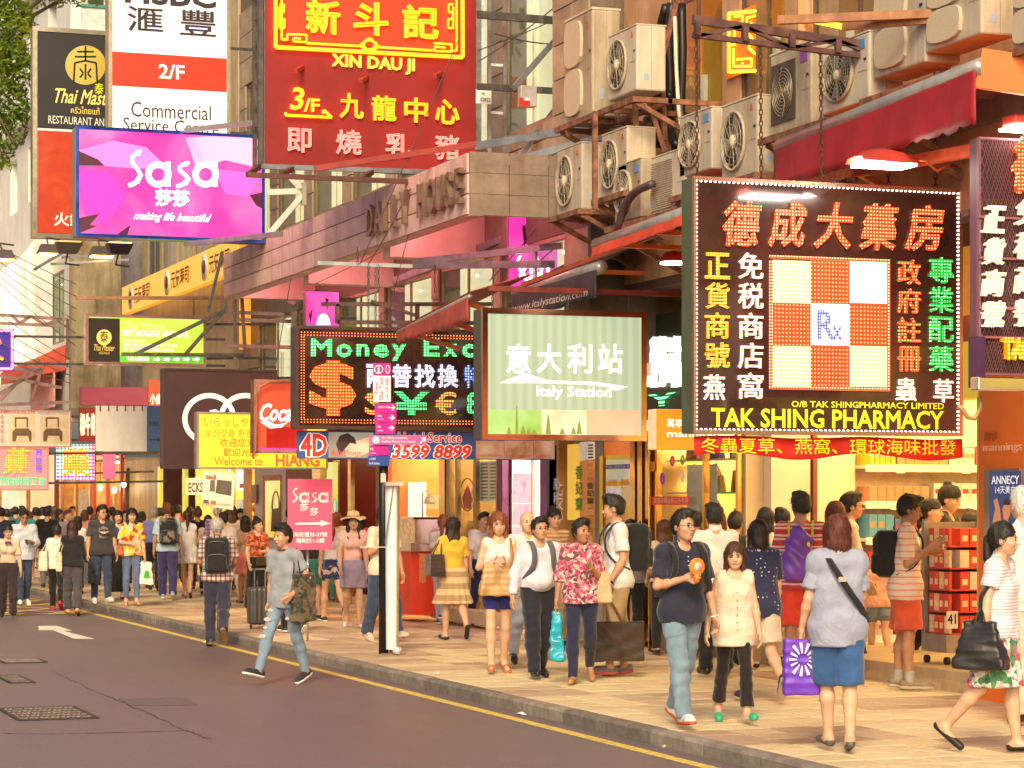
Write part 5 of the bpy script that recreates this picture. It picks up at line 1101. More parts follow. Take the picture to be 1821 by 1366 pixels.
# ---- floodlights
FLH = M((.05,.035,.03),.5)
def flood(px,py,D,label,w=.42,down=True,col=(1,.62,.22),s_=9):
    c = P(px,py,D=D);t = thing('floodlight',c,label,'floodlight','floodlights under the hanging signs')
    MB().prism([(c.x-w/2,c.y-.12,c.z),(c.x+w/2,c.y-.12,c.z),(c.x+w*.32,c.y-.08,c.z+(.16 if down else -.16)),(c.x-w*.32,c.y-.08,c.z+(.16 if down else -.16))][:: (1 if down else -1)],(0,.22,0)).build('housing',FLH,t)
    MB().box(c.x-w*.42,c.x+w*.42,c.y-.135,c.y+.05,c.z-.02 if down else c.z,c.z if down else c.z+.02).build('lamp_glass',E(col,s_),t)
    MB().tube([(c.x,c.y+.1,c.z+(.15 if down else -.15)),(c.x,c.y+.3,c.z+(.3 if down else -.3)),(c.x+.25,c.y+.5,c.z+(.3 if down else -.3))],.015,5).build('arm',DSTEEL,t)
flood(88,452,40,'floodlight glowing at the lower left end of the tall black sign');flood(180,456,39.5,'second glowing floodlight hanging in front of the stained wall')
flood(122,432,38,'dark floodlight under the left corner of the magenta light box',down=False,s_=.3);flood(212,434,38,'dark floodlight under the middle of the magenta light box',down=False,s_=2)
flood(5,462,40,'glowing floodlight cut off by the left picture border')
MB_ = thing('lamp_outrigger',P(150,462,D=39.5),'thin grey steel arm carrying the floodlights','frame')
for a,b,c,d in ((90,470,230,462),(110,458,225,452),(60,480,120,444)): MB().obox(P(a,b,D=39.6),P(c,d,D=39.4),.03,.04).build('bar',STEEL,MB_)
# street lamp head near pharmacy sign
c = P(1572,292,D=19.8);l_ = thing('street_light',c,'bright red cased lamp shining down on the pharmacy sign','lamp')
RSH = M((.40,.04,.03),.35,0,.15,4)
mb = MB();n = 12;vs = [];fs = []
for i in range(n+1):
    x = -0.27+.54*i/n;h = .13*math.sin(math.pi*min(1,max(.05,(i+.5)/(n+1))))**.6
    for (yy,zz) in ((-.16,0),(-.12,h*.75),(0,h),(.12,h*.75),(.16,0)): vs.append((c.x+x,c.y+yy,c.z+zz+x*-.03))
for i in range(n):
    for j in range(4): fs.append((i*5+j,i*5+j+1,i*5+6+j,i*5+5+j))
mb.add(vs,fs,True).build('hood',RSH,l_);MB().box(c.x-.24,c.x+.22,c.y-.15,c.y+.12,c.z-.025,c.z-.005).build('lamp_glass',E((1,.96,.8),16),l_)
MB().tube([c+Vector((.27,0,.03)),c+Vector((.38,0,.05)),c+Vector((.55,.1,-.02)),c+Vector((.78,.3,.08)),c+Vector((.95,.4,.2))],.012,6).build('bracket',M((.6,.12,.03),.4),l_)
c = P(1198,466,D=25.5);l_ = thing('street_light',c,'smaller lamp glowing under the red awning left of the pharmacy sign','lamp');MB().lathe(c,[(.02,.12),(.10,.10),(.16,.02),(.16,0)],14).build('hood',RSH,l_);MB().lathe(c,[(.14,-.004),(.14,-.02)],14).build('lamp_glass',E((1,.9,.6),12),l_)
c = P(1812,228,D=19);l_ = thing('street_light',c,'bright lamp cut by the right picture border','lamp');MB().box(c.x-.1,c.x+.4,c.y-.1,c.y+.1,c.z+.01,c.z+.1).build('hood',RSH,l_,bevel=.02);MB().box(c.x-.12,c.x+.38,c.y-.12,c.y+.1,c.z-.02,c.z).build('lamp_glass',E((1,.96,.8),16),l_)
# ================================================================ AWNINGS
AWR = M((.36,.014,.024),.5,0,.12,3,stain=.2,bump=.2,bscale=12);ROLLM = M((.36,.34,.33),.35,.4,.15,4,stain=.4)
def awning(label,pa,pb,X,drop,mat,out=(1.3,.5),txt=None,jag=.03,roll=.075,inner=None,dropb=None,inmat=None):
    a,b = P(*pa,X=X),P(*pb,X=X);s = thing('awning',(a+b)/2,label,'awning')
    MB().tube([a,b],roll,14).build('roller',ROLLM,s)
    n = 48;m = 8;vs = [];fs = [];dropb = dropb or drop;jg = [random.uniform(0,jag) for _ in range(n+1)]
    for i in range(n+1):
        t = i/n;p = a.lerp(b,t);dr = drop+(dropb-drop)*t
        for j in range(m+1):
            f = j/m;w = .012*math.sin(t*17+2*math.sin(t*7))*f+.006*math.sin(t*61+f*4)*f
            vs.append((p.x-roll*.9+w,p.y,p.z-dr*f-(jg[i] if j == m else 0)))
    for i in range(n):
        for j in range(m): fs.append((i*(m+1)+j,i*(m+1)+j+1,(i+1)*(m+1)+j+1,(i+1)*(m+1)+j))
    o = MB().add(vs,fs,True).build('valance',mat,s);md = o.modifiers.new('s','SOLIDIFY');md.thickness = .008
    # sloping cover up to the wall and arms
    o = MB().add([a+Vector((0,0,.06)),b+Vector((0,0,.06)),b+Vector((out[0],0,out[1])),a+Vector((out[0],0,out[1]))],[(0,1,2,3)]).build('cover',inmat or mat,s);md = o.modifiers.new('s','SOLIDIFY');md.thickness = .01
    for t in (.08,.5,.9):
        p = a.lerp(b,t);MB().obox(p+Vector((0,0,-.02)),p+Vector((out[0],.2,out[1]-.5)),.05,.05).build('arm',M((.75,.18,.05),.45,.1),s)
    return s,a,b
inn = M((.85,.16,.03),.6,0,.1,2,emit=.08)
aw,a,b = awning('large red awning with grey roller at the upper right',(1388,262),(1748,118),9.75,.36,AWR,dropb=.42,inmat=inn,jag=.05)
MB().obox(P(1742,122,X=9.75),P(1830,135,D=18.6),.1,.3).build('red_side',inn,aw);MB().obox(P(1560,248,X=10.1),P(1700,207,X=10.3),.07,.08).build('crossbar',M((.85,.22,.03),.4,emit=.1),aw)
aw,a,b = awning('orange red awning behind the left edge of the pharmacy sign',(1062,436),(1225,378),9.6,.13,M((.72,.07,.03),.5,0,.1,3,emit=.06),jag=.0)
aw,a,b = awning('short orange awning lettered above the pharmacy sign',(1380,335),(1524,290),10.1,.12,M((.80,.17,.05),.5,emit=.1),jag=0,out=(.6,.3));text('mannings',('X',10.1-.08),1459,317,1498,330,WHITE,aw,t=.003,off=.01)
MB().obox(P(1524,305,X=10.1),P(1745,265,X=10.3),.08,.1).build('crossbar',M((.70,.13,.05),.5),aw)
aw,a,b = awning('black awning printed with a web address behind the green light box',(918,520),(1070,475),10.2,.36,M((.035,.035,.04),.6,0,.2,3),dropb=.34,jag=.01,out=(.9,.5));text('www.italystation.com',('X',10.2-.1),915,527,1048,545,M((.6,.58,.55),.5),aw,t=.002,off=.02,shear=.2)
aw,a,b = awning('small dark red awning with ragged hem in front of the money exchange sign',(708,592),(836,527),9.0,.10,M((.40,.06,.05),.5,0,.15,4,stain=.4),jag=.06,roll=.03,dropb=.26,out=(.8,.3))
# dark cavities behind the hanging frames: pipes
for i,(pts,X,r,m,lb) in enumerate([
    ([(1185,10),(1172,60),(1178,120),(1165,200),(1172,260)],10.6,.055,BLACK,'thick black pipe bundle hanging beside the brown window, left pipe'),
    ([(1195,5),(1190,80),(1192,150),(1188,230),(1205,262)],10.6,.06,BLACK,'thick black pipe in the middle of the bundle by the brown window'),
    ([(1212,8),(1214,100),(1210,200),(1222,250)],10.6,.05,BLACK,'black pipe on the right of the bundle by the brown window'),
    ([(1200,30),(1202,110),(1207,200),(1212,230)],10.45,.022,M((.75,.65,.55),.4),'thin pale pipe running down over the black pipe bundle'),
    ([(1192,165),(1185,185),(1165,210),(1150,212)],10.45,.045,BLACK,'black hose curving from the pipe bundle to the air conditioner'),
    ([(1235,310),(1215,297),(1195,315),(1180,345),(1168,385)],10.0,.045,M((.06,.05,.06),.4),'dark hose looping over the rusty shelf beside the pharmacy sign'),
    ([(1160,327),(1130,340),(1110,365),(1098,410)],9.8,.045,M((.06,.05,.06),.4),'dark hose looping below the small air conditioners')]):
    t = MB();p3 = [P(x,y,X=X) for x,y in pts];q = []
    for a_,b_2 in zip(p3[:-1],p3[1:]): q += [a_.lerp(b_2,k/4) for k in range(4)]
    q.append(p3[-1]);q = [q[0]]+[(q[k-1]+q[k]*2+q[k+1])/4 for k in range(1,len(q)-1)]+[q[-1]]
    tag(t.tube(q,r,8).build('pipe',m,None),lb,'pipe')
# ================================================================ AIR CONDITIONERS
ACM = M((.54,.46,.35),.55,0,.10,3.5,stain=.6);ACD = M((.07,.055,.045),.6,0,.2,6)
def make_ac(kind,w=.85,h=.72,d=.32):
    """local: front face towards -X, side panel towards -Y, length along +Y"""
    s = bpy.data.objects.new('air_conditioner',None);COL.objects.link(s);ORG[s.name] = Vector()
    s['category'] = 'air conditioner';s['group'] = 'air conditioners on the building wall'
    MB().box(0,d,0,w,0,h).build('casing',ACM,s,bevel=.02)
    MB().box(-.004,d+.004,.0,w,h*.995,h+.012).build('lid',M((.60,.52,.40),.5,stain=.3),s)
    rows = 2 if kind == 'double' else 1
    for k in range(rows):
        cz = h*(.5 if rows == 1 else .27+.46*k);cy = w*.62;R = (min(h*.44,w*.33) if rows == 1 else h*.21)
        if kind in ('fan','grille','double'):
            a = MB().lathe((-.004,cy,cz),[(R,0),(R,-.03),(R*.93,-.03),(R*.93,.01)],28,axis=0).build('fan_ring',ACM,s)
            MB().lathe((-.006,cy,cz),[(R*.93,0),(R*.93,.003)],24,axis=0).build('fan_opening',ACD,s)
            fb = MB()
            for b in range(3 if kind == 'fan' else 5):
                t = b*2*math.pi/(3 if kind == 'fan' else 5);vs = []
                for (r,e,x) in ((.15,-.25,-.012),(.9,-.5,-.018),(.92,.25,-.008),(.15,.3,-.006)): vs.append((x,cy+R*r*math.cos(t+e),cz+R*r*math.sin(t+e)))
                fb.add(vs,[(0,1,2,3)])
            fan = fb.build('fan_blades',M((.32,.27,.2),.5),s)
            MB().lathe((-.03,cy,cz),[(R*.22,.02),(R*.22,0),(R*.12,-.012)],16,axis=0).build('fan_hub',M((.75,.62,.42),.5),s)
            g = MB()
            for j in range(12 if kind == 'fan' else 16):
                t = j*2*math.pi/(12 if kind == 'fan' else 16);g.tube([(-.034,cy+R*.2*math.cos(t),cz+R*.2*math.sin(t)),(-.034,cy+R*.95*math.cos(t+.3),cz+R*.95*math.sin(t+.3))],.0035,3,caps=False)
            for rr in ((.55,.8) if kind == 'fan' else (.35,.5,.65,.8,.95)): g.tube([(-.036,cy+R*rr*math.cos(6.283*q/20),cz+R*rr*math.sin(6.283*q/20)) for q in range(21)],.0035,3,caps=False)
            g.build('wire_guard',M((.6,.52,.4),.4,.5),s)
        elif kind == 'covered':
            pass
    if kind == 'covered':
        for k in range(2):
            c = MB();zc = h*(.28+.46*k);n = 14;vs = [(-.03,w*.62+w*.30*(1 if abs(math.cos(6.283*i/n)) < 2 else 1)*math.copysign(abs(math.cos(6.283*i/n))**.7,math.cos(6.283*i/n)),zc+h*.22*math.copysign(abs(math.sin(6.283*i/n))**.5,math.sin(6.283*i/n))) for i in range(n)]
            c.prism(vs,(.03,0,0)).build('fan_cover',M((.58,.48,.34),.55,0,.06,60),s)
    if kind == 'louvre':
        for j in range(22): z = h*.08+j*h*.84/22;MB().obox((-.012,w*.33,z),(-.012,w*.97,z),.012,.014).build('louvre',M((.50,.42,.30),.6),s)
    lg = MB();ly,lz,q = w*.16,h*.86,.018   # three red diamonds
    for (oy,oz) in ((0,q*1.4),(-q*1.1,-q*.6),(q*1.1,-q*.6)): lg.prism([(-.003,ly+oy,lz+oz+q),(-.003,ly+oy+q*.7,lz+oz),(-.003,ly+oy,lz+oz-q),(-.003,ly+oy-q*.7,lz+oz)],(-.003,0,0))
    if kind in ('fan','double','covered','louvre'): lg.build('emblem',M((.65,.03,.03),.5),s)
    else: MB().box(-.006,-.002,w*.08,w*.24,h*.78,h*.92).build('emblem',M((.10,.25,.5) if kind == 'grille' else (.2,.05,.3),.5),s)
    MB().box(-.006,-.002,w*.05,w*.10,h*.6,h*.63).box(-.006,-.002,w*.90,w*.95,h*.72,h*.75).build('handle_slot',BLACK,s)
    MB().box(-.003,-.001,w*.04,w*.22,h*.45,h*.46).box(d*.5,d*.5+.004,-.003,-.001,0,h).build('seam',M((.35,.28,.2),.6),s)
    MB().box(d*.25,d*.5-.03,-.003,-.001,h*.16,h*.26).build('sticker',M((.35,.42,.6),.5),s)
    return s
protos = {}
def ac(kind,px0,pxm,px1,ytop,ybot,label):
    """px0..pxm fan side, pxm..px1 side panel, ytop..ybot measured on the near vertical edge (pxm)"""
    X = 9.9 if pxm < 1500 else 10.0;D = P(pxm,HY,X=X).to_2d().dot(Vector((SA,CA)));X,Y = P(pxm,HY,D=D).xy;d = .34
    zt,zb = P(pxm,ytop,D=D).z,P(pxm,ybot,D=D).z;h = zt-zb;w = abs(P(px0,HY,X=X).y-Y)
    key = (kind,)
    if key not in protos: protos[key] = s = make_ac(kind);s.location = (X,Y,zb);s['label'] = label
    else: s = dup(protos[key],(X,Y,zb),label=label)
    s.scale = (d/.32,w/.85,h/.72);return X,Y,zb,w,d,h
A = []
A.append(ac('covered',1003,1053,1098,15,205,'tall double air conditioner with two curved fan covers beside the bright window'))
A.append(ac('fan',1081,1132,1167,43,160,'air conditioner with open fan on the upper rusty platform beside the black pipes'))
A.append(ac('fan',990,1034,1053,253,372,'lowest left air conditioner with fan beside the magenta light box'))
A.append(ac('fan',1069,1115,1154,225,340,'air conditioner with fan in the middle of the rusty rack'))
A.append(ac('grille',1093,1140,1160,281,385,'small air conditioner with wire guard low on the rack in front of the hose'))
A.append(ac('louvre',1158,1218,1252,262,368,'louvred air conditioner between two hoses left of the pharmacy sign'))
A.append(ac('grille',1208,1265,1288,190,300,'air conditioner with blue emblem behind the leftmost sign chain'))
A.append(ac('fan',1283,1347,1370,168,308,'air conditioner with glowing reflections between the first two sign chains'))
A.append(ac('plain',1369,1442,1475,72,222,'weathered air conditioner with purple emblem above the red awning roller'))
A.append(ac('grille',1462,1545,1560,55,178,'air conditioner with round wire guard and blue stickers above the red awning'))
A.append(ac('covered',1552,1645,1662,-60,110,'large double air conditioner with covered fans above the truss'))
A.append(ac('covered',1645,1745,1800,-80,60,'largest double air conditioner with covered fans at the top right corner'))
A.append(ac('covered',1800,1870,1930,-70,70,'double air conditioner cut by the right picture border'))
ACV = [ACM,M((.46,.38,.28),.6,0,.14,3,stain=.85,bump=.15),M((.60,.54,.44),.5,0,.08,2,stain=.4),M((.50,.44,.36),.6,0,.16,5,stain=.7,streak=True)];q_ = 0
for o in [o for o in bpy.data.objects if o.get('category') == 'air conditioner']:
    q_ += 1
    for c_ in o.children:
        if c_.name.startswith('casing'): c_.material_slots[0].link = 'OBJECT';c_.material_slots[0].material = ACV[q_ % 4]
# fill in grille for the plain kind
PLF = protos[('plain',)]
MB().box(-.012,-.004,.30,.80,.10,.62).build('grille_panel',ACD,PLF)
g = MB()
for j in range(8): g.tube([(-.02,.55+.03*j*math.cos(6.283*q/20),.36+.03*j*math.sin(6.283*q/20)) for q in range(21)],.004,3,caps=False)
for j in range(6): t = j*1.047;g.tube([(-.02,.55,.36),(-.02,.55+.12*math.cos(t),.36+.12*math.sin(t)),(-.02,.55+.22*math.cos(t+.5),.36+.22*math.sin(t+.5))],.004,3,caps=False)
g.build('wire_guard',M((.5,.4,.28),.4,.5),PLF)
# platforms under groups of them
def platform(idx,label,post=None):
    X0_ = min(A[i][0] for i in idx)-.08;Ya_ = min(A[i][1] for i in idx)-.1;Yb_ = max(A[i][1]+A[i][3] for i in idx)+.1;z = min(A[i][2] for i in idx)-.005
    s = thing('equipment_rack',(X0_,Ya_,z),label,'rack','steel racks under the air conditioners')
    for x in (X0_,X0_+.4): MB().box(x,x+.05,Ya_,Yb_,z-.06,z).build('rail',RUST,s)
    y = Ya_
    while y < Yb_: MB().box(X0_+.05,X0+.0,y,y+.05,z-.058,z-.002).build('cross_bar',RUST,s);y += .75
    for y in (Ya_+.05,Yb_-.1): MB().obox((X0_+.05,y,z-.06),(X0-.02,y,z-.55),.05,.05).build('brace',RUST,s)
    return s
platform([0,1],'upper rusty steel platform carrying the double air conditioner and one fan unit');platform([2],'rusty bracket under the lowest left air conditioner');platform([3],'rusty shelf under the middle air conditioner of the rack')
platform([4,5],'rusty shelf with hoses under the small low air conditioners');platform([6,7],'red lit shelf under two air conditioners behind the sign chains');platform([8,9],'dark shelf behind the red awning roller');platform([10,11,12],'grey steel shelf at the top right corner')
rp = thing('rusty_rack_posts',P(1130,250,D=27.5),'rusty upright posts and slanting strut of the air conditioner rack','frame')
for a,b,c,d in ((1058,198,1058,372),(1128,160,1134,285),(1150,170,1182,270),(1202,5,1162,165),(1178,160,1182,250)): MB().obox(P(a,b,D=26),P(c,d,D=26),.05,.05).build('post',RUST,rp)
# window neon inside right building
nw = thing('window_neon',P(1318,80,X=X0-.05),'yellow neon key pattern glowing in the brown window between air conditioners','neon sign')
def neonx(pts,X,par,r=.018):
    mb = MB();q = [P(x,y,X=X) for x,y in pts]
    for a_,b_2 in zip(q[:-1],q[1:]): mb.tube([a_,b_2],r,6)
    mb.build('neon_tube',E((1,.50,.03),2.5),par)
bX('back_panel',1294,1344,20,132,X0-.02,.02,M((.55,.14,.01),.4,emit=.5),nw)
neonx([(1296,24),(1343,20)],X0-.06,nw);neonx([(1296,24),(1296,128),(1343,126)],X0-.06,nw);neonx([(1306,30),(1320,28),(1320,40),(1306,42),(1306,80),(1300,80)],X0-.06,nw,.012);neonx([(1304,86),(1304,118),(1318,118)],X0-.06,nw,.012);neonx([(1310,106),(1336,104),(1336,118),(1320,118),(1320,111)],X0-.06,nw,.012);neonx([(1336,40),(1330,60),(1338,70),(1331,85),(1342,96)],X0-.06,nw,.014);neonx([(1343,28),(1328,32),(1328,42)],X0-.06,nw,.012)
neonx([(1405,28),(1500,48)],X0-.06,nw,.03)
# frames and long bars in the middle
mf = thing('outrigger',P(850,490,D=29),'grey steel outrigger bars and thin pipe under the long canopy','frame')
for a,b,c,d,da,db,w in ((565,468,745,474,31,31,.05),(700,500,1100,345,34,29,.09),(735,466,1000,437,31,30,.08),(735,472,985,470,31,30,.09),(560,300,560,400,0,0,0),(1225,300,1100,420,0,0,0)):
    if da: MB().obox(P(a,b,D=da),P(c,d,D=db),.05,w).build('bar',STEEL,mf)
for x in (636,655,673,773,877): chain('chain',P(x,472,D=30.8),P(x,520 if x != 636 else 440,D=30.8),DSTEEL,mf,r=.014,step=.05)
# wires hanging from canopies
wires = [((820,60),(640,470),30),((730,335),(655,470),30),((745,335),(690,560),30),((800,380),(560,505),32),((520,480),(470,760),36),((1000,430),(880,520),30),((990,360),(870,500),30),((1340,185),(1145,345),27),((80,90),(0,230),60)]
wires += [((0,440+i*13),(135,505+i*22),45) for i in range(6)]+[((0,560+i*25),(126,640+i*14),44) for i in range(4)]+[((850,90),(1060,0),30),((850,110),(990,10),30),((880,60),(1000,80),30)]
for i,(a,b,D) in enumerate(wires):
    p,q = P(*a,D=D),P(*b,D=D+.5);pts = [p.lerp(q,k/8)+Vector((0,0,-.03*math.sin(math.pi*k/8))) for k in range(9)]
    tag(MB().tube(pts,.007 if i < 9 else .010,4).build('hanging_wire',M((.10,.07,.06),.6),None),['slack wire dropping from the red neon sign towards the canopy','wire hanging from the canopy lettering, left one','wire crossing the canopy soffit beside the lettering','wire running down to the money exchange sign corner','wire from the canopy edge to the cola sign','upper wire over the magenta corner light box','lower wire over the magenta corner light box','wire from the sign truss down past the air conditioners','long wire crossing the sky gap beside the tree',*[f'{q} wire in the fan of wires at the far left' for q in ('topmost','second','third','fourth','fifth','lowest')],*[f'{q} wire crossing the far left billboard' for q in ('upper','second','third','lowest')],'twig like wire above the bright window, left','twig like wire above the bright window, middle','twig like wire above the bright window, right'][i],'wire','wires strung between the signs')
# left trusses over the pavement
lt = thing('steel_truss',P(60,570,D=46),'thin dark steel trusses over the far left shop fronts','truss')
LTM = M((.22,.13,.13),.5,.4,.2,5)
for a,b,c,d in ((0,560,120,568),(0,575,120,580),(0,720,128,715),(0,712,70,640),(55,716,78,645),(78,645,120,652),(0,655,75,658),(0,668,110,690),(0,700,75,655),(120,568,120,640),(20,560,35,575),(35,575,55,562),(55,562,80,578),(80,578,110,566)): MB().obox(P(a,b,D=46),P(c,d,D=46),.05,.06).build('bar',LTM,lt)
mt = thing('steel_truss',P(420,580,D=40),'red lit steel frames between the green sign and the stone canopy','truss')
for a,b,c,d,D,m in ((400,460,402,560,42,STEEL),(395,450,370,555,42,STEEL),(405,555,525,560,42,LTM),(405,568,525,572,42,LTM),(405,615,530,618,40,LTM),(430,530,436,630,40,LTM),(525,540,445,505,40,STEEL),(418,530,418,640,42,LTM),(216,630,435,632,40.5,DSTEEL),(240,630,400,552,40.5,DSTEEL),(330,630,395,556,40.5,DSTEEL)): MB().obox(P(a,b,D=D),P(c,d,D=D),.05,.06).build('bar',m,mt)
wbr = thing('wall_bracket',P(500,350,D=36),'pale triangular steel bracket left of the red neon sign base','bracket')
for a,b,c,d in ((505,303,540,340),(540,340,478,342),(540,345,478,418),(540,325,540,365)): MB().obox(P(a,b,D=34),P(c,d,D=34),.06,.08).build('bar',M((.55,.50,.45),.5,.4),wbr)
vp = tag(bX('orange_vertical_banner',430,446,530,620,10.3,.05,E((1,.42,.02),.55),None),'narrow orange vertical banner under the stone canopy end','banner')
# ================================================================ SIGN POST with directions
pb = P(686,1163,Z=ZP);Yp = pb.y;SPM = M((.02,.02,.022),.35,.3,.2,12)
sp = thing('direction_post',(pb.x,pb.y,ZP),'black street direction post with purple and blue finger signs','sign post')
zt = P(686,650,Y=Yp).z
MB().lathe((P(682,900,Y=Yp).x,Yp,ZP),[(.058,0),(.058,zt-ZP)],20).build('pole',SPM,sp)
MGT = M((.50,.02,.28),.4,0,.05,3,emit=.06);PW = M((.8,.75,.78),.5,emit=.1);NB = M((.03,.07,.32),.4,emit=.04);PKM = M((.75,.12,.35),.4,emit=.08)
def finger(a,b,y0,y1,mat,txts,dy=-.14,arrow=None,rot=0):
    o = bY('finger_sign',a,b,y0,y1,Yp+dy+.03,.03,mat,sp,bevel=.004);pl = ('Y',Yp+dy)
    for (st,x0,yy0,x1,yy1,m,r) in txts: text(st,pl,x0,yy0,x1,yy1,m,o,t=.001,off=.002,bold=.01,rot=r)
    for (x,y,s_) in (arrow or []): poly([(x-s_,y-1),(x,y-1),(x-3,y-5),(x-1,y-5),(x+4,y),(x-1,y+5),(x-3,y+5),(x,y+1),(x-s_,y+1)],pl,PW,o,t=.001,off=.002,name='arrow_print')
finger(663,694,646,668,MGT,[('i',671,651,675,663,PW,0)]);ring(('Y',Yp-.14),673,657,8,8,1.6,PW,sp,n=24,name='ring_print');ring(('Y',Yp-.14),689,657,4,8,1.4,PW,sp,n=20,name='ring_print')
finger(663,694,668.5,715,PW,[('Tsim',666,680,672,702,MGT,1),('Sha Tsui',674,672,681,712,MGT,1),('尖沙咀',685,672,691,712,MGT,1)])
finger(666,704,717,735,MGT,[('星光大道',672,722,692,726,PW,0)],arrow=[(699,725,7)]);finger(666,704,735.5,752,MGT,[('海港城',671,738,678,742,PW,0),('Harbour City',671,744,682,747,PW,0)],arrow=[(698,743,7)]);finger(667,702,752.5,772,MGT,[('廣東道',671,757,677,761,PW,0),('Canton Road',671,764,681,767,PW,0)],arrow=[(697,761,7)])
finger(656,758,774,791,PKM,[('亞士厘道 (經樓梯)',678,777,724,781.5,PW,0),('Ashley Road (via steps)',678,783,738,788.5,PW,0)],dy=-.17);ring(('Y',Yp-.17),668,782.5,6.5,6.5,6.4,PW,sp,n=20,name='ring_print')
poly([(746,788),(752,781),(748,779),(757,777),(756,786),(753,783),(748,789)],('Y',Yp-.17),PW,sp,name='arrow_print')
finger(656,690,792,810,MGT,[('樂道',658,796,664,801,PW,0),('Lock Road',658,804,668,807,PW,0)]);finger(654,692,811,829,NB,[('尖沙咀站',657,814,668,818,PW,0),('Tsim Sha Tsui Station',656,822,675,826,PW,0)],dy=-.15)
bY('sticker',677,686,842,858,Yp-.075,.004,M((.85,.6,.5),.5),sp)
# roll-up banner, folded narrow, tied to the post
ru = P(698,1163,Z=ZP);rb = thing('rollup_banner',(ru.x,ru.y-.12,ZP),'narrow white roll up banner seen edge on beside the black post','banner')
Yr = Yp-.16;x0,x1,z0,z1 = rectY(685,712,862,1155,Yr);mb = MB();n = 14;vs = []
for i in range(n+1):
    t = i/n;z = z1+(z0-z1)*t;sw = 0;ww = (x1-x0)*(1-.08*t)
    vs += [(x0+sw+.01*t,Yr,z),(x0+ww*.55+sw,Yr-.05,z),(x0+ww+sw,Yr+.02,z),(x0+ww*.6+sw,Yr+.05,z)]
fs = [(4*i+j,4*i+(j+1) % 4,4*i+4+(j+1) % 4,4*i+4+j) for i in range(n) for j in range(4)]+[(0,1,2,3)]
mb.add(vs,fs,True).build('fabric',M((.82,.80,.80),.55,0,.03,2),rb)
bY('top_rail',684,714,857,864,Yr-.03,.06,M((.7,.68,.68),.3,.5),rb);mb = MB().lathe((P(703,1158,Y=Yr).x,Yr-.02,P(703,1158,Y=Yr).z+.01),[(.045,-.1),(.045,.12)],16,axis=1).build('base_tube',M((.65,.64,.66),.35,.3),rb)
MB().obox(P(678,1163,Y=Yr),P(722,1163,Y=Yr),.03,.015).build('foot',CHROME,rb);MB().obox(P(700,862,Y=Yr-.06),P(685,965,Y=Yr-.06),.012,.012).build('strut',M((.3,.3,.32),.4,.6),rb);MB().obox(P(640,973,Y=Yr),P(685,973,Y=Yr),.008,.008).build('cord',WHITE,rb)
# pink placard on a stand
pp = P(548,1140,Z=ZP);sg = thing('placard',(pp.x,pp.y,ZP),'pink cosmetics shop placard on a thin pole behind the man in grey','placard')
Yq = pp.y;MB().tube([(pp.x,Yq+.03,ZP),(pp.x,Yq+.03,P(548,960,Y=Yq).z)],.014,8).build('pole',CHROME,sg)
bY('board',511,590,852,978,Yq,.03,M((.78,.10,.20),.5,0,.04,3,emit=.10),sg,bevel=.006);plq = ('Y',Yq-.03);PC = M((.88,.72,.70),.5,emit=.15)
sasa(plq,519,868,64,26,PC,sg,.022);text('莎',plq,533,895,548,909,PC,sg,bold=.02,t=.001);text('莎',plq,551,903,566,917,PC,sg,bold=.02,t=.001)
poly([(525,930),(570,929),(570,925),(588,931),(570,936),(570,933),(525,933)],plq,PC,sg,t=.001);text('海防道35-37號',plq,521,946,582,955,PC,sg,bold=.02,t=.001);text('海利行1-2樓',plq,526,957,577,966,PC,sg,bold=.02,t=.001)
# newspaper style sale placard held up in the crowd
pp = P(392,1120,Z=ZP);sg = thing('paper_placard',(pp.x,pp.y,ZP),'tilted paper placard headed SALE held above the crowd','placard')
Yq = pp.y;poly([(362,838),(418,842),(414,907),(358,898)],('Y',Yq),M((.80,.70,.52),.7,0,.06,6,emit=.1),sg,t=.012,name='board')
text('SALE',('Y',Yq-.02),366,845,384,852,M((.7,.05,.03),.5),sg,bold=.05,t=.001);poly([(386,853),(412,856),(411,882),(383,877)],('Y',Yq-.013),M((.12,.10,.07),.6),sg,name='print');poly([(374,854),(382,853),(382,874),(372,874)],('Y',Yq-.013),M((.2,.15,.12),.6),sg,name='print');text('Madison Avenue',('Y',Yq-.02),360,893,410,900,M((.35,.15,.1),.5),sg,t=.001)
poly([(362,888),(371,889),(371,896),(361,894)],('Y',Yq-.013),M((.12,.15,.05),.6),sg,name='print');poly([(375,890),(384,891),(384,898),(374,896)],('Y',Yq-.013),M((.7,.15,.05),.6),sg,name='print')
MB().tube([(P(388,900,Y=Yq).x,Yq+.02,P(388,900,Y=Yq).z),(P(388,900,Y=Yq).x,Yq+.02,ZP)],.015,8).build('pole',STEEL,sg)
# ================================================================ TREE
tt = thing('street_tree',P(-150,1100,Z=0.0),'leafy street tree whose crown enters the picture at upper left','tree')
base = P(-150,1000,D=44);base.z = 0;base.x = 1.2;base.y = 46
tb = MB();top = P(-60,150,D=46)
tb.tube([base,base.lerp(top,.35)+Vector((.2,0,0)),base.lerp(top,.7),top,P(-10,-150,D=46)],[.34,.26,.2,.14,.06],10);tb.build('trunk',M((.12,.08,.05),.9,0,.2,5,bump=.5),tt)
lb_ = MB()
for (px,py) in ((20,60),(45,170),(20,250),(130,-40),(60,-60),(-40,240),(0,0),(-120,120),(180,-40)):
    e = P(px,py,D=46+random.uniform(-1,1));m_ = top.lerp(e,.5)+Vector((0,0,.3));lb_.tube([top+Vector((0,0,random.uniform(-1.2,1))),m_,e],[.08,.04,.012],6)
lb_.build('branch',M((.12,.08,.05),.9,0,.2,5),tt)
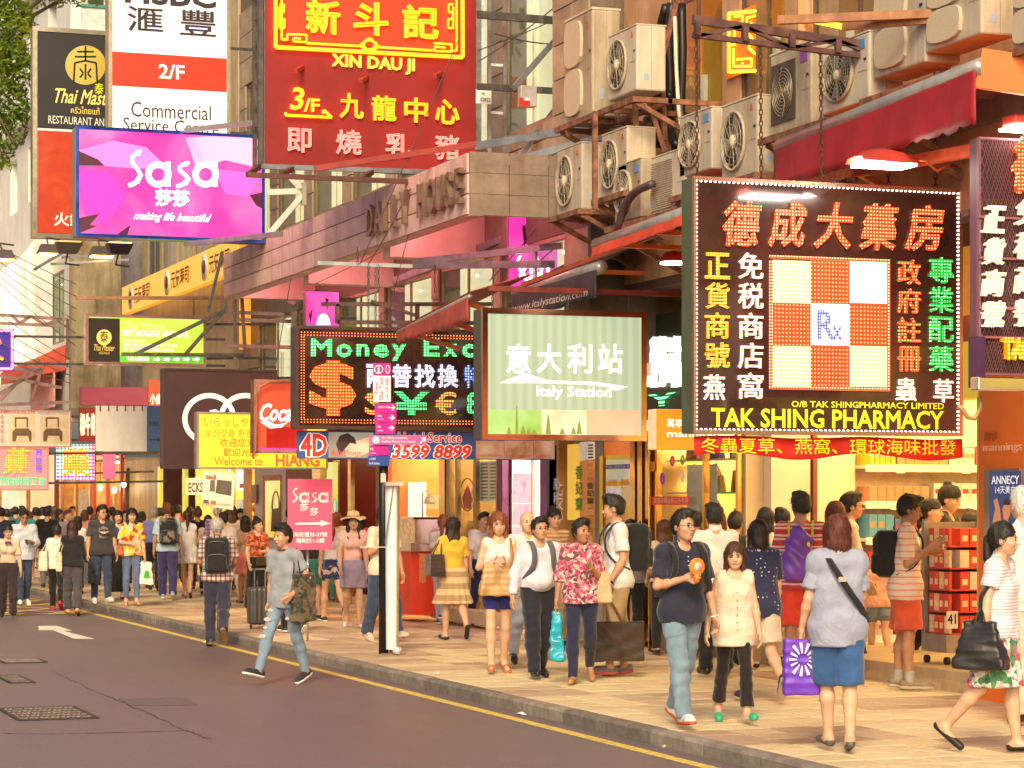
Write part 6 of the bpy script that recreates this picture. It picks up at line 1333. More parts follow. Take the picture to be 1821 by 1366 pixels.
LV = [];cl = [(5,60,60,70),(30,120,28,50),(15,190,35,45),(0,240,40,40),(35,30,25,30),(-60,100,90,150),(-90,250,70,90),(150,-10,45,14),(105,-25,40,22),(60,-25,70,30),(200,-30,60,16),(40,200,12,20),(10,295,10,10),(-40,-80,120,60)]
def leafmat():
    m,nt,b = newmat('leaf');oi = nd(nt,'ShaderNodeTexCoord');n = nd(nt,'ShaderNodeTexNoise',i_Scale=1.3,i_Detail=3.0);nt.links.new(oi.outputs['Object'],n.inputs[0])
    r = ramp(nt,[(.3,(.10,.19,.016)),(.5,(.24,.35,.03)),(.68,(.45,.52,.05))]);nt.links.new(n.outputs[0],r.inputs[0]);nt.links.new(r.outputs[0],b.inputs['Base Color'])
    tr = nd(nt,'ShaderNodeBsdfTranslucent');nt.links.new(r.outputs[0],tr.inputs[0]);mx = nd(nt,'ShaderNodeMixShader');mx.inputs[0].default_value = .5
    nt.links.new(b.outputs[0],mx.inputs[1]);nt.links.new(tr.outputs[0],mx.inputs[2]);nt.links.new(mx.outputs[0],nt.nodes['Material Output'].inputs[0]);return m
V = [];Fc = [];k = 46/F_PX
for (px,py,rx,ry) in cl:
    n = int(rx*ry*.34)
    for _ in range(n):
        a,r = random.uniform(0,6.283),math.sqrt(random.random());dd = random.uniform(-1,1);x = px+rx*r*math.cos(a);y = py+ry*r*math.sin(a)
        if math.sin(x*.21+py)*math.sin(y*.17+x*.05) > .45: continue
        c = P(x,y,D=46);c += Vector((SA,CA,0))*dd*rx*k*1.2
        s_ = random.uniform(.04,.075);u = Vector(rng.normal(size=3)).normalized();v = u.orthogonal().normalized();w = u.cross(v)
        i0 = len(V);V += [c-u*s_*1.3,c+v*s_*.5+w*.01,c+u*s_*1.3,c-v*s_*.5+w*.01];Fc.append((i0,i0+1,i0+2,i0+3))
MB().add(V,Fc).build('crown',leafmat(),tt)
# ================================================================ PEOPLE
BIGV = 1.0
class Field:
    """signed distance field on a grid; shapes are blended together smoothly"""
    def __init__(s,lo,hi,h):
        s.h = h;s.lo = np.array(lo,np.float32)-2.5*h;n = np.ceil((np.array(hi)-np.array(lo))/h).astype(int)+5
        s.n = n;s.d = np.full(n,BIGV,np.float32);s.ax = [s.lo[i]+h*np.arange(n[i],dtype=np.float32) for i in range(3)]
    def sub(s,lo,hi):
        a = np.clip(np.floor((lo-s.lo)/s.h).astype(int),0,s.n);b = np.clip(np.ceil((hi-s.lo)/s.h).astype(int)+1,0,s.n)
        sl = tuple(slice(a[i],b[i]) for i in range(3))
        return sl,s.ax[0][sl[0]][:,None,None],s.ax[1][sl[1]][None,:,None],s.ax[2][sl[2]][None,None,:]
    def put(s,sl,d,k,op):
        o = s.d[sl]
        if op == 'u':
            if k > 0: h = np.clip(.5+.5*(o-d)/k,0,1);s.d[sl] = o*(1-h)+d*h-k*h*(1-h)
            else: s.d[sl] = np.minimum(o,d)
        elif op == 's':
            if k > 0: h = np.clip(.5-.5*(o+d)/k,0,1);s.d[sl] = o*(1-h)-d*h+k*h*(1-h)
            else: s.d[sl] = np.maximum(o,-d)
        elif op == 'i': s.d[sl] = np.maximum(o,d)
    def cone(s,a,b,r1,r2,k=.03,op='u',sc=(1,1,1)):
        """rounded cone a-b; sc squeezes x,y,z about the segment"""
        a = np.array(a,np.float32);b = np.array(b,np.float32);sc = np.array(sc,np.float32);R = max(r1,r2)*sc+k+2.5*s.h
        sl,x,y,z = s.sub(np.minimum(a,b)-R,np.maximum(a,b)+R)
        if 0 in s.d[sl].shape: return s
        ab = (b-a)/sc;L = float(ab@ab)+1e-9;px,py,pz = (x-a[0])/sc[0],(y-a[1])/sc[1],(z-a[2])/sc[2]
        t = np.clip((px*ab[0]+py*ab[1]+pz*ab[2])/L,0,1)
        d = np.sqrt((px-t*ab[0])**2+(py-t*ab[1])**2+(pz-t*ab[2])**2)-(r1+(r2-r1)*t)
        s.put(sl,d*float(sc.min()),k,op);return s
    def ell(s,c,r,k=.02,op='u'):
        m = min(r);return s.cone(c,c,m,m,k,op,sc=np.array(r)/m)
    def rbox(s,c,half,rad,k=.01,op='u',yaw=0.0,rx=0.0):
        c = np.array(c,np.float32);R = np.full(3,float(np.linalg.norm(half))+rad+k+2*s.h,np.float32);sl,x,y,z = s.sub(c-R,c+R)
        X,Y,Z = x-c[0],y-c[1],z-c[2]
        if yaw: X,Y = X*math.cos(yaw)+Y*math.sin(yaw),-X*math.sin(yaw)+Y*math.cos(yaw)
        if rx: Y,Z = Y*math.cos(rx)+Z*math.sin(rx),-Y*math.sin(rx)+Z*math.cos(rx)
        qx,qy,qz = np.abs(X)-half[0]+rad,np.abs(Y)-half[1]+rad,np.abs(Z)-half[2]+rad
        d = np.sqrt(np.maximum(qx,0)**2+np.maximum(qy,0)**2+np.maximum(qz,0)**2)+np.minimum(np.maximum(qx,np.maximum(qy,qz)),0)-rad
        s.put(sl,d+np.zeros(s.d[sl].shape,np.float32),k,op);return s
    def plane(s,p,n):
        """keep the side opposite to n"""
        n = np.array(n,np.float32);n /= np.linalg.norm(n)
        d = (s.ax[0][:,None,None]-p[0])*n[0]+(s.ax[1][None,:,None]-p[1])*n[1]+(s.ax[2][None,None,:]-p[2])*n[2]
        s.d = np.maximum(s.d,d.astype(np.float32));return s
    def folds(s,amp,fz=24.,fx=18.,seed=0.,diag=0.6):
        x,y,z = s.ax[0][:,None,None],s.ax[1][None,:,None],s.ax[2][None,None,:]
        w = np.sin(fz*z+diag*fx*x+2.2*np.sin(7*x+seed)+1.7*np.sin(9*z+seed*2)+seed)*np.sin(fx*x+fx*.8*y+3*np.sin(5*z+seed)+seed*3)+.5*np.sin(fz*1.9*z-fx*1.4*x+fx*y+seed*5+2*np.sin(6*y+4*z))
        s.d = s.d+(amp*w).astype(np.float32);return s
    def mesh(s):
        """surface nets"""
        d = s.d;ins = d < 0;n = d.shape
        c = np.zeros((n[0]-1,n[1]-1,n[2]-1),np.int8)
        for i in (0,1):
            for j in (0,1):
                for k in (0,1): c += ins[i:n[0]-1+i,j:n[1]-1+j,k:n[2]-1+k]
        act = (c > 0) & (c < 8);idx = np.argwhere(act)
        if len(idx) == 0: return np.zeros((0,3),np.float32),np.zeros((0,4),np.int32)
        num = np.full(act.shape,-1,np.int32);num[act] = np.arange(len(idx))
        offs = [(0,0,0),(1,0,0),(0,1,0),(1,1,0),(0,0,1),(1,0,1),(0,1,1),(1,1,1)]
        val = [d[idx[:,0]+o[0],idx[:,1]+o[1],idx[:,2]+o[2]] for o in offs]
        acc = np.zeros((len(idx),3),np.float32);cnt = np.zeros(len(idx),np.float32)
        for a,b in [(0,1),(2,3),(4,5),(6,7),(0,2),(1,3),(4,6),(5,7),(0,4),(1,5),(2,6),(3,7)]:
            va,vb = val[a],val[b];m = (va < 0) != (vb < 0);t = np.where(m,va/np.where(m,va-vb,1),0)
            for q in range(3): acc[:,q] += np.where(m,offs[a][q]+t*(offs[b][q]-offs[a][q]),0)
            cnt += m
        v = s.lo+s.h*(idx+acc/cnt[:,None]);F = []
        for ax in range(3):
            u,w = (ax+1) % 3,(ax+2) % 3;sl0 = [slice(1,-1)]*3;sl0[ax] = slice(0,-1);sl1 = [slice(1,-1)]*3;sl1[ax] = slice(1,None)
            A,B = ins[tuple(sl0)],ins[tuple(sl1)];e = np.argwhere(A != B);sg = A[tuple(e.T)]
            e = e.copy();e[:,u] += 1;e[:,w] += 1
            du = np.zeros(3,int);du[u] = 1;dw = np.zeros(3,int);dw[w] = 1
            q = [num[tuple((e-du-dw).T)],num[tuple((e-dw).T)],num[tuple(e.T)],num[tuple((e-du).T)]]
            q = np.stack(q,1);q[~sg] = q[~sg][:,::-1];F.append(q)
        return v.astype(np.float32),np.concatenate(F)
def mesh_from(name,parts,mat,parent,smooth=True):
    V = [];F = [];n = 0
    for v,f in parts: V.append(v);F.append(f+n);n += len(v)
    V = np.concatenate(V);F = np.concatenate(F)
    me = bpy.data.meshes.new(name);me.vertices.add(len(V));me.vertices.foreach_set('co',V.ravel())
    me.loops.add(len(F)*4);me.loops.foreach_set('vertex_index',F.ravel().astype(np.int32));me.polygons.add(len(F))
    me.polygons.foreach_set('loop_start',np.arange(0,len(F)*4,4,dtype=np.int32));me.polygons.foreach_set('loop_total',np.full(len(F),4,np.int32))
    me.polygons.foreach_set('use_smooth',np.ones(len(F),bool));me.update(calc_edges=True)
    if mat: me.materials.append(mat)
    o = bpy.data.objects.new(name,me);COL.objects.link(o)
    if parent is not None: o.parent = parent
    return o
# ---------------------------------------------------------------- cloth surfaces
def cloth(kind,cols,scale=1.0,rough=.8):
    key = ('cloth',kind,tuple(cols),scale)
    if key in MC: return MC[key]
    m,nt,b = newmat('fabric');b.inputs['Roughness'].default_value = rough;b.inputs['Specular IOR Level'].default_value = .25
    b.inputs['Sheen Weight'].default_value = .25;L = nt.links.new
    tc = nd(nt,'ShaderNodeTexCoord');sep = nd(nt,'ShaderNodeSeparateXYZ');L(tc.outputs['Object'],sep.inputs[0])
    def math_(op,a,bb=None,c=None):
        n = nd(nt,'ShaderNodeMath',operation=op)
        for i,v in enumerate((a,bb,c)):
            if v is None: continue
            if isinstance(v,(int,float)): n.inputs[i].default_value = v
            else: L(v,n.inputs[i])
        return n.outputs[0]
    nz = nd(nt,'ShaderNodeTexNoise',i_Scale=9.0,i_Detail=4.0);L(tc.outputs['Object'],nz.inputs[0])
    base = None
    if kind == 'plain':
        c = cols[0];r = ramp(nt,[(.3,[x*.82 for x in c]),(.7,[min(1,x*1.12) for x in c])]);L(nz.outputs[0],r.inputs[0]);base = r.outputs[0]
    elif kind == 'denim':
        n2 = nd(nt,'ShaderNodeTexNoise',i_Scale=5.0,i_Detail=6.0,i_Roughness=.7);mp = nd(nt,'ShaderNodeMapping');mp.inputs['Scale'].default_value = (1.6,1.6,.6);L(tc.outputs['Object'],mp.inputs[0]);L(mp.outputs[0],n2.inputs[0])
        c = cols[0];r = ramp(nt,[(.3,[x*.8 for x in c]),(.5,c),(.72,[min(1,x*1.25+.02) for x in c])]);L(n2.outputs[0],r.inputs[0]);base = r.outputs[0]
    elif kind == 'stripe':
        f = math_('FRACT',math_('MULTIPLY',math_('ADD',sep.outputs[2],math_('MULTIPLY',nz.outputs[0],.02)),scale))
        stops = [];n = len(cols)
        for i,c in enumerate(cols): stops.append((i/n,c))
        r = ramp(nt,stops,'CONSTANT');L(f,r.inputs[0]);base = r.outputs[0]
    elif kind == 'plaid':
        fx = math_('LESS_THAN',math_('FRACT',math_('MULTIPLY',sep.outputs[0],scale)),.38);fz = math_('LESS_THAN',math_('FRACT',math_('MULTIPLY',sep.outputs[2],scale)),.38)
        s_ = math_('MULTIPLY',math_('ADD',fx,fz),.5);r = ramp(nt,[(0,cols[0]),(.5,cols[1]),(1,cols[2])]);L(s_,r.inputs[0]);base = r.outputs[0]
    elif kind == 'dot':
        v = nd(nt,'ShaderNodeTexVoronoi',i_Scale=scale,i_Randomness=.35);L(tc.outputs['Object'],v.inputs[0]);r = ramp(nt,[(0,cols[1]),(.16,cols[1]),(.2,cols[0])]);L(v.outputs['Distance'],r.inputs[0]);base = r.outputs[0]
    elif kind in ('floral','camo'):
        v = nd(nt,'ShaderNodeTexVoronoi',i_Scale=scale);
        mxv = nd(nt,'ShaderNodeMixRGB',blend_type='ADD');mxv.inputs[0].default_value = .12 if kind == 'floral' else .3;L(tc.outputs['Object'],mxv.inputs[1]);L(nz.outputs['Color'],mxv.inputs[2]);L(mxv.outputs[0],v.inputs[0])
        sp_ = nd(nt,'ShaderNodeSeparateColor');L(v.outputs['Color'],sp_.inputs[0]);n = len(cols);r = ramp(nt,[(i/n,c) for i,c in enumerate(cols)],'CONSTANT');L(sp_.outputs[0],r.inputs[0]);base = r.outputs[0]
        if kind == 'floral':
            dk = ramp(nt,[(0,(1.25,1.2,1.1)),(.45,(.75,.7,.7)),(.6,(1.1,1.1,1.1))]);L(v.outputs['Distance'],dk.inputs[0]);mx = nd(nt,'ShaderNodeMixRGB',blend_type='MULTIPLY');mx.inputs[0].default_value = 1;L(base,mx.inputs[1]);L(dk.outputs[0],mx.inputs[2]);base = mx.outputs[0]
    L(base,b.inputs['Base Color'])
    n3 = nd(nt,'ShaderNodeTexNoise',i_Scale=4.5,i_Detail=3.0,i_Distortion=1.2);L(tc.outputs['Object'],n3.inputs[0]);ab = math_('ABSOLUTE',math_('SUBTRACT',n3.outputs[0],.5));fw = nd(nt,'ShaderNodeTexNoise',i_Scale=260.0);L(tc.outputs['Object'],fw.inputs[0]);hh_ = math_('ADD',math_('MULTIPLY',math_('POWER',ab,.6),-.8),math_('MULTIPLY',fw.outputs[0],.05));bp = nd(nt,'ShaderNodeBump',i_Strength=.42,i_Distance=.04);L(hh_,bp.inputs['Height']);L(bp.outputs[0],b.inputs['Normal'])
    MC[key] = m;return m
def skin(c):
    key = ('skin',c)
    if key in MC: return MC[key]
    m,nt,b = newmat('skin');tc = nd(nt,'ShaderNodeTexCoord');n = nd(nt,'ShaderNodeTexNoise',i_Scale=14.0,i_Detail=3.0);nt.links.new(tc.outputs['Object'],n.inputs[0])
    r = ramp(nt,[(.3,(c[0]*.88,c[1]*.80,c[2]*.78)),(.7,(min(1,c[0]*1.08),c[1]*1.05,c[2]))]);nt.links.new(n.outputs[0],r.inputs[0]);nt.links.new(r.outputs[0],b.inputs['Base Color'])
    b.inputs['Roughness'].default_value = .5;b.inputs['Subsurface Weight'].default_value = .12;b.inputs['Subsurface Radius'].default_value = (.02,.008,.004);b.inputs['Subsurface Scale'].default_value = .5;MC[key] = m;return m
def hairmat(c):
    key = ('hair',c)
    if key in MC: return MC[key]
    m,nt,b = newmat('hair');tc = nd(nt,'ShaderNodeTexCoord');mp = nd(nt,'ShaderNodeMapping');mp.inputs['Scale'].default_value = (1,1,.12);nt.links.new(tc.outputs['Object'],mp.inputs[0])
    n = nd(nt,'ShaderNodeTexNoise',i_Scale=90.0,i_Detail=4.0);nt.links.new(mp.outputs[0],n.inputs[0]);r = ramp(nt,[(.3,[x*.5 for x in c]),(.7,[min(1,x*1.9) for x in c])]);nt.links.new(n.outputs[0],r.inputs[0]);nt.links.new(r.outputs[0],b.inputs['Base Color'])
    bp = nd(nt,'ShaderNodeBump',i_Strength=.6,i_Distance=.01);nt.links.new(n.outputs[0],bp.inputs['Height']);nt.links.new(bp.outputs[0],b.inputs['Normal']);b.inputs['Roughness'].default_value = .55;MC[key] = m;return m
SK = skin((.56,.32,.20));SKP = skin((.64,.40,.27));SKD = skin((.42,.22,.13))
HB = (.012,.009,.008);HBR = (.075,.028,.014);HR = (.17,.045,.015);HG = (.30,.27,.25);HW = (.6,.57,.52)
LIP = M((.45,.11,.09),.4,0,.05,5);EYE = M((.02,.012,.01),.2,0,0);EYW = M((.75,.70,.66),.3,0,0);BROW = M((.03,.018,.012),.8,0,0)
def arr(*a): return np.array(a,float)
def unit(v): return v/(np.linalg.norm(v)+1e-9)
def rz(v,a): return arr(v[0]*math.cos(a)-v[1]*math.sin(a),v[0]*math.sin(a)+v[1]*math.cos(a),v[2])
def rxm(v,a,o): w = v-o;return o+arr(w[0],w[1]*math.cos(a)-w[2]*math.sin(a),w[1]*math.sin(a)+w[2]*math.cos(a))
def skeleton(H,fem,legs,arms,lean,build,turn,nod,twist):
    s = H/1.70;J = {};hw = (.080 if fem else .080)*s*build**.5;sw = (.142 if fem else .166)*s*build**.4
    pel = arr(0,0,.90*s)
    for i,sd in enumerate((1,-1)):     # person's left is +X when facing -Y
        sg,kn = math.radians(legs[i][0]),math.radians(legs[i][1]);lat = legs[i][2] if len(legs[i]) > 2 else 0.02
        hip = pel+arr(sd*hw,0,-.02*s);th = unit(arr(sd*lat,-math.sin(sg),-math.cos(sg)));kne = hip+th*.415*s
        sh = unit(arr(sd*(lat-.03),-math.sin(sg-kn),-math.cos(sg-kn)));ank = kne+sh*.395*s
        pit = (sg-kn)*.85 if sg-kn < 0 else (sg-kn)*.6;fd = unit(arr(sd*.14,-math.cos(pit),math.sin(pit)));up = unit(arr(0,math.sin(pit),math.cos(pit)))
        heel = ank-fd*.05*s-up*.062*s;ball = ank+fd*.125*s-up*.066*s;toe = ank+fd*.185*s-up*.064*s
        J['leg%d' % i] = dict(hip=hip,knee=kne,ank=ank,heel=heel,ball=ball,toe=toe,up=up,fd=fd)
    low = min(min(J['leg%d' % i][k][2] for k in ('heel','ball','toe')) for i in (0,1))-.012*s
    dz = -low
    for i in (0,1):
        for k in ('hip','knee','ank','heel','ball','toe'): J['leg%d' % i][k] = J['leg%d' % i][k]+arr(0,0,dz)
    pel = pel+arr(0,0,dz);J['pel'] = pel;o = pel;la = math.radians(lean)
    def up_(v): v = rz(v,math.radians(twist));return rxm(pel+v*s,la,o)
    J['waist'] = up_(arr(0,.0,.18));J['chest'] = up_(arr(0,.0,.36));J['neck'] = up_(arr(0,.02,.545));J['upn'] = up_(arr(0,.0,.60))
    J['head'] = J['upn']+arr(0,-.018*s,.075*s);J['f'] = up_
    for i,sd in enumerate((1,-1)):
        a = arms[i];sg,ab,el,iw = [math.radians(q) for q in a[:4]];shd = up_(arr(sd*sw/s,.005,.476)) 
        ud = unit(arr(sd*math.sin(ab),-math.sin(sg)*math.cos(ab),-math.cos(sg)*math.cos(ab)));elb = shd+ud*.285*s;th = sg+el
        fd = unit(arr(sd*math.sin(ab)*.5*math.cos(el)-sd*math.sin(iw)*math.sin(th),-math.cos(iw)*math.sin(th),-math.cos(th)));fd = rz(fd,math.radians(twist));wr = elb+fd*.245*s
        J['arm%d' % i] = dict(sh=shd,el=elb,wr=wr,fd=fd,ud=ud)
    J['turn'] = math.radians(turn);J['nod'] = math.radians(nod);J['s'] = s;return J
def hand_mesh(wr,fd,side,s,curl,h=.0065):
    """palm, four unequal fingers bent at two joints, thumb from the side of the palm"""
    fd = unit(fd);up = arr(0,0,1) if abs(fd[2]) < .85 else arr(0,-1,0);pn = unit(np.cross(fd,up));pn = unit(pn*side*-1)   # palm normal towards the body
    if abs(fd[2]) > .6: pn = unit(arr(-side,0,0)-fd*np.dot(arr(-side,0,0),fd));
    wd = np.cross(pn,fd)*1.0   # across the palm
    if wd[1] > 0: wd = -wd       # thumb side points forward / up
    R = .20*s;c = wr+fd*.08*s;f = Field(c-R*.75,c+R*.75,h*s)
    f.cone(wr-fd*.02*s,wr+fd*.02*s,.024*s,.026*s,.01)
    for q in (-.028,-.01,.01,.028): f.cone(wr+fd*.015*s+wd*q*.6*s,wr+fd*.082*s+wd*q*s,.0155*s,.0145*s,.012)
    for q,L in ((-.031,.060),(-.0105,.073),(.0105,.079),(.031,.070)):
        b = wr+fd*.088*s+wd*q*s;a1 = curl*.55;d1 = fd*math.cos(a1)+pn*math.sin(a1);m = b+d1*L*.5*s;a2 = curl*1.3;d2 = fd*math.cos(a2)+pn*math.sin(a2);e = m+d2*L*.5*s
        f.cone(b,m,.0098*s,.0090*s,.004);f.cone(m,e,.0090*s,.0072*s,.003)
    tb_ = wr+fd*.03*s+wd*.030*s;t1 = tb_+unit(fd*.75+wd*.65+pn*.25)*.042*s;t2 = t1+unit(fd*.95+wd*.10+pn*.35)*.032*s
    f.cone(tb_,t1,.014*s,.0105*s,.008);f.cone(t1,t2,.0105*s,.0082*s,.003)
    return f.mesh(),wr+fd*.09*s+pn*.025*s
PEOPLE = {}
def strands(hm,c,s,n,style):
    """locks lying on the hair surface, a few standing off it"""
    v,f = hm;i = rng.integers(0,len(v),n);p = v[i];nr = p-np.array(c)-np.array([0,0,.0]);nr[:,2] *= .5;nr /= np.linalg.norm(nr,axis=1)[:,None]+1e-6
    dn = np.tile(np.array([0,0,-1.0]),(n,1)) if style != 'short' else np.stack([rng.normal(size=n)*.5,rng.normal(size=n)*.3-.25,-np.ones(n)*.5],1)
    dn = dn-nr*np.sum(dn*nr,1)[:,None];dn /= np.linalg.norm(dn,axis=1)[:,None]+1e-6;sd = np.cross(nr,dn)
    L = (rng.uniform(.025,.07,n) if style in ('long','mid','bob') else rng.uniform(.014,.038,n))[:,None]*s;w = rng.uniform(.0012,.0034,n)[:,None]*s;off = rng.uniform(.001,.005,n)[:,None]
    dn = dn+sd*rng.normal(size=n)[:,None]*.22;a = p+nr*off*.3;b = p+dn*L+nr*(off+L*rng.uniform(-.05,.22,n)[:,None]);V = np.concatenate([a-sd*w,a+sd*w,b+sd*w*.3,b-sd*w*.3]).astype(np.float32)
    k = np.arange(n);return V,np.stack([k,k+n,k+2*n,k+3*n],1).astype(np.int32)
def person(label,px,py,top,yaw=0,fem=False,legs=((12,4),(-14,20)),arms=((-8,8,10,0),(10,8,14,0)),lean=2,build=1.0,turn=0,nod=0,twist=0,
           shirt=None,sleeve=.45,hem=.0,neck=.05,ease=.012,bottoms=None,blen=1.0,btype='pants',bease=.014,flare=.0,shoes=((.03,.03,.03),(.6,.6,.6)),shoe='sneaker',
           hair='short',hcol=HB,sk=None,glasses=False,face=None,z=None,D=None,hq=1,hat=None,belt=None,collar=None,group=None,curl=.55,beard=False,extra_top=None,belly=0.0,cuff=None,socks=None,key=None,H=None,tuck=False):
    z = ZP if z is None else z
    foot = P(px,py,Z=z) if D is None else P(px,HY,D=D)
    if D is None: D = foot.x*SA+foot.y*CA
    Ht = (HY-top)/F_PX*D+HCAM-z;Hh = H or Ht
    J = skeleton(Hh,fem,legs,arms,lean,build,turn,nod,twist);s = J['s'];cur = J['head'][2]+.125*s
    if H is None: J = skeleton(Hh*Ht/cur,fem,legs,arms,lean,build,turn,nod,twist);s = J['s']
    root = thing('person',(foot.x,foot.y,z),label,'person',group);yr = math.radians(yaw)-ANG;root.rotation_euler = (0,0,yr)
    sk = sk or (SKP if fem else SK);vis = face if face is not None else (abs(((yaw+turn+180) % 360)-180) < 115)
    h = .0135 if hq else .019;W_ = build;fm = fem
    f_ = J['f'];pel,wst,ch,nk,un,hd = (J[k] for k in ('pel','waist','chest','neck','upn','head'))
    def torso(f,e,k=.05,bust=True):
        ww = W_;sx = arr(1,.72 if not belly else .85,1)
        def seg(c,hx,r,kk=k): 
            d = rz(arr(hx,0,0),math.radians(twist));f.cone(c-d,c+d,r+e,r+e,kk,sc=(1,.80,1))
        seg(f_(arr(0,0,.0)),(.070 if fm else .064)*s*ww,(.102 if fm else .099)*s*ww**.7)
        seg(f_(arr(0,-.01*belly,.16)),(.036 if fm else .054)*s*ww,(.084 if fm else .096)*s*ww*(1+.25*belly));seg(f_(arr(0,.0,.33)),(.058 if fm else .076)*s*ww,(.090 if fm else .103)*s*ww**.8)
        if belly: f.ell(f_(arr(0,-.06,.14)),(.14*s,(.10+.05*belly)*s+e,.13*s),.05)
        f.cone(J['arm0']['sh']+arr(0,0,-.005),J['arm1']['sh']+arr(0,0,-.005),.046*s+e,.046*s+e,.06);f.cone(f_(arr(0,.01,.46)),f_(arr(0,.012,.52)),.085*s+e*.5,.055*s+e*.4,.05,sc=(1.3,.9,1))
        if fm and bust:
            for q in (-1,1): f.ell(f_(arr(q*.068,-.075,.335)),(.056*s+e*.5,.048*s+e*.5,.054*s+e*.5),.035)
    # ---- body: one continuous figure
    pts = [J[k] for k in ('pel','head')]+[J['leg%d' % i][k] for i in (0,1) for k in ('knee','ank','toe','heel')]+[J['arm%d' % i][k] for i in (0,1) for k in ('sh','el','wr')]
    lo = np.min(pts,0)-.17*s;hi = np.max(pts,0)+.17*s;lo[2] = max(lo[2],-.02)
    B = Field(lo,hi,.0155 if hq else .021);torso(B,-.004)
    for i in (0,1):
        l = J['leg%d' % i];B.cone(l['hip']+arr(0,0,-.02*s),l['knee'],.077*s*W_**.6,.048*s*W_**.4,.05)
        c1 = l['knee']*.72+l['ank']*.28+arr(0,.012*s,0);B.cone(l['knee'],c1,.050*s,.054*s*W_**.4,.03);B.cone(c1,l['ank'],.053*s*W_**.4,.034*s,.03);B.cone(l['ank'],l['heel']+l['up']*.028*s,.036*s,.034*s,.02);B.cone(l['ank']-l['up']*.02*s,l['toe']+l['up']*.012*s-l['fd']*.025*s,.034*s,.022*s,.025,sc=(1.15,1,1))
        a = J['arm%d' % i];B.cone(a['sh'],a['el'],.044*s*W_**.4,.034*s,.04);m = a['el']*.7+a['wr']*.3;B.cone(a['el'],m,.033*s,.036*s*W_**.3,.02);B.cone(m,a['wr'],.037*s,.025*s,.02)
    B.cone(nk-arr(0,0,.04*s),un+arr(0,0,.02*s),.056*s if not fm else .048*s,.050*s if not fm else .043*s,.03)
    B.ell(hd,(.070*s,.088*s,.100*s),.02);B.plane((0,0,hd[2]+.2),(0,0,1))
    parts = [B.mesh()]
    # ---- head, finer
    t = J['turn'];nd_ = J['nod']
    def hp(x,y,zz): v = arr(x,y,zz)*s;v = arr(v[0],v[1]*math.cos(nd_)-v[2]*math.sin(nd_),v[1]*math.sin(nd_)+v[2]*math.cos(nd_));return hd+rz(v,t)
    hh = (.0072 if hq else .011)*s;R = .15*s;F = Field(hd-arr(R,R,R*1.15),hd+arr(R,R,R),hh)
    sc_r = lambda a,b,c: (a*s,b*s,c*s)
    F.ell(hp(0,.012,.035),sc_r(.078,.094,.088),.0);F.ell(hp(0,-.012,-.03),sc_r(.066,.076,.085),.04);F.cone(hp(0,-.052,-.088),hp(0,-.045,-.07),.022*s,.03*s,.04,sc=(1.3,1,1))
    for q in (-1,1):
        F.ell(hp(q*.030,-.093,.002),sc_r(.018,.012,.013),.012,'s');F.ell(hp(q*.040,-.062,-.028),sc_r(.024,.024,.022),.02);F.ell(hp(q*.078,.010,-.010),sc_r(.010,.020,.030),.008)
        F.ell(hp(q*.030,-.080,.0),sc_r(.013,.010,.009),.006)
    F.cone(hp(0,-.088,.004),hp(0,-.108,-.030),.008*s,.013*s,.012);F.ell(hp(.011,-.100,-.033),sc_r(.009,.009,.008),.006);F.ell(hp(-.011,-.100,-.033),sc_r(.009,.009,.008),.006)
    F.cone(hp(-.016,-.091,-.056),hp(.016,-.091,-.056),.008*s,.008*s,.008);F.cone(hp(-.012,-.089,-.066),hp(.012,-.089,-.066),.008*s,.008*s,.008)
    F.cone(un-arr(0,0,.05*s),un+arr(0,.01*s,.03*s),.050*s if not fm else .043*s,.050*s if not fm else .043*s,.02)
    parts.append(F.mesh());hands = {}
    for i in (0,1):
        a = J['arm%d' % i];cc = curl if not isinstance(curl,(tuple,list)) else curl[i];mshh,grip = hand_mesh(a['wr'],a['fd'],(1,-1)[i],s,cc,.0070 if hq else .0105);parts.append(mshh);hands[i] = grip
    body = mesh_from('body',parts,sk,root)
    # ---- face
    def patch(name,c,r,mat): 
        mb = MB();n = 8;m = 5;vs = [];fs = []
        for j in range(m+1):
            for i in range(n): ph = math.pi*j/m;th = 2*math.pi*i/n;vs.append(tuple(rz(arr(r[0]*s*math.sin(ph)*math.cos(th),r[1]*s*math.sin(ph)*math.sin(th),r[2]*s*math.cos(ph)),t)+c))
        for j in range(m):
            for i in range(n): fs.append((j*n+i,j*n+(i+1) % n,(j+1)*n+(i+1) % n,(j+1)*n+i))
        mb.add(vs,fs,True);o = mb.build(name,mat,None);o.parent = root;return o
    if vis:
        for q in (-1,1):
            patch('eye',hp(q*.030,-.0895,.001),(.0125,.005,.0062),EYE if not hq else EYE);patch('eyebrow',hp(q*.031,-.0925,.020),(.017,.005,.0038),BROW)
        patch('mouth',hp(0,-.0985,-.0605),(.020 if fm else .021,.004,.0065 if fm else .0045),LIP)
    if glasses and vis:
        mb = MB()
        for q in (-1,1):
            ps = [tuple(hp(q*.031+.022*math.cos(a),-.103,.0+.016*math.sin(a))) for a in [2*math.pi*k/12 for k in range(13)]];mb.tube(ps,.0022*s,4,caps=False);mb.tube([tuple(hp(q*.053,-.103,.004)),tuple(hp(q*.078,-.02,.004)),tuple(hp(q*.080,.012,-.004))],.002*s,4)
        mb.tube([tuple(hp(-.009,-.104,.002)),tuple(hp(.009,-.104,.002))],.002*s,4);o = mb.build('glasses',M((.03,.025,.025),.3,.3,0,1),None);o.parent = root
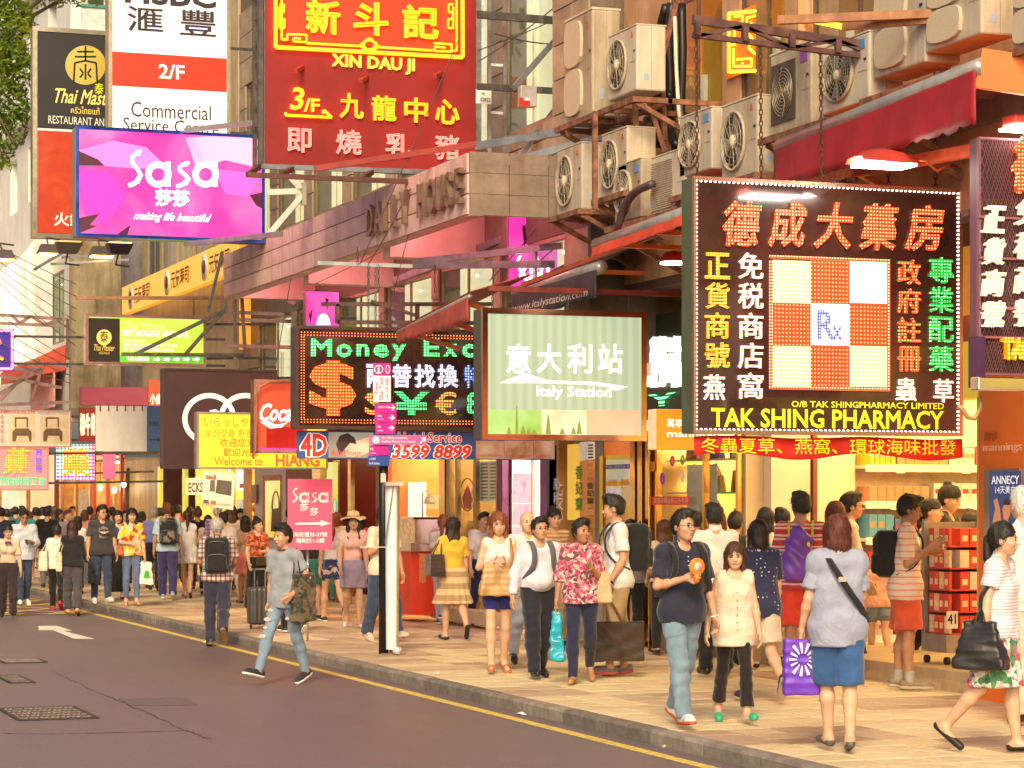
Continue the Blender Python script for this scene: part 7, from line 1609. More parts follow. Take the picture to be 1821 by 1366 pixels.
    # ---- hair
    if hair != 'none':
        rb = .30*s;lowz = {'long': .46,'mid': .30,'bob': .17,'pony': .36}.get(hair,.13)*s;Hf = Field(hd-arr(R*1.15,R*1.25,lowz),hd+arr(R*1.15,R*1.25,R*1.1),(.0085 if hq else .012)*s)
        vol = .010 if not fm else .013
        Hf.ell(hp(0,.016,.040),sc_r(.079+vol,.096+vol,.088+vol),.0)
        cutk = 0.0
        if hair in ('short','thin','crop','gray'):
            Hf.ell(hp(0,.045,-.005),sc_r(.078,.066,.072),.02)
            if hair == 'short': Hf.ell(hp(.01,-.035,.110),sc_r(.070,.060,.034),.02)
            # remove face, sides under the ears, nape
            Hf.rbox(hp(0,-.12,-.055),(.12*s,.085*s,.10*s),.02*s,.012,'s',yaw=t);Hf.ell(hp(0,-.16,.03),sc_r(.085,.10,.055),.015,'s');Hf.rbox(hp(0,0,-.135),(.14*s,.16*s,.07*s),.02*s,.01,'s',yaw=t)
            if hair == 'thin': Hf.ell(hp(0,-.07,.13),sc_r(.075,.11,.06),.02,'s')
        else:
            if hair in ('long','mid','bob'):
                ln = {'long': .40,'mid': .26,'bob': .125}[hair]
                Hf.cone(hp(0,.045,.0),hp(0,.062,-ln*.55),.085*s,.082*s,.03,sc=(1,.62,1));
                if hair != 'bob': Hf.cone(hp(0,.062,-ln*.5),hp(0,.075,-ln),.078*s,.050*s,.03,sc=(1,.5,1))
                for q in (-1,1):
                    Hf.cone(hp(q*.072,.0,.02),hp(q*.078,.012,-min(ln,.13)),.030*s,.027*s,.02)
                    if hair == 'long': Hf.cone(hp(q*.078,.0,-.10),hp(q*.085,-.035,-ln*.85),.028*s,.020*s,.02)
            else:
                Hf.ell(hp(0,.04,-.01),sc_r(.079,.073,.075),.02)
                if hair == 'pony': Hf.ell(hp(0,.115,.01),sc_r(.028,.028,.030),.015);Hf.cone(hp(0,.125,0),hp(.0,.120,-.13),.027*s,.030*s,.015);Hf.cone(hp(0,.120,-.13),hp(.01,.105,-.30),.030*s,.012*s,.015)
                if hair == 'bun': Hf.ell(hp(0,.055,.135),sc_r(.042,.042,.036),.012)
            Hf.rbox(hp(0,-.125,-.12),(.056*s,.095*s,.150*s),.03*s,.01,'s',yaw=t);Hf.ell(hp(0,-.135,-.005),sc_r(.060,.085,.062),.012,'s')
            if hair in ('bun','pony'): Hf.rbox(hp(0,-.10,-.10),(.12*s,.09*s,.12*s),.02*s,.01,'s',yaw=t);Hf.rbox(hp(0,-.02,-.125),(.14*s,.09*s,.06*s),.02*s,.01,'s',yaw=t)
        x,y,zz = Hf.ax[0][:,None,None],Hf.ax[1][None,:,None],Hf.ax[2][None,None,:];Hf.d = Hf.d+(.0042*np.sin(85*x+30*y+3*np.sin(14*zz)+px)*np.cos(70*y-20*x)+.005*np.sin(31*x+px)*np.sin(27*y+9*zz)).astype(np.float32)
        hm_ = Hf.mesh();mesh_from('hair',[hm_]+([strands(hm_,hd,s,900 if hair in ('long','mid','bob') else 600,hair)] if hq else []),hairmat(hcol),root)
    if hat == 'straw':
        mb = MB();c = hp(0,.0,.075);n = 40;prof = [(.0,.085),(.05,.082),(.082,.065),(.092,.01),(.096,-.015),(.13,-.022),(.165,-.030),(.190,-.034),(.188,-.040),(.10,-.026)]
        vs = [];fs = []
        for (r,zz) in prof:
            for k in range(n): a = 2*math.pi*k/n;w = (.018*math.sin(a*3+1)+.008*math.sin(a*7)) if r > .12 else 0;vs.append((c[0]+r*s*math.cos(a),c[1]+r*s*math.sin(a),c[2]+(zz+w)*s))
        for i in range(len(prof)-1):
            for k in range(n): fs.append((i*n+k,i*n+(k+1) % n,(i+1)*n+(k+1) % n,(i+1)*n+k))
        o = mb.add(vs,fs,True).build('hat',M((.72,.55,.32),.85,0,.12,30,bump=.4,bscale=80),None);o.parent = root
        mb = MB().lathe(tuple(c),[(.098*s,-.012*s),(.095*s,.014*s)],24);o = mb.build('hat_band',M((.55,.38,.2),.8),None);o.parent = root
    if hat == 'cap':
        Cf = Field(hd-arr(.13,.17,.02)*s,hd+arr(.13,.14,.17)*s,.009*s);Cf.ell(hp(0,.012,.055),sc_r(.096,.108,.085),0);Cf.plane(hp(0,0,.045),(0,-.1,-1));mesh_from('cap',[Cf.mesh()],M((.72,.70,.68),.8,0,.05,10),root)
    # ---- shirt
    if shirt is not None:
        hem_z = pel[2]+(-.02+hem)*s;e = ease*s;eh = max(e,bease*s*.8+.020) if hem < .02 else e;S = Field(lo,hi,h);torso(S,e)
        if hem < .02: ew = e+(eh-e)*.55;S.cone(f_(arr(-.045*W_,0,.15)),f_(arr(.045*W_,0,.15)),.092*s*W_+ew,.092*s*W_+ew,.06,sc=(1,.84,1));S.cone(f_(arr(-.055*W_,0,.25)),f_(arr(.055*W_,0,.25)),.092*s*W_+e,.092*s*W_+e,.06,sc=(1,.82,1));S.cone(f_(arr(-.066*W_,0,.0)),f_(arr(.066*W_,0,.0)),.104*s*W_**.7+eh,.104*s*W_**.7+eh,.05,sc=(1,min(1.04,.84+(eh-e)*5),1));S.cone(f_(arr(0,0,-.02)),arr(pel[0],pel[1],hem_z-.06),.106*s*W_**.7+e,(.112+flare)*s*W_**.7+eh,.05,sc=(1.34 if fm else 1.28,min(1.06,.9+(eh-e)*4),1))
        if sleeve > 0: [S.cone(J['arm%d' % i]['sh'],J['arm%d' % i]['sh']+J['arm%d' % i]['ud']*.07*s,.046*s*W_**.4+e,.045*s*W_**.4+e,.05) for i in (0,1)]
        S.plane((0,0,hem_z+.0),(0,0,-1))
        if belly: pass
        for i in (0,1):
            if sleeve > 0:
                a = J['arm%d' % i];A = Field(np.minimum(np.minimum(a['sh'],a['el']),a['wr'])-.14*s,np.maximum(np.maximum(a['sh'],a['el']),a['wr'])+.14*s,h)
                es = min(e,.015);L = .285*s;tot = (.285+.245)*s*min(sleeve,1.0);
                if sleeve <= .54:
                    e1 = a['sh']+a['ud']*tot;A.cone(a['sh']+a['ud']*.02,e1+a['ud']*.04,.045*s*W_**.4+es,.055*s*W_**.4+es*1.3,.03);A.plane(e1,a['ud'])
                else:
                    A.cone(a['sh']+a['ud']*.02,a['el'],.045*s*W_**.4+e,.046*s*W_**.3+e,.03);dd = unit(a['wr']-a['el']);e1 = a['el']+dd*(tot-L);A.cone(a['el'],e1+dd*.04,.045*s*W_**.3+e,.034*s+e,.03);
                    # clip only near the cuff
                    A.cone(e1+dd*.075,e1+dd*.20,.075,.075,0,'s')
                A.folds(.0034*s,40,30,px*.1+i)
                parts_ = A.mesh();v,f = parts_
                S_arm = S_arm+[parts_] if i else [parts_]
        # neckline
        S.cone(nk+arr(0,-.0,.0),un+arr(0,0,.1),(.052 if not fm else .050)*s,.055*s,.008,'s')
        if neck > 0: S.ell(f_(arr(0,-.06,.535)),(neck*1.15*s,neck*1.3*s,neck*1.1*s),.01,'s')
        if sleeve == 0:
            for i in (0,1): a = J['arm%d' % i];S.cone(a['sh']+arr((.055,-.055)[i]*s,0,.02),a['sh']+arr((.055,-.055)[i]*s,0,-.10*s),.046*s,.04*s,.01,'s')
        S.folds(.0050*s,20,14,px*.07,.6)
        mesh_from('shirt',[S.mesh()]+(S_arm if sleeve > 0 else []),shirt,root)
        if collar is not None:
            C_ = Field(nk-arr(.12,.12,.04)*s,nk+arr(.12,.12,.12)*s,.009);C_.cone(nk+arr(0,0,.012*s),nk+arr(0,-.004,.045*s),.066*s,.062*s,0);C_.cone(nk+arr(0,0,-.02),un+arr(0,0,.1),.054*s,.052*s,0,'s');C_.cone(nk+arr(0,-.09*s,.03*s),nk+arr(0,-.09*s,.08*s),.028*s,.05*s,0,'s');C_.plane(nk+arr(0,0,.058*s),(0,.25,1));mesh_from('collar',[C_.mesh()],collar,root)
            mb = MB()
            for q in range(3 if sleeve < .6 else 6): c = f_(arr(0,-.104-.008*belly*8 if q > 1 else -.098,.44-q*(.035 if sleeve < .6 else .07)));mb.lathe(tuple(c),[(.005*s,.004),(.005*s,-.008)],6,axis=1)
            o = mb.build('buttons',WHITE,None);o.parent = root;o['kind'] = 'stuff'
    # ---- trousers / skirt
    if bottoms is not None:
        T = Field(arr(lo[0],lo[1],0),arr(hi[0],hi[1],pel[2]+.25*s),h);e = bease*s;top_z = pel[2]+(.10 if not belly else .06)*s
        for c,hx,r in ((f_(arr(0,0,.0)),(.070 if fm else .064)*s*W_,(.102 if fm else .100)*s*W_**.7),(f_(arr(0,0,.12)),(.042 if fm else .056)*s*W_,(.088 if fm else .098)*s*W_*(1+.2*belly))): d = rz(arr(hx,0,0),0);T.cone(c-d,c+d,r+e*.6,r+e*.6,.05,sc=(1,.82,1))
        if btype == 'pants':
            [T.cone(J['leg%d' % i]['hip'],J['leg%d' % i]['hip']*.6+J['leg%d' % i]['knee']*.4,.083*s*W_**.6+e,.073*s*W_**.5+e,.035) for i in (0,1)];T.plane((0,0,top_z),(0,0,1));LG = []
            for i in (0,1):
                l = J['leg%d' % i];Q = Field(np.min([l['hip'],l['knee'],l['ank']],0)-.16*s,np.max([l['hip'],l['knee'],l['ank']],0)+.16*s,h)
                Q.cone(l['hip']+arr(0,0,-.0),l['knee'],.081*s*W_**.6+e,.052*s*W_**.4+e*1.2,.04)
                if blen > .52:
                    c1 = l['knee']*.7+l['ank']*.3+arr(0,.008*s,0);Q.cone(l['knee'],c1,.055*s*W_**.3+e,.056*s*W_**.3+e,.03);endp = l['knee']+(l['ank']-l['knee'])*min(1.06,(blen-.5)/.5);dd = unit(l['ank']-l['knee']);Q.cone(c1,endp,.054*s+e,(.040+flare)*s+e*1.35,.03);Q.cone(endp+dd*.09,endp+dd*.22,.09,.09,0,'s')
                else:
                    dd = unit(l['knee']-l['hip']);endp = l['hip']+dd*.415*s*blen/.5;
                    Q = Field(np.min([l['hip'],l['knee']],0)-.19*s,np.max([l['hip'],l['knee']],0)+.19*s,h);Q.cone(l['hip'],endp+dd*.05,.083*s*W_**.6+e,(.071+flare)*s*W_**.4+e*1.3,.03);Q.plane(endp,dd)
                Q.folds(min(.0060,.0012+.22*bease)*s,30 if blen > .9 else 16,16,px*.13+i,.3);LG.append(Q.mesh())
            T.folds(.002*s,20,20,px*.3);mesh_from('trousers',[T.mesh()]+LG,bottoms,root)
        else:
            k0,k1 = J['leg0']['knee'],J['leg1']['knee'];mid = (k0+k1)/2;mid = arr(mid[0]*.6,mid[1]*.6,0);zb = pel[2]-blen*.82*s;base = arr(mid[0],mid[1],zb-.1)
            lofr = (.15+flare)*s*W_**.5;T = Field(arr(min(lo[0],-lofr*1.8),min(lo[1],-lofr*1.5)+0,zb-.05),arr(max(hi[0],lofr*1.8),max(hi[1],lofr*1.5),pel[2]+.25*s),h)
            for c,hx,r in ((f_(arr(0,0,.0)),.070*s*W_,.102*s*W_**.7),(f_(arr(0,0,.12)),.042*s*W_,.088*s*W_)): d = arr(hx,0,0);T.cone(c-d,c+d,r+e*.6,r+e*.6,.05,sc=(1,.82,1))
            T.cone(pel,arr(base[0],base[1],zb),.115*s*W_**.6+e,lofr*.9,.05,sc=(1.4,1.0,1));T.cone(arr(base[0],base[1],zb),arr(base[0],base[1],zb-.1),lofr*.9,lofr*.98,.05,sc=(1.4,1.0,1))
            for i in (0,1): T.cone(J['leg%d' % i]['hip'],J['leg%d' % i]['knee'],.095*s+e,.072*s+e,.06)
            x,y,zz = T.ax[0][:,None,None],T.ax[1][None,:,None],T.ax[2][None,None,:];ph = np.arctan2(y-base[1],x-base[0]);T.d = T.d+((.012+flare*.12)*s*np.sin(ph*11+1.5*np.sin(ph*3))*np.clip((pel[2]-zz)/(.82*s*blen),0,1)).astype(np.float32)
            T.plane((0,0,top_z),(0,0,1));T.plane((0,0,zb),(0,0,-1));mesh_from('skirt',[T.mesh()],bottoms,root)
        if belt is not None:
            Bt = Field(arr(-.28,-.25,top_z-.06)*1,arr(.28,.25,top_z+.05),.012);
            for c,hx,r in ((f_(arr(0,0,.0)),.064*s*W_,.100*s*W_**.7),(f_(arr(0,0,.12)),.056*s*W_,.098*s*W_*(1+.2*belly))): d = arr(hx,0,0);Bt.cone(c-d,c+d,r+e*.6+.006,r+e*.6+.006,.05,sc=(1,.82,1))
            Bt.plane((0,0,top_z-.028*s),(0,0,-1));Bt.plane((0,0,top_z+.004),(0,0,1));mesh_from('belt',[Bt.mesh()],belt,root)
    # ---- shoes
    if shoe:
        up,sl_ = shoes
        for i in (0,1):
            l = J['leg%d' % i];u,fd,an,he,to,ba = l['up'],l['fd'],l['ank'],l['heel'],l['toe'],l['ball'];pp = [he,to,an+arr(0,0,.03)]
            G = Field(np.min(pp,0)-.07*s,np.max(pp,0)+.07*s,.0085 if hq else .012)
            if shoe in ('sneaker','leather'):
                G.cone(he+u*.034*s,ba+u*.030*s,.040*s,.043*s,.02,sc=(.92,1,1));G.cone(ba+u*.026*s,to+u*.020*s,.042*s,.030*s,.02);G.cone(an-u*.035*s,an-u*.0*s,.040*s,.040*s,.02);G.plane(an+u*.012*s,u)
            elif shoe == 'flat': G.cone(he+u*.026*s,to+u*.018*s,.034*s,.030*s,.015,sc=(1.05,1,1));G.cone(an+fd*.015*s,an+fd*.085*s-u*.005*s,.040*s,.034*s,.005,'s');G.plane(he+u*.045*s,u)
            elif shoe == 'heel': G.cone(he+u*.030*s,to+u*.014*s,.032*s,.028*s,.015);G.cone(an,an+fd*.09*s,.036*s,.036*s,.005,'s');G.plane(he+u*.035*s,u)
            elif shoe == 'sandal': G.cone(he+u*.005*s,to+u*.005*s,.034*s,.036*s,.01,sc=(1.1,1,1));G.plane(he+u*.010*s,u)
            G.plane(he-u*.012*s,-u)
            sm = M(up,.5 if shoe != 'leather' else .3,0,.12,20) if not hasattr(up,'name') else up
            so_ = mesh_from('shoe',[G.mesh()],sm,root)
            if shoe in ('sneaker',):
                G = Field(np.min(pp,0)-.07*s,np.max(pp,0)+.07*s,.0085 if hq else .012);G.cone(he+u*.012*s,ba+u*.010*s,.042*s,.046*s,.02,sc=(.95,1,1));G.cone(ba+u*.010*s,to+u*.010*s,.045*s,.035*s,.02);G.plane(he+u*.014*s,u);G.plane(he-u*.014*s,-u);o = mesh_from('sole',[G.mesh()],M(sl_,.6,0,.06,15),so_)
            if shoe == 'sandal':
                mb = MB()
                for (c,rr) in ((ba+u*.02*s-fd*.01*s,.043),(an-u*.01*s,.042)):
                    side = np.cross(u,fd);ps = [tuple(c+side*rr*s*math.cos(a)+(u if rr > .0425 else u*.5+fd*.5)*rr*.85*s*math.sin(a)) for a in [math.pi*k/8 for k in range(9)]];mb.tube(ps,.008*s,5)
                o = mb.build('strap',sm,None);o.parent = so_
            if shoe == 'heel':
                mb = MB();mb.tube([tuple(he+u*.01*s),tuple(he-u*.05*s+fd*.0)],[.018*s,.010*s],8);o = mb.build('heel',sm,None);o.parent = so_
            if socks is not None:
                K = Field(np.min([an,he],0)-.08*s,np.max([an,he],0)+.14*s,.010);dd = unit(l['knee']-an);K.cone(an-dd*.03*s,an+dd*.10*s,.043*s,.045*s,.01);K.plane(an+dd*.085*s,dd);mesh_from('sock',[K.mesh()],M(socks,.9,0,.05,30),root)
    R_ = dict(root=root,J=J,s=s,hands=hands,yr=yr,hp=hp,loc=np.array([foot.x,foot.y,z]));PEOPLE[key or label] = R_;return R_
# ---------------------------------------------------------------- bags and other carried things (own top-level things, standing where they are carried)
def carried(pr,name,label,cat,at,group=None):
    t = thing(name,(0,0,0),label,cat,group);a = pr['yr'];w = rz(arr(*at),a)+pr['loc'];t.location = tuple(w);t.rotation_euler = (0,0,a);ORG[t.name] = Vector(tuple(at));return t
def put(o,t): 
    return o
def fmesh(name,F,mat,t):
    v,f = F.mesh();v = v-np.array(ORG[t.name],np.float32);return mesh_from(name,[(v,f)],mat,t)
def strap_pts(pr,i,e=.022):
    J,s = pr['J'],pr['s'];f_ = J['f'];sd = (1,-1)[i];x = sd*.105
    return [f_(arr(x,.115,.42)),f_(arr(x,.075,.505)),f_(arr(x,.0,.545)),f_(arr(x,-.085,.49)),f_(arr(x,-.135,.40)),f_(arr(x*1.15,-.13,.28)),f_(arr(x*1.7,-.06,.17)),f_(arr(x*1.5,.08,.10))]
def ribbon(pts,w,th,name,mat,t,n=3,widthdir=(1,0,0)):
    """flat strap following points (person frame)"""
    P_ = [np.array(p) for p in pts];Q = []
    for i in range(len(P_)-1):
        p0 = P_[max(i-1,0)];p1 = P_[i];p2 = P_[i+1];p3 = P_[min(i+2,len(P_)-1)]
        for k in range(n): u = k/n;Q.append(.5*((2*p1)+(-p0+p2)*u+(2*p0-5*p1+4*p2-p3)*u*u+(-p0+3*p1-3*p2+p3)*u**3))
    Q.append(P_[-1]);vs = [];fs = [];wd = unit(np.array(widthdir,float))
    for i,p in enumerate(Q):
        d = unit(Q[min(i+1,len(Q)-1)]-Q[max(i-1,0)]);w_ = unit(wd-d*np.dot(wd,d));nn = np.cross(d,w_)
        for a,b in ((-1,-1),(1,-1),(1,1),(-1,1)): vs.append(tuple(p+w_*a*w/2+nn*b*th/2))
    for i in range(len(Q)-1):
        for k in range(4): fs.append((4*i+k,4*i+(k+1) % 4,4*i+4+(k+1) % 4,4*i+4+k))
    fs += [(0,1,2,3),tuple(4*(len(Q)-1)+k for k in (3,2,1,0))]
    mb = MB().add(vs,fs,True);return mb.build(name,mat,t,off=ORG[t.name])
def backpack(pr,label,col,size=(.15,.085,.22),name='backpack',mat=None,pocket=True,cz=.30,cy=.165,accent=None,straps=(0,1)):
    J,s = pr['J'],pr['s'];f_ = J['f'];c = f_(arr(0,cy,cz));t = carried(pr,name,label,name,tuple(c-arr(0,0,size[2])));m = mat or cloth('plain',[col])
    F = Field(c-arr(*size)-.09,c+arr(*size)+.09,.011);la = 0.0
    F.rbox(c,size,.06,.0);
    if pocket: F.rbox(c+arr(0,size[1]*.85,-size[2]*.42),(size[0]*.80,size[1]*.55,size[2]*.42),.035,.01);F.rbox(c+arr(0,size[1]*.75,size[2]*.35),(size[0]*.72,size[1]*.5,size[2]*.40),.035,.01)
    F.folds(.004,20,22,c[2]*9);fmesh('bag_body',F,m,t)
    z = MB()
    if pocket:
        for (w,zz,yy) in ((.72,-.05,size[1]*1.38),(.66,.68,size[1]*1.16)):
            ps = [tuple(c+arr(size[0]*w*math.cos(a),yy-.012+.012*math.sin(a),size[2]*zz+.03*math.sin(a))) for a in [math.pi*k/10 for k in range(11)]];z.tube(ps,.005,4)
        z.build('zip',M((.2,.19,.18),.4,.5) if accent is None else M(accent,.5),t,off=ORG[t.name])
    mb = MB();tp = c+arr(0,-size[1]*.6,size[2]);mb.tube([tuple(tp+arr(-.035,0,-.01)),tuple(tp+arr(-.03,0,.035)),tuple(tp+arr(.03,0,.035)),tuple(tp+arr(.035,0,-.01))],.008,6);mb.build('handle',m,t,off=ORG[t.name])
    for i in straps: ribbon(strap_pts(pr,i),.05*s,.012,'strap',m,t)
    return t
def bagbox(pr,label,c,half,mat,name='tote_bag',cat='bag',hand=None,taper=.8,hl=.18,hm=None,rad=.02,handle_w=.10,folds=.003,shoulder=None):
    """soft or paper bag centred at c (person frame) with two handles up to the hand or shoulder"""
    c = np.array(c,float);t = carried(pr,name,label,cat,tuple(c-arr(0,0,half[2])))
    F = Field(c-np.array(half)-.05,c+np.array(half)+.05,.010)
    if taper < 1:
        n = 5
        for k in range(n): q = k/(n-1);F.rbox(c+arr(0,0,half[2]*(2*q-1)*.78),(half[0]*(1-(1-taper)*q if taper > 0 else 1),half[1]*(1-(1-taper)*q),half[2]*.26),rad,.03)
    else: F.rbox(c,half,rad,0)
    F.folds(folds,16,20,c[0]*20+c[2]*7);fmesh('bag_body',F,mat,t);hm = hm or mat
    top = c+arr(0,0,half[2]*.9);tgt = np.array(hand) if hand is not None else top+arr(0,0,hl)
    for q in (-1,1):
        for yy in (half[1]*.6*q,):
            ax = 0 if half[0] >= half[1] else 1;o1 = arr(*( (handle_w,yy,0) if ax == 0 else (half[0]*.6*q,handle_w,0)));o2 = arr(*((-handle_w,yy,0) if ax == 0 else (half[0]*.6*q,-handle_w,0)))
            mid = tgt+arr(0,.004*q,0);MB().tube([tuple(top+o1),tuple(top*.4+mid*.6+o1*.45),tuple(mid),tuple(top*.4+mid*.6+o2*.45),tuple(top+o2)],.007,6).build('handle',hm,t,off=ORG[t.name])
    return t
C = lambda *c: cloth('plain',[tuple(c)])
BLK = C(.016,.014,.015);NAVY = C(.018,.022,.06);WHT = C(.66,.64,.62);BEI = C(.60,.47,.32);DEN = cloth('denim',[(.20,.28,.36)]);DEND = cloth('denim',[(.035,.055,.11)]);KHA = C(.42,.30,.16)
SKB = ((.016,.014,.014),(.05,.045,.04));SNW = ((.74,.72,.70),(.78,.76,.74));SNB = ((.03,.03,.035),(.78,.76,.74))
# ---- the man crossing the road
p = person('young man in grey ringer tee and ripped jeans striding across the road',506,1216,934,z=0,yaw=-36,legs=((-14,8),(25,3)),arms=((-12,26,62,30),(-4,8,8,0)),lean=1,turn=-12,
           shirt=C(.28,.30,.34),sleeve=.36,hem=-.08,neck=.03,bottoms=cloth('denim',[(.19,.26,.36)]),bease=.006,shoes=SNB,key='grey')
J = p['J'];s = p['s'];mb = MB()
for pts in ([J['f'](arr(.052*math.cos(a),-.012+.056*math.sin(a),.535+.0*a)) for a in [2*math.pi*k/16 for k in range(17)]],): mb.tube([tuple(q) for q in pts],.009,5,caps=False)
o = mb.build('neck_band',C(.05,.055,.07),None);o.parent = p['root']
mb = MB()
for (l,t,w,c) in (('leg1',.50,.055,0),('leg1',.25,.04,1),('leg1',.72,.035,1),('leg0',.45,.04,1),('leg1',.95,.05,0)):
    L_ = J[l];q = L_['hip']+(L_['knee']-L_['hip'])*t*1.05;f_ = arr(0,-.098+.02*t,0);z_ = mb;n = 9
    z_.add([tuple(q+f_+arr(w*math.cos(6.28*k/n),.0,w*.42*math.sin(6.28*k/n))) for k in range(n)],[tuple(range(n))])
o = mb.build('ripped_patch',M((.60,.55,.50),.9,0,.2,30),None);o.parent = p['root'];o['kind'] = 'stuff'
c = J['f'](arr(.25,.02,.02));bagbox(p,'camouflage shoulder bag hanging at the side of the man crossing',c,(.085,.14,.25),cloth('camo',[(.05,.05,.03),(.12,.10,.05),(.03,.025,.02),(.16,.10,.06)],14),'shoulder_bag',hand=J['arm0']['sh']+arr(.0,0,.08),taper=.85,hm=BLK,handle_w=.10,folds=.008)
# ---- old man with backpack
p = person('grey haired old man in checked shirt with a black backpack walking away',386,1149,921,z=0,yaw=186,legs=((-4,4),(-16,34)),arms=((10,12,60,30),(14,14,50,20)),lean=6,nod=14,sk=SKD,shirt=cloth('plaid',[(.60,.50,.42),(.28,.17,.16),(.10,.05,.07)],16),sleeve=.42,hem=-.04,bottoms=C(.03,.03,.055),bease=.02,shoes=((.05,.05,.055),(.25,.15,.08)),hair='gray',hcol=(.33,.30,.28),build=1.08)
backpack(p,'black backpack on the old man in the checked shirt',(.016,.015,.017),size=(.165,.10,.24),cz=.28)
# ---- woman in rust blouse
p = person('woman in rust red patterned blouse and black trousers with a pouch at her waist',457,1092,922,yaw=28,fem=True,legs=((8,4),(-8,14)),arms=((6,10,85,50),(4,12,30,0)),turn=22,shirt=cloth('floral',[(.42,.09,.03),(.30,.05,.02),(.55,.20,.08),(.20,.03,.02)],22),sleeve=.34,hem=.02,bottoms=BLK,bease=.03,shoe='heel',shoes=SKB,hair='bun',collar=C(.7,.55,.42))
c = p['J']['f'](arr(.05,-.15,.02));t = carried(p,'waist_pouch','dark brown pouch at the waist of the woman in the rust blouse','pouch',tuple(c));F = Field(c-.16,c+.16,.011);F.rbox(c,(.10,.03,.06),.02);fmesh('bag_body',F,C(.06,.035,.02),t)
q = P(462,1118,Z=ZP);t = thing('suitcase',(q.x,q.y,ZP),'dark grey wheeled suitcase behind the man crossing the road','suitcase');F = Field(arr(-.2,-.14,.02),arr(.2,.14,.7),.012);F.rbox((0,0,.33),(.17,.11,.27),.05);x_ = F.ax[0][:,None,None];F.d = F.d+(.004*np.sign(np.sin(x_*90))).astype(np.float32);mesh_from('shell',[F.mesh()],M((.07,.065,.065),.35,.2),t)
for a in (-.13,.13): MB().lathe((q.x+a,q.y,ZP+.03),[(.03,-.012),(.03,.012)],10,axis=0).build('wheel',BLACK,t)
MB().obox((q.x-.08,q.y,ZP+.55),(q.x-.08,q.y,ZP+.85),.015,.015).obox((q.x+.08,q.y,ZP+.55),(q.x+.08,q.y,ZP+.85),.015,.015).obox((q.x-.09,q.y,ZP+.86),(q.x+.09,q.y,ZP+.86),.02,.02).build('handle',STEEL,t)
# ---- straw hat woman and her neighbours
p = person('woman in wide straw hat, pink top and lavender skirt',628,1117,912,yaw=8,fem=True,legs=((6,2),(-10,26)),arms=((6,8,14,0),(10,14,30,10)),shirt=cloth('dot',[(.82,.50,.44),(.55,.25,.22)],60),sleeve=.12,hem=.08,bottoms=C(.32,.27,.38),btype='skirt',blen=.38,flare=-.01,hair='long',hat='straw',shoe='flat',shoes=((.8,.78,.74),(.6,.6,.6)),neck=.04)
person('girl in white tee and navy floral shorts half hidden by the pink placard',590,1106,915,yaw=200,fem=True,hq=0,legs=((14,6),(-18,34)),shirt=WHT,sleeve=.35,hem=.04,bottoms=cloth('floral',[(.03,.04,.12),(.6,.5,.45),(.03,.04,.12),(.1,.1,.2)],18),blen=.22,flare=.01,shoes=SNB,hair='pony',hcol=HR)
p = person('person in teal skirt standing behind the pink placard pole',556,1100,920,yaw=190,fem=True,hq=0,legs=((0,0),(2,2)),shirt=BLK,sleeve=.3,hem=.02,bottoms=C(.03,.14,.12),btype='skirt',blen=.40,shoe='flat',shoes=SKB,hair='mid')
bagbox(p,'brown paper bag hanging below the pink placard beside the black post',p['hands'][1]+arr(0,0,-.20),(.10,.05,.15),C(.45,.28,.14),'paper_bag',hand=p['hands'][1],taper=1,rad=.006)
person('man in dark clothes with black trainers behind the young man crossing',520,1126,935,yaw=205,hq=0,legs=((14,6),(-12,22)),shirt=BLK,hem=-.04,bottoms=BLK,shoes=SNB)
p = person('man in cream polo with a green stripe standing behind the black post',682,1140,900,yaw=35,legs=((16,4),(-10,10,.06)),arms=((4,8,10,0),(10,14,110,20)),turn=40,shirt=cloth('stripe',[(.66,.58,.46),(.66,.58,.46),(.66,.58,.46),(.66,.58,.46),(.66,.58,.46),(.66,.58,.46),(.10,.35,.10),(.66,.58,.46)],1.05),sleeve=.42,hem=-.06,collar=C(.66,.58,.46),bottoms=DEND,bease=.03,shoes=((.5,.44,.36),(.62,.5,.4)))
# ---- kiosk
p = person('ponytailed girl in white tee and pale jeans leaning at the juice bar',786,1113,916,yaw=165,fem=True,hq=1,legs=((14,10),(-6,28)),arms=((20,10,30,0),(16,12,24,0)),shirt=WHT,sleeve=.35,hem=.03,bottoms=cloth('denim',[(.35,.38,.48)]),bease=.006,shoes=((.04,.05,.12),(.7,.68,.65)),hair='pony',hcol=HR,lean=8,nod=10)
q = P(775,1090,X=XF-1.1);
p = person('woman in yellow top and striped beige skirt seen from behind',806,1139,920,yaw=196,fem=True,legs=((8,2),(-16,30)),arms=((6,22,70,30),(4,8,10,0)),shirt=C(.72,.46,.05),sleeve=.42,hem=.02,bottoms=cloth('stripe',[(.62,.45,.26),(.40,.25,.13)],6.5),btype='skirt',blen=.48,flare=.05,shoe='flat',shoes=SKB,hair='long',hcol=(.025,.012,.008),build=1.08)
bagbox(p,'dark brown tote on the shoulder of the woman in yellow',p['J']['f'](arr(.27,.06,.14)),(.10,.17,.14),C(.055,.035,.03),'tote_bag',hand=p['J']['arm0']['sh']+arr(.02,.0,.06),taper=.9,handle_w=.07)
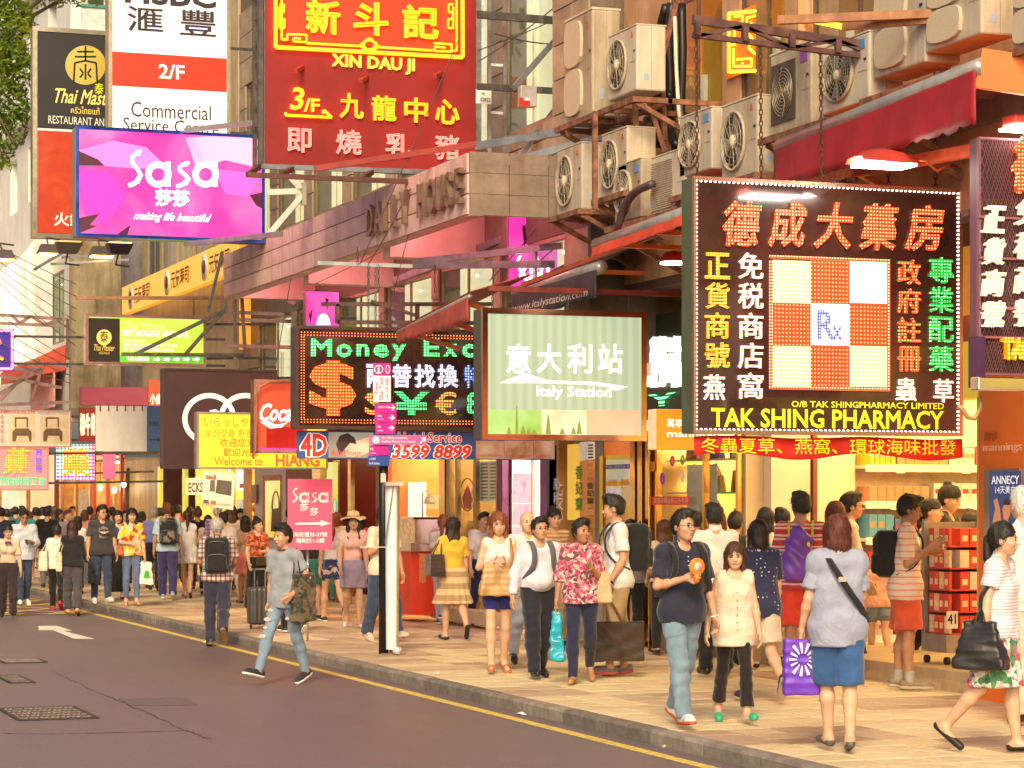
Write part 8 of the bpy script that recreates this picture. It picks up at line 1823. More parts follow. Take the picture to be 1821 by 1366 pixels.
# ---- woman with tan bag
p = person('auburn haired woman in white sleeveless top with wedge sandals',886,1197,911,yaw=8,fem=True,legs=((-6,12),(6,3)),arms=((8,14,30,10),(10,16,95,45)),shirt=C(.76,.70,.66),sleeve=0,hem=-.02,neck=.07,bottoms=C(.03,.04,.25),blen=.16,shoe='sandal',shoes=((.50,.13,.05),(.4,.2,.1)),hair='long',hcol=HR,build=.98,nod=6)
J = p['J'];c = J['pel']+arr(-.04,-.20,.08);bagbox(p,'large tan leather shoulder bag held in front of the auburn haired woman',c,(.19,.075,.165),M((.52,.29,.12),.45,0,.22,5,bump=.3),'leather_bag',hand=c+arr(.0,0,.25),taper=.75,handle_w=.05,folds=.007,hm=M((.30,.10,.04),.5))
t = carried(p,'bag_strap','tan strap crossing the chest of the auburn haired woman','strap',tuple(J['arm0']['sh']));ribbon([c+arr(.14,.02,.14),J['f'](arr(.13,-.16,.30)),J['f'](arr(.125,-.10,.45)),J['f'](arr(.12,.0,.525)),J['f'](arr(.10,.11,.42)),J['f'](arr(.0,.14,.25))],.028,.007,'strap',M((.36,.13,.04),.5),t)
# ---- man with glasses, woman in floral
p = person('stout man in glasses and long sleeved lavender white shirt',958,1207,921,yaw=18,legs=((-10,14),(10,3)),arms=((6,9,16,5),(-8,17,12,0)),turn=4,nod=-8,shirt=C(.64,.62,.72),sleeve=.94,hem=.035,ease=.014,collar=C(.66,.64,.74),glasses=True,bottoms=C(.018,.018,.03),bease=.024,shoe='leather',shoes=SKB,belly=1.0,build=1.12,belt=BLK,sk=SK,socks=None,key='stout')
for i in (0,1):
    t = carried(p,'shoulder_strap',['grey bag strap over the left shoulder of the stout man','grey bag strap over the right shoulder of the stout man'][i],'strap',tuple(p['J']['arm%d' % i]['sh']));pts = strap_pts(p,i);ribbon([q+arr(0,-.03 if q[1] < -.05 else 0,.005) for q in pts],.055,.012,'strap',C(.10,.10,.12),t)
p = person('bald man in white shirt behind the stout man',936,1183,909,yaw=15,legs=((10,4),(-8,18)),hair='none',shirt=C(.74,.70,.66),sleeve=.5,hem=-.04,bottoms=C(.45,.47,.58),shoe='leather',shoes=SKB,sk=SKP,key='bald')
person('woman in orange striped tee looking out between the stout man and the floral blouse',984,1148,905,yaw=20,fem=True,hq=1,shirt=cloth('stripe',[(.72,.55,.38),(.55,.22,.08)],20),sleeve=.42,hem=.0,bottoms=KHA,hair='bun',shoe='flat',shoes=SKB,legs=((4,2),(0,4)))
p = person('short haired woman in pink floral blouse and navy trousers',1034,1216,924,yaw=-2,fem=True,legs=((-14,26),(6,2)),arms=((4,10,112,22),(-2,16,10,0)),turn=34,nod=-2,sk=SKD,shirt=cloth('floral',[(.45,.04,.10),(.62,.28,.32),(.16,.05,.08),(.50,.07,.16),(.68,.52,.50),(.10,.10,.07),(.60,.14,.22)],36),sleeve=.60,hem=-.05,ease=.022,neck=.03,bottoms=NAVY,bease=.008,shoe='flat',shoes=((.40,.20,.08),(.4,.2,.1)),hair='short',build=1.06,key='floral')
J = p['J'];c = p['hands'][1]+arr(-.01,0,-.27);t = bagbox(p,'crumpled bright blue plastic bag held by the woman in the floral blouse',c,(.075,.05,.24),M((.02,.36,.50),.22,0,.12,6,bump=.5,bscale=9),'plastic_bag',hand=p['hands'][1],taper=.6,handle_w=.03,folds=.012)
bagbox(p,'beige shoulder bag beside the floral blouse',J['f'](arr(.24,-.02,.10)),(.075,.12,.15),C(.58,.40,.22),'leather_bag',hand=J['arm0']['sh']+arr(-.02,.0,.07),taper=.7,hm=C(.62,.48,.34),handle_w=.04)
# ---- man with white tee, big shopping bag
p = person('crew cut man in white tee with a large black backpack seen from the side',1098,1203,881,yaw=-78,legs=((10,6),(-4,4)),arms=((-2,10,34,0),(8,8,20,0)),turn=-20,shirt=C(.76,.74,.76),sleeve=.40,hem=-.06,ease=.016,bottoms=KHA,blen=.60,bease=.03,shoes=((.16,.15,.17),(.55,.1,.1)),hair='short',nod=6,key='crew')
backpack(p,'large black backpack worn by the crew cut man',(.014,.014,.016),size=(.16,.12,.25),cz=.30,cy=.19)
J = p['J'];h0 = p['hands'][0];c = arr(h0[0]+.03,h0[1]+.12,.385);bagbox(p,'big glossy black paper shopping bag held by the crew cut man',c,(.07,.285,.205),M((.045,.028,.02),.22,0,.2,3,bump=.4,bscale=6,coat=.4),'shopping_bag',hand=h0,taper=1,rad=.006,handle_w=.08,hm=M((.30,.18,.06),.5),folds=.005)
t = carried(p,'wristwatch','dark wristwatch on the crew cut man','watch',tuple(J['arm0']['wr']));wv = J['arm0']['wr'];fd = J['arm0']['fd'];a_ = unit(np.cross(fd,arr(1,0,0)));b_ = np.cross(fd,a_);MB().tube([tuple(wv+.034*(a_*math.cos(q)+b_*math.sin(q))) for q in [2*math.pi*k/14 for k in range(15)]],.010,6,caps=False).build('band',BLACK,t,off=ORG[t.name])
# ---- couple: polo man and beige blouse woman
p = person('young man in glasses and navy polo holding an orange disc',1212,1293,908,yaw=24,legs=((-14,14),(18,8)),arms=((2,13,8,-8),(8,16,98,42)),turn=14,nod=-4,shirt=C(.022,.024,.045),sleeve=.42,hem=-.07,ease=.018,collar=C(.022,.024,.045),glasses=True,bottoms=cloth('denim',[(.17,.25,.33)]),bease=.018,shoes=((.76,.74,.72),(.62,.10,.04)),hair='short',hcol=(.014,.009,.007),build=1.0,sk=SK,curl=(.9,.8),key='polo')
J = p['J'];
for i in (0,1):
    t = carried(p,'shoulder_strap',['black strap over the left shoulder of the man in the navy polo','black strap over the right shoulder of the man in the navy polo'][i],'strap',tuple(J['arm%d' % i]['sh']));pts = strap_pts(p,i);ribbon([q+arr((.03,-.03)[i],-.012 if q[1] < -.05 else 0,.005) for q in pts],.052,.012,'strap',C(.012,.012,.013),t)
backpack(p,'dark backpack behind the man in the navy polo',(.012,.012,.013),size=(.15,.09,.22),straps=())
c = p['hands'][1]+arr(.0,-.035,.07);t = carried(p,'orange_disc','orange round hand fan held up by the man in the navy polo','fan',tuple(c));OR = M((.90,.20,.03),.4,emit=.1)
MB().lathe(tuple(c),[(.030,-.012),(.062,-.010),(.072,0),(.062,.010),(.030,.012)],24,axis=1).build('rim',OR,t,off=ORG[t.name]);MB().lathe(tuple(c),[(.036,-.018),(.036,-.012)],18,axis=1).build('hub',M((.75,.45,.40),.4),t,off=ORG[t.name]);MB().lathe(tuple(c+arr(.0,0,-.075)),[(.020,-.05),(.024,.02)],12).build('handle',OR,t,off=ORG[t.name])
t = carried(p,'bracelet','white bracelet on the man in the navy polo','bracelet',tuple(J['arm0']['wr']));wv = J['arm0']['wr'];fd = J['arm0']['fd'];a_ = unit(np.cross(fd,arr(1,0,0)));b_ = np.cross(fd,a_);MB().tube([tuple(wv+.033*(a_*math.cos(q)+b_*math.sin(q))) for q in [2*math.pi*k/14 for k in range(15)]],.007,6,caps=False).build('band',WHITE,t,off=ORG[t.name])
p = person('woman in loose beige blouse and black leggings holding hands with the man in the polo',1305,1286,966,yaw=8,fem=True,legs=((18,8),(-14,16)),arms=((4,12,8,0),(2,19,18,-8)),turn=-12,nod=4,shirt=C(.72,.60,.48),sleeve=.0,hem=-.16,ease=.026,flare=.025,neck=.075,bottoms=C(.016,.010,.010),blen=.90,bease=.002,shoe='flat',shoes=((.72,.68,.60),(.1,.5,.3)),hair='bob',hcol=(.06,.022,.010),key='beige')
J = p['J'];mb = MB()
for q in range(6): cc = J['f'](arr(0,-.125-.004*q,.34-q*.07));mb.lathe(tuple(cc),[(.006,.006),(.006,-.006)],6,axis=1)
o = mb.build('buttons',C(.55,.40,.28),None);o.parent = p['root'];o['kind'] = 'stuff'
for i in (0,1): l = J['leg%d' % i];F = Field(l['toe']-.08,l['toe']+.08,.009);F.cone(l['ball']+l['up']*.024,l['toe']+l['up']*.019,.037,.032,.01);F.plane(l['ball']+l['fd']*.0,-l['fd']);F.plane(l['heel']-l['up']*.010,-l['up']);mesh_from('toe_cap',[F.mesh()],M((.03,.38,.22),.4),[c_ for c_ in p['root'].children if c_.name.startswith('shoe')][i])
# behind the couple
person('man in white shirt and black trousers standing behind the couple',1272,1204,897,yaw=188,legs=((4,2),(-4,6)),shirt=C(.76,.72,.70),sleeve=.5,hem=-.02,collar=C(.76,.72,.70),bottoms=BLK,bease=.024,shoe='leather',shoes=SKB,hair='short',build=1.12)
person('man in a dark cap of hair peering beside the white shirted man',1306,1180,912,yaw=160,hq=0,shirt=C(.05,.04,.04),bottoms=BLK,shoes=SKB,hair='short')
p = person('woman in navy dotted tee and beige shorts with one heel kicked back',1350,1250,926,yaw=192,fem=True,legs=((12,2),(-12,44)),arms=((8,10,20,0),(10,12,14,0)),shirt=cloth('dot',[(.022,.026,.075),(.55,.5,.5)],26),sleeve=.42,hem=-.08,ease=.02,bottoms=C(.55,.46,.36),blen=.40,bease=.030,shoes=((.03,.03,.06),(.45,.36,.28)),hair='bob',hcol=HB)
person('dark haired woman in cream top between the dotted tee and the striped shirt',1362,1192,904,yaw=188,fem=True,hq=0,shirt=C(.72,.55,.40),bottoms=KHA,hair='bob',shoe='flat',shoes=SKB)
p = person('man in red striped tee and red shorts with a purple drawstring bag',1424,1219,876,yaw=172,legs=((-8,8),(8,4)),arms=((14,10,60,30),(16,12,50,20)),turn=14,shirt=cloth('stripe',[(.50,.05,.06),(.72,.55,.48),(.50,.05,.06),(.72,.55,.48),(.45,.04,.05),(.45,.04,.05)],9),sleeve=.44,hem=-.05,bottoms=C(.72,.06,.03),blen=.46,bease=.035,shoe='sandal',shoes=((.45,.30,.18),(.4,.2,.1)),hair='short',sk=SKD,build=1.05,socks=None)
J = p['J'];c = J['f'](arr(.04,.21,.24));t = carried(p,'drawstring_bag','purple drawstring bag with lime patches on the man in red stripes','bag',tuple(c));F = Field(c-arr(.24,.16,.32),c+arr(.24,.16,.32),.012);F.cone(c+arr(0,0,-.13),c+arr(-.03,0,.12),.15,.12,.02,sc=(1,.55,1));F.cone(c+arr(-.03,0,.12),c+arr(-.02,-.02,.24),.12,.05,.03,sc=(1,.55,1));F.folds(.010,14,26,3);fmesh('bag_body',F,M((.16,.05,.42),.35,0,.15,5,bump=.4,bscale=10),t)
F = Field(c-arr(.24,.16,.32),c+arr(.24,.16,.32),.012);F.cone(c+arr(-.12,.0,.10),c+arr(-.11,-.02,.20),.05,.02,0,sc=(.5,1,1));fmesh('lime_patch',F,M((.55,.68,.03),.4,emit=.1),t)
for i in (0,1): ribbon(strap_pts(p,i),.02,.01,'strap',M((.55,.68,.03),.5),t)
person('man in glasses browsing the pharmacy shelf behind the woman in lavender',1508,1196,877,yaw=88,glasses=True,shirt=C(.68,.62,.55),hem=-.04,bottoms=BLK,shoe='leather',shoes=SKB,hair='short')
person('auburn haired woman facing the pharmacy shelf behind the lavender tee',1486,1206,893,yaw=180,fem=True,shirt=C(.60,.45,.35),bottoms=NAVY,hair='long',hcol=(.09,.02,.010),shoe='flat',shoes=SKB)
# ---- lavender tee woman in front
p = person('woman in lavender tee and blue knee shorts with her back to the camera',1490,1338,917,yaw=184,fem=True,legs=((12,6,-.03),(-4,6,.0)),arms=((0,15,22,0),(10,10,70,40)),shirt=C(.32,.34,.46),sleeve=.42,hem=-.13,ease=.028,bottoms=C(.035,.10,.27),blen=.50,bease=.030,shoe='flat',shoes=((.10,.085,.08),(.1,.1,.1)),hair='bob',hcol=(.085,.018,.010),build=1.0)
J = p['J'];c = p['hands'][0]+arr(.02,.03,-.20);t = bagbox(p,'purple shopping bag with white sunburst held by the woman in lavender',c,(.135,.05,.20),M((.14,.035,.50),.4,0,.1,6),'tote_bag',hand=p['hands'][0],taper=.95,handle_w=.05,rad=.015)
mb = MB();cc = c+arr(.0,.075,.06);WP = M((.75,.70,.85),.5,emit=.05)
for k in range(13):
    a = 2*math.pi*k/13;w = .10;r0,r1 = .045,.125 if abs(math.cos(a)) < .8 else .10
    mb.add([tuple(cc+arr(r0*math.cos(a-w),0,r0*math.sin(a-w))),tuple(cc+arr(r0*math.cos(a+w),0,r0*math.sin(a+w))),tuple(cc+arr(r1*math.cos(a+w),-.006,r1*math.sin(a+w))),tuple(cc+arr(r1*math.cos(a-w),-.006,r1*math.sin(a-w)))],[(3,2,1,0)])
mb.build('sunburst_print',WP,t,off=ORG[t.name])
t = carried(p,'shoulder_strap','black strap with steel buckle across the back of the woman in lavender','strap',tuple(J['f'](arr(0,.14,.3))));ribbon([J['f'](arr(.09,-.03,.545)),J['f'](arr(.085,.085,.49)),J['f'](arr(.03,.152,.38)),J['f'](arr(-.06,.158,.24)),J['f'](arr(-.15,.125,.12)),J['f'](arr(-.215,.03,.02))],.045,.008,'strap',BLK,t,n=5);q = J['f'](arr(.0,.165,.335));MB().box(q[0]-.028,q[0]+.028,q[1]-.004,q[1]+.008,q[2]-.018,q[2]+.018).build('buckle',CHROME,t,off=ORG[t.name])
# ---- pharmacy customers
p = person('man in pink striped tee and red shorts looking at his phone',1610,1227,881,yaw=82,legs=((-3,3),(4,3)),arms=((-4,6,118,10),(0,6,126,10)),nod=12,shirt=cloth('stripe',[(.76,.60,.48),(.76,.60,.48),(.76,.60,.48),(.72,.30,.20)],16),sleeve=.46,hem=-.10,ease=.022,glasses=True,bottoms=C(.62,.09,.035),blen=.44,bease=.04,shoes=((.24,.19,.10),(.5,.42,.3)),socks=(.38,.36,.34),hair='short',sk=SKD,build=1.06,key='pinkstripe')
backpack(p,'rounded black backpack worn by the man in pink stripes',(.013,.013,.014),size=(.15,.11,.23),cz=.28,cy=.17)
c = p['hands'][0]+arr(-.02,-.04,.05);t = carried(p,'phone','white phone in the hands of the man in pink stripes','phone',tuple(c));MB().box(c[0]-.035,c[0]+.035,c[1]-.006,c[1]+.006,c[2]-.06,c[2]+.06).build('body',WHITE,t,bevel=.004,off=ORG[t.name])
person('ponytailed woman in pale top and navy skirt beside the man in pink stripes',1650,1194,888,yaw=70,fem=True,shirt=C(.72,.60,.50),hem=.04,bottoms=NAVY,btype='skirt',blen=.40,hair='pony',shoe='flat',shoes=SKB,arms=((8,8,90,20),(8,8,80,20)))
person('woman with a topknot in black reading inside the pharmacy',1682,1188,864,yaw=60,fem=True,shirt=BLK,bottoms=BLK,hair='bun',shoe='flat',shoes=SKB,nod=14,arms=((8,8,90,20),(8,8,80,20)))
person('small child in pink top and denim shorts at the pharmacy step',1562,1178,985,yaw=184,fem=True,hq=1,shirt=C(.75,.40,.30),hem=-.02,bottoms=cloth('denim',[(.20,.25,.32)]),blen=.22,bease=.03,shoe='flat',shoes=((.6,.5,.35),(.5,.5,.5)),hair='bob')
person('shop assistant in blue behind the rack of red packets',1722,1176,912,yaw=20,fem=True,hq=0,nod=10,shirt=C(.05,.05,.40),bottoms=BLK,hair='bun',shoe='flat',shoes=SKB)
p = person('woman in striped white tee and pink floral skirt walking at the right edge',1776,1338,930,yaw=62,fem=True,legs=((10,4),(-16,26)),arms=((-4,8,10,0),(-8,16,8,0)),turn=10,shirt=cloth('stripe',[(.74,.70,.74),(.74,.70,.74),(.50,.42,.60)],42),sleeve=.30,hem=-.03,ease=.02,neck=.07,bottoms=cloth('floral',[(.70,.66,.62),(.60,.08,.14),(.04,.20,.08),(.72,.68,.64),(.70,.30,.32),(.10,.28,.12)],18),btype='skirt',blen=.50,flare=.02,shoe='flat',shoes=SKB,hair='pony',hcol=HB,build=1.12,key='edge')
J = p['J'];c = J['pel']+arr(-.27,.05,-.09);bagbox(p,'black slouchy handbag hanging beside the pink floral skirt',c,(.10,.19,.17),M((.018,.016,.018),.4,0,.15,5,bump=.4,bscale=8),'leather_bag',hand=c+arr(0,0,.27),taper=.62,handle_w=.05,folds=.009)
t = carried(p,'bag_strap','black strap running down from the shoulder of the woman in the pink floral skirt','strap',tuple(J['arm1']['sh']));ribbon([c+arr(0,0,.16),c+arr(.0,0,.35),J['arm1']['sh']+arr(-.06,.0,-.10),J['arm1']['sh']+arr(.0,.0,.065),J['arm1']['sh']+arr(.02,.08,-.02)],.03,.008,'strap',BLK,t,widthdir=(0,1,0))
person('white haired old man in white shirt cut by the right picture edge',1822,1288,866,yaw=198,hair='gray',hcol=HW,shirt=C(.76,.72,.66),sleeve=.5,hem=-.08,bottoms=C(.60,.50,.36),bease=.03,shoe='leather',shoes=((.06,.03,.015),(.1,.1,.1)),sk=SKP,legs=((-8,8),(14,4)))
# ---- left group
p = person('woman in glasses and beige uniform shirt with a purple bow at the left edge',14,1098,934,z=0,yaw=14,fem=True,legs=((10,4),(-8,14)),arms=((4,12,14,0),(4,12,14,0)),shirt=C(.66,.50,.36),sleeve=.46,hem=.02,collar=C(.66,.50,.36),glasses=True,bottoms=C(.035,.02,.025),bease=.024,shoe='leather',shoes=SKB,hair='bun',build=1.1)
q = p['J']['f'](arr(0,-.13,.47));o = MB().prism([tuple(q+arr(-.05,0,.03)),tuple(q+arr(-.05,0,-.03)),tuple(q),tuple(q+arr(.05,0,-.03)),tuple(q+arr(.05,0,.03))],(0,-.02,0)).build('bow',C(.16,.02,.14),None);o.parent = p['root']
p = person('tall man in glasses and light blue shirt checking his phone on the crossing',42,1077,907,z=0,yaw=22,legs=((-8,12),(8,4)),arms=((4,12,92,44),(0,8,10,0)),nod=14,shirt=C(.52,.56,.66),sleeve=.70,hem=-.08,ease=.02,collar=C(.52,.56,.66),glasses=True,bottoms=DEND,shoes=SNW,sk=SKD,hair='short')
c = p['hands'][0]+arr(0,-.05,.02);t = carried(p,'phone','dark phone held by the man in the light blue shirt','phone',tuple(c));MB().box(c[0]-.06,c[0]+.06,c[1]-.03,c[1]+.03,c[2]-.006,c[2]+.006).build('body',BLACK,t,off=ORG[t.name])
person('broad man in black tee and grey trousers seen from behind',84,1046,902,yaw=186,shirt=BLK,sleeve=.44,hem=-.06,bottoms=C(.16,.15,.17),shoes=SKB,build=1.15,legs=((8,4),(-10,18)))
person('man in teal tee and khaki shorts beyond the black tee',64,1034,903,yaw=190,shirt=C(.03,.26,.22),hem=-.06,bottoms=KHA,blen=.46,bease=.03,shoes=((.5,.42,.34),(.6,.5,.4)),hq=0,legs=((8,4),(-10,18)))
p = person('woman in white tee and black skirt with red shoes crossing away',101,1085,934,z=0,yaw=188,fem=True,legs=((12,4),(-14,24)),arms=((4,10,12,0),(4,10,60,20)),shirt=C(.74,.70,.64),sleeve=.40,hem=-.06,bottoms=BLK,bease=.012,shoes=((.60,.03,.06),(.55,.05,.08)),hair='bun',nod=6)
bagbox(p,'large cream tote on the shoulder of the woman in the white tee',p['J']['f'](arr(.26,.02,.08)),(.08,.19,.17),C(.74,.66,.52),'tote_bag',hand=p['J']['arm0']['sh']+arr(0,0,.06),taper=.85,handle_w=.06)
p = person('woman in black top and dark grey trousers crossing away beside her friend',129,1096,927,z=0,yaw=190,fem=True,legs=((6,2),(-6,10)),arms=((4,10,12,0),(4,10,50,20)),shirt=BLK,sleeve=.9,hem=.0,bottoms=C(.07,.06,.075),bease=.02,blen=.94,shoe='flat',shoes=((.25,.08,.03),(.2,.1,.1)),hair='mid',hcol=(.035,.012,.010))
bagbox(p,'narrow cream tote between the two women crossing away',p['J']['f'](arr(.24,.03,.06)),(.05,.12,.16),C(.70,.56,.38),'tote_bag',hand=p['J']['arm0']['sh']+arr(0,0,.06),taper=.9,hm=C(.70,.56,.38),handle_w=.05)
p = person('man in charcoal printed tee and dark jeans holding a black bag',180,1073,899,yaw=26,legs=((10,4),(-6,8)),arms=((2,12,10,0),(0,12,8,0)),turn=20,shirt=C(.05,.045,.05),sleeve=.42,hem=-.05,glasses=True,bottoms=DEND,shoes=SNW,hair='short',build=1.08)
J = p['J'];c = J['f'](arr(0,-.158,.33));PRM = C(.70,.62,.60)
for (st,z0_,w_) in (('SUPERDRY',.06,.17),('DRY GOODS',-.11,.15)):
    v,f = glyphs(st,0,1);lo_,hi_ = v.min(0),v.max(0);u = (v[:,0]-lo_[0])/(hi_[0]-lo_[0])-.5;w2 = (v[:,1]-lo_[1])/(hi_[1]-lo_[1]);vs = [(c[0]+a*w_,c[1]+.035*(2*a)**2-(.0 if z0_ > 0 else -.012),c[2]+z0_+b*.045-(1 if z0_ > 0 else -1)*.05*(2*a)**2*.6) for a,b in zip(u,w2)]
    o = MB().add(vs,f).build('lettering',PRM,None);o.parent = p['root']
o = MB().lathe(tuple(c+arr(0,-.002,.0)),[(.045,.004),(.045,-.003)],20,axis=1).build('emblem_print',C(.35,.04,.03),None);o.parent = p['root']
o = MB().prism([tuple(c+arr(-.10,.008,.02)),tuple(c+arr(-.02,-.006,-.02)),tuple(c+arr(.02,-.006,-.02)),tuple(c+arr(.10,.008,.02)),tuple(c+arr(.02,-.006,.015)),tuple(c+arr(-.02,-.006,.015))],(0,-.004,0)).build('emblem_print',PRM,None);o.parent = p['root']
bagbox(p,'black bag hanging from the hand of the man in the charcoal tee',p['hands'][1]+arr(0,0,-.26),(.06,.15,.18),BLK,'leather_bag',hand=p['hands'][1],taper=.8)
person('woman in navy top and long black skirt behind the charcoal tee',209,1066,908,yaw=20,fem=True,hq=0,shirt=C(.05,.06,.22),hem=.05,bottoms=BLK,btype='skirt',blen=.92,flare=.03,hair='long',shoe='flat',shoes=SKB,legs=((8,4),(-14,24)))
p = person('woman in yellow and red flowered blouse and blue jeans',234,1078,904,yaw=16,fem=True,legs=((4,4),(-4,6)),arms=((4,10,14,0),(6,12,80,44)),shirt=cloth('floral',[(.75,.52,.05),(.72,.62,.40),(.50,.04,.03),(.78,.45,.03),(.70,.58,.30)],13),sleeve=.44,hem=-.02,ease=.018,collar=C(.7,.5,.1),bottoms=cloth('denim',[(.10,.15,.28)]),bease=.004,blen=.93,shoe='sandal',shoes=((.45,.22,.1),(.4,.2,.1)),hair='long',hcol=HB)
J = p['J'];bagbox(p,'white plastic bag with a green print held by the woman in the flowered blouse',p['hands'][0]+arr(.04,0,-.22),(.12,.07,.19),M((.76,.74,.70),.4,0,.05,5,bump=.4,bscale=8),'plastic_bag',hand=p['hands'][0],taper=.75,folds=.010)
c = p['hands'][0]+arr(.04,-.10,-.24);o = MB().prism([tuple(c+arr(-.06,0,-.05)),tuple(c+arr(.06,0,-.05)),tuple(c+arr(.03,0,.07)),tuple(c+arr(-.02,0,.07))],(0,-.004,0)).build('green_print',C(.05,.45,.05),None);o.parent = p['root']
bagbox(p,'small brown handbag on the arm of the woman in the flowered blouse',p['J']['f'](arr(-.22,-.06,.06)),(.06,.10,.08),C(.42,.13,.04),'leather_bag',hand=p['J']['f'](arr(-.2,-.06,.2)),taper=.8,handle_w=.04)
p = person('man in pale blue tee and navy trousers with a patterned backpack',298,1067,895,yaw=190,legs=((12,4),(-12,14)),arms=((4,10,14,0),(6,10,10,0)),shirt=C(.42,.58,.66),sleeve=.44,hem=-.04,bottoms=C(.05,.04,.15),bease=.022,shoes=((.30,.33,.5),(.7,.7,.7)),hair='short',hcol=(.10,.03,.015))
backpack(p,'black and grey patterned backpack on the man in pale blue',(.03,.03,.03),mat=cloth('camo',[(.02,.02,.02),(.02,.02,.02),(.20,.17,.14),(.03,.03,.03)],8),size=(.16,.10,.25))
person('ponytailed woman in short white dress and black heels walking away',333,1064,908,yaw=192,fem=True,legs=((10,6,-.04),(-8,22,-.04)),arms=((4,10,14,0),(6,10,30,10)),shirt=C(.76,.74,.72),sleeve=0,hem=-.22,ease=.028,bottoms=C(.76,.74,.72),btype='skirt',blen=.28,shoe='heel',shoes=SKB,hair='pony',hcol=(.06,.02,.01),build=.92)
# ---- background crowd
bgp = [('man in blue shirt behind the patterned backpack',274,1052,903,190,0,C(.22,.25,.55),BLK,'short',HG),('woman in black tee among the crowd by the yellow strip',352,1050,903,195,1,BLK,NAVY,'bun',HBR),('young woman facing out between the white dress and the old man',370,1058,917,10,1,C(.7,.5,.4),NAVY,'mid',HB),
 ('man in white cap and purple check shirt behind the old man',386,1062,900,20,0,cloth('plaid',[(.4,.25,.5),(.2,.1,.25),(.1,.05,.1)],14),BLK,'none',HB),('man in white shirt just behind the old man',397,1080,912,190,0,WHT,C(.5,.4,.3),'short',HB),('brown haired woman in cream shirt right of the old man',412,1072,899,200,1,C(.68,.58,.42),C(.6,.5,.35),'mid',HBR),
 ('dark haired woman in pink skirt with one arm raised',437,1076,918,190,1,C(.45,.32,.24),C(.70,.25,.20),'mid',HB),('long haired woman beyond the paper placard',428,1046,905,15,1,BLK,BLK,'long',HB),('light haired person in the crowd left of the pink placard',456,1042,896,12,0,C(.7,.6,.5),BLK,'short',HG),('woman in black sleeveless top behind the rust blouse',472,1048,904,190,1,BLK,NAVY,'bob',HB),('person in white near the pale shop front',484,1040,901,185,0,WHT,KHA,'short',HB),('auburn haired woman at the edge of the pink placard',502,1046,910,190,1,C(.5,.3,.2),BLK,'bob',HR),
 ('black haired man at the jewellery shop entrance',651,1062,893,185,0,BLK,BLK,'short',HB),('curly red haired woman right of the pink placard',600,1072,912,190,1,C(.7,.6,.5),C(.1,.25,.2),'bob',HR),('pony tailed passer by behind the straw hat',596,1056,918,20,1,WHT,BLK,'pony',HB),
 ('man in navy shirt at the left picture edge in the crowd',2,1046,903,188,0,NAVY,BLK,'short',HB),('person in dark cap at far left behind the beige shirt',12,1028,906,190,0,BLK,BLK,'short',HB),('man in green blue shirt far left in the crowd',28,1022,902,185,0,C(.03,.16,.17),KHA,'short',HB),('woman with dark red hair between the two men at far left',52,1030,910,190,1,C(.6,.4,.3),NAVY,'mid',(.08,.015,.015)),('woman with brown hair right of the black tee',97,1026,901,192,1,C(.55,.40,.28),BLK,'long',HBR),('woman in profile with black hair beside the black tee',104,1034,906,60,1,C(.7,.5,.35),BLK,'long',HB),
 ('grey clad man bending near the bright snack shop',118,1040,908,60,0,C(.35,.33,.40),NAVY,'short',(.12,.02,.015)),('person with black hood of hair and white jacket',138,1056,919,190,1,WHT,BLK,'mid',HB),('dark haired woman under the dotted medicine sign',168,1040,916,190,1,C(.6,.25,.2),BLK,'long',HBR),('man in red at the snack shop counter',160,1022,902,180,0,C(.55,.12,.06),BLK,'short',HB),('woman at the plank wall behind the flowered blouse',252,1046,910,185,1,C(.5,.3,.15),BLK,'bob',HB),('tall person near the dark doorway',316,1036,898,190,0,C(.35,.05,.05),BLK,'short',HB),('man beside the plank wall looking at the street',223,1040,908,15,0,C(.45,.3,.2),NAVY,'short',HB),
 ('person in orange deep in the far crowd',75,1014,902,200,1,C(.7,.3,.1),BLK,'bob',HB),('person in grey deep in the far crowd',128,1012,901,10,0,C(.3,.3,.3),BLK,'short',HB),('person in pink deep in the far crowd',188,1018,903,190,1,C(.7,.3,.3),BLK,'long',HB),('person in white deep in the far crowd',40,1012,900,188,0,WHT,BLK,'short',HB),('person in yellow by the dark doorway',338,1034,901,188,1,C(.7,.45,.08),NAVY,'mid',HB)]
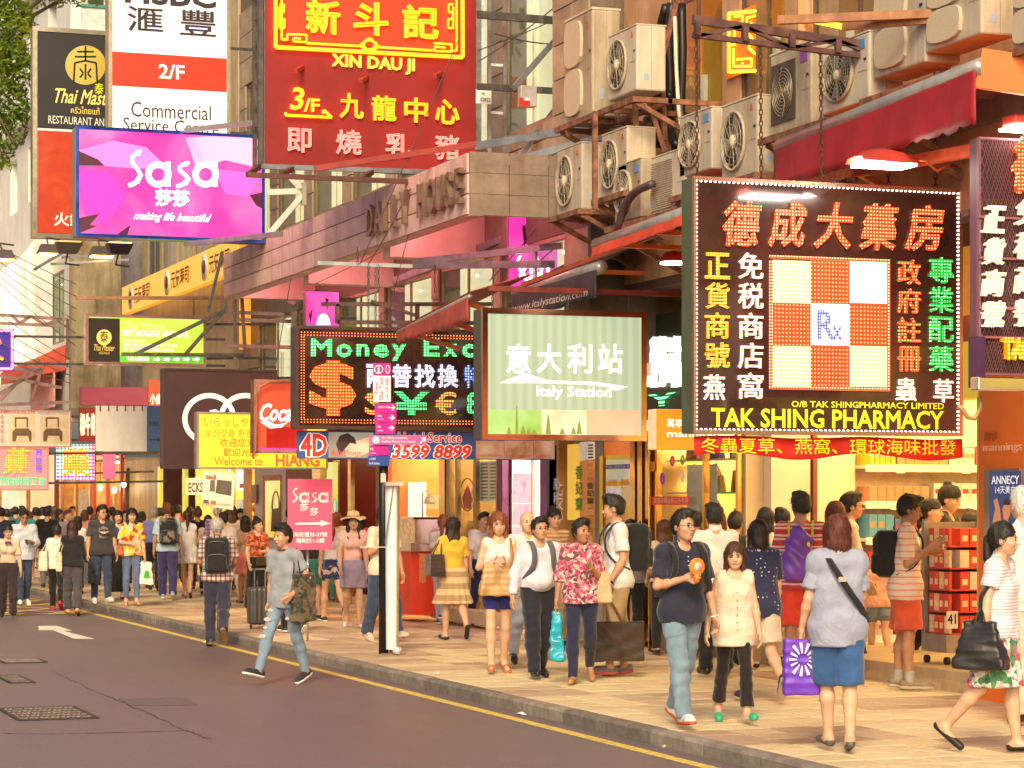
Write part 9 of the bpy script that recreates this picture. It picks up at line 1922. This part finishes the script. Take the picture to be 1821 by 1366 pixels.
bgp += [('man in maroon shirt between the pharmacy panels and the couple',1236,1176,908,190,0,C(.25,.05,.05),BLK,'short',HB),('woman in tan top beside the handbag window',1182,1166,925,200,1,C(.6,.45,.3),BLK,'mid',HBR),('man in olive shirt at the pharmacy step left of the purple bag',1392,1186,905,186,0,C(.18,.16,.07),KHA,'short',HB),('woman in peach top deep inside the pharmacy',1540,1168,915,170,1,C(.75,.4,.28),NAVY,'long',HBR),('woman in grey beside the notice board',1122,1150,925,185,1,C(.3,.28,.28),BLK,'bob',HB),
 ('man in white beyond the auburn haired woman',858,1112,912,20,0,WHT,NAVY,'short',HB),('woman in red dress behind the straw hat',640,1070,915,190,1,C(.55,.06,.05),BLK,'long',HB),('woman in green top near the paper placard',403,1050,908,190,1,C(.1,.25,.1),BLK,'mid',HB),('man in orange tee behind the yellow sign reflection',440,1038,903,188,0,C(.7,.28,.05),DEND,'short',HB),('man in light grey tee left of the dark doorway',285,1036,904,190,0,C(.5,.48,.46),BLK,'short',HB),('woman in coral top by the red post',150,1030,908,190,1,C(.75,.28,.2),NAVY,'bob',HBR),('man in black vest by the snack shop lamps',200,1032,903,186,0,BLK,KHA,'short',HB),('woman in lilac top at the far left shop',22,1018,905,192,1,C(.45,.35,.55),BLK,'long',HB),('man in pale shirt at the far left shop',88,1016,900,186,0,C(.65,.62,.55),BLK,'short',HB),('man in dark blue near the pale shop front',515,1062,905,190,0,NAVY,BLK,'short',HB),('woman in cream dress near the brass pier',545,1066,912,20,1,C(.7,.6,.42),BLK,'long',HBR)]
for i,(lb,x,y,tp,yw,fm,sh,bt,hr,hc) in enumerate(bgp):
    st = random.uniform(6,14)
    person(lb,x,y,tp,yaw=yw+random.uniform(-8,8),fem=bool(fm),hq=0,shirt=sh,hem=-.03 if i % 2 else .02,bottoms=bt,hair=hr,hcol=hc,hat='cap' if 'white cap' in lb else None,shoes=SKB,shoe='leather' if not fm else 'flat',legs=((st,4),(-st,18)),arms=((random.uniform(-8,12),9,random.uniform(8,60),5),(random.uniform(-8,12),9,random.uniform(8,60),5)),build=random.uniform(.94,1.12),btype='skirt' if 'skirt' in lb else 'pants',blen=.4 if 'skirt' in lb else 1.0,sk=random.choice([SK,SKP,SKD]))
bpy.context.view_layer.update()
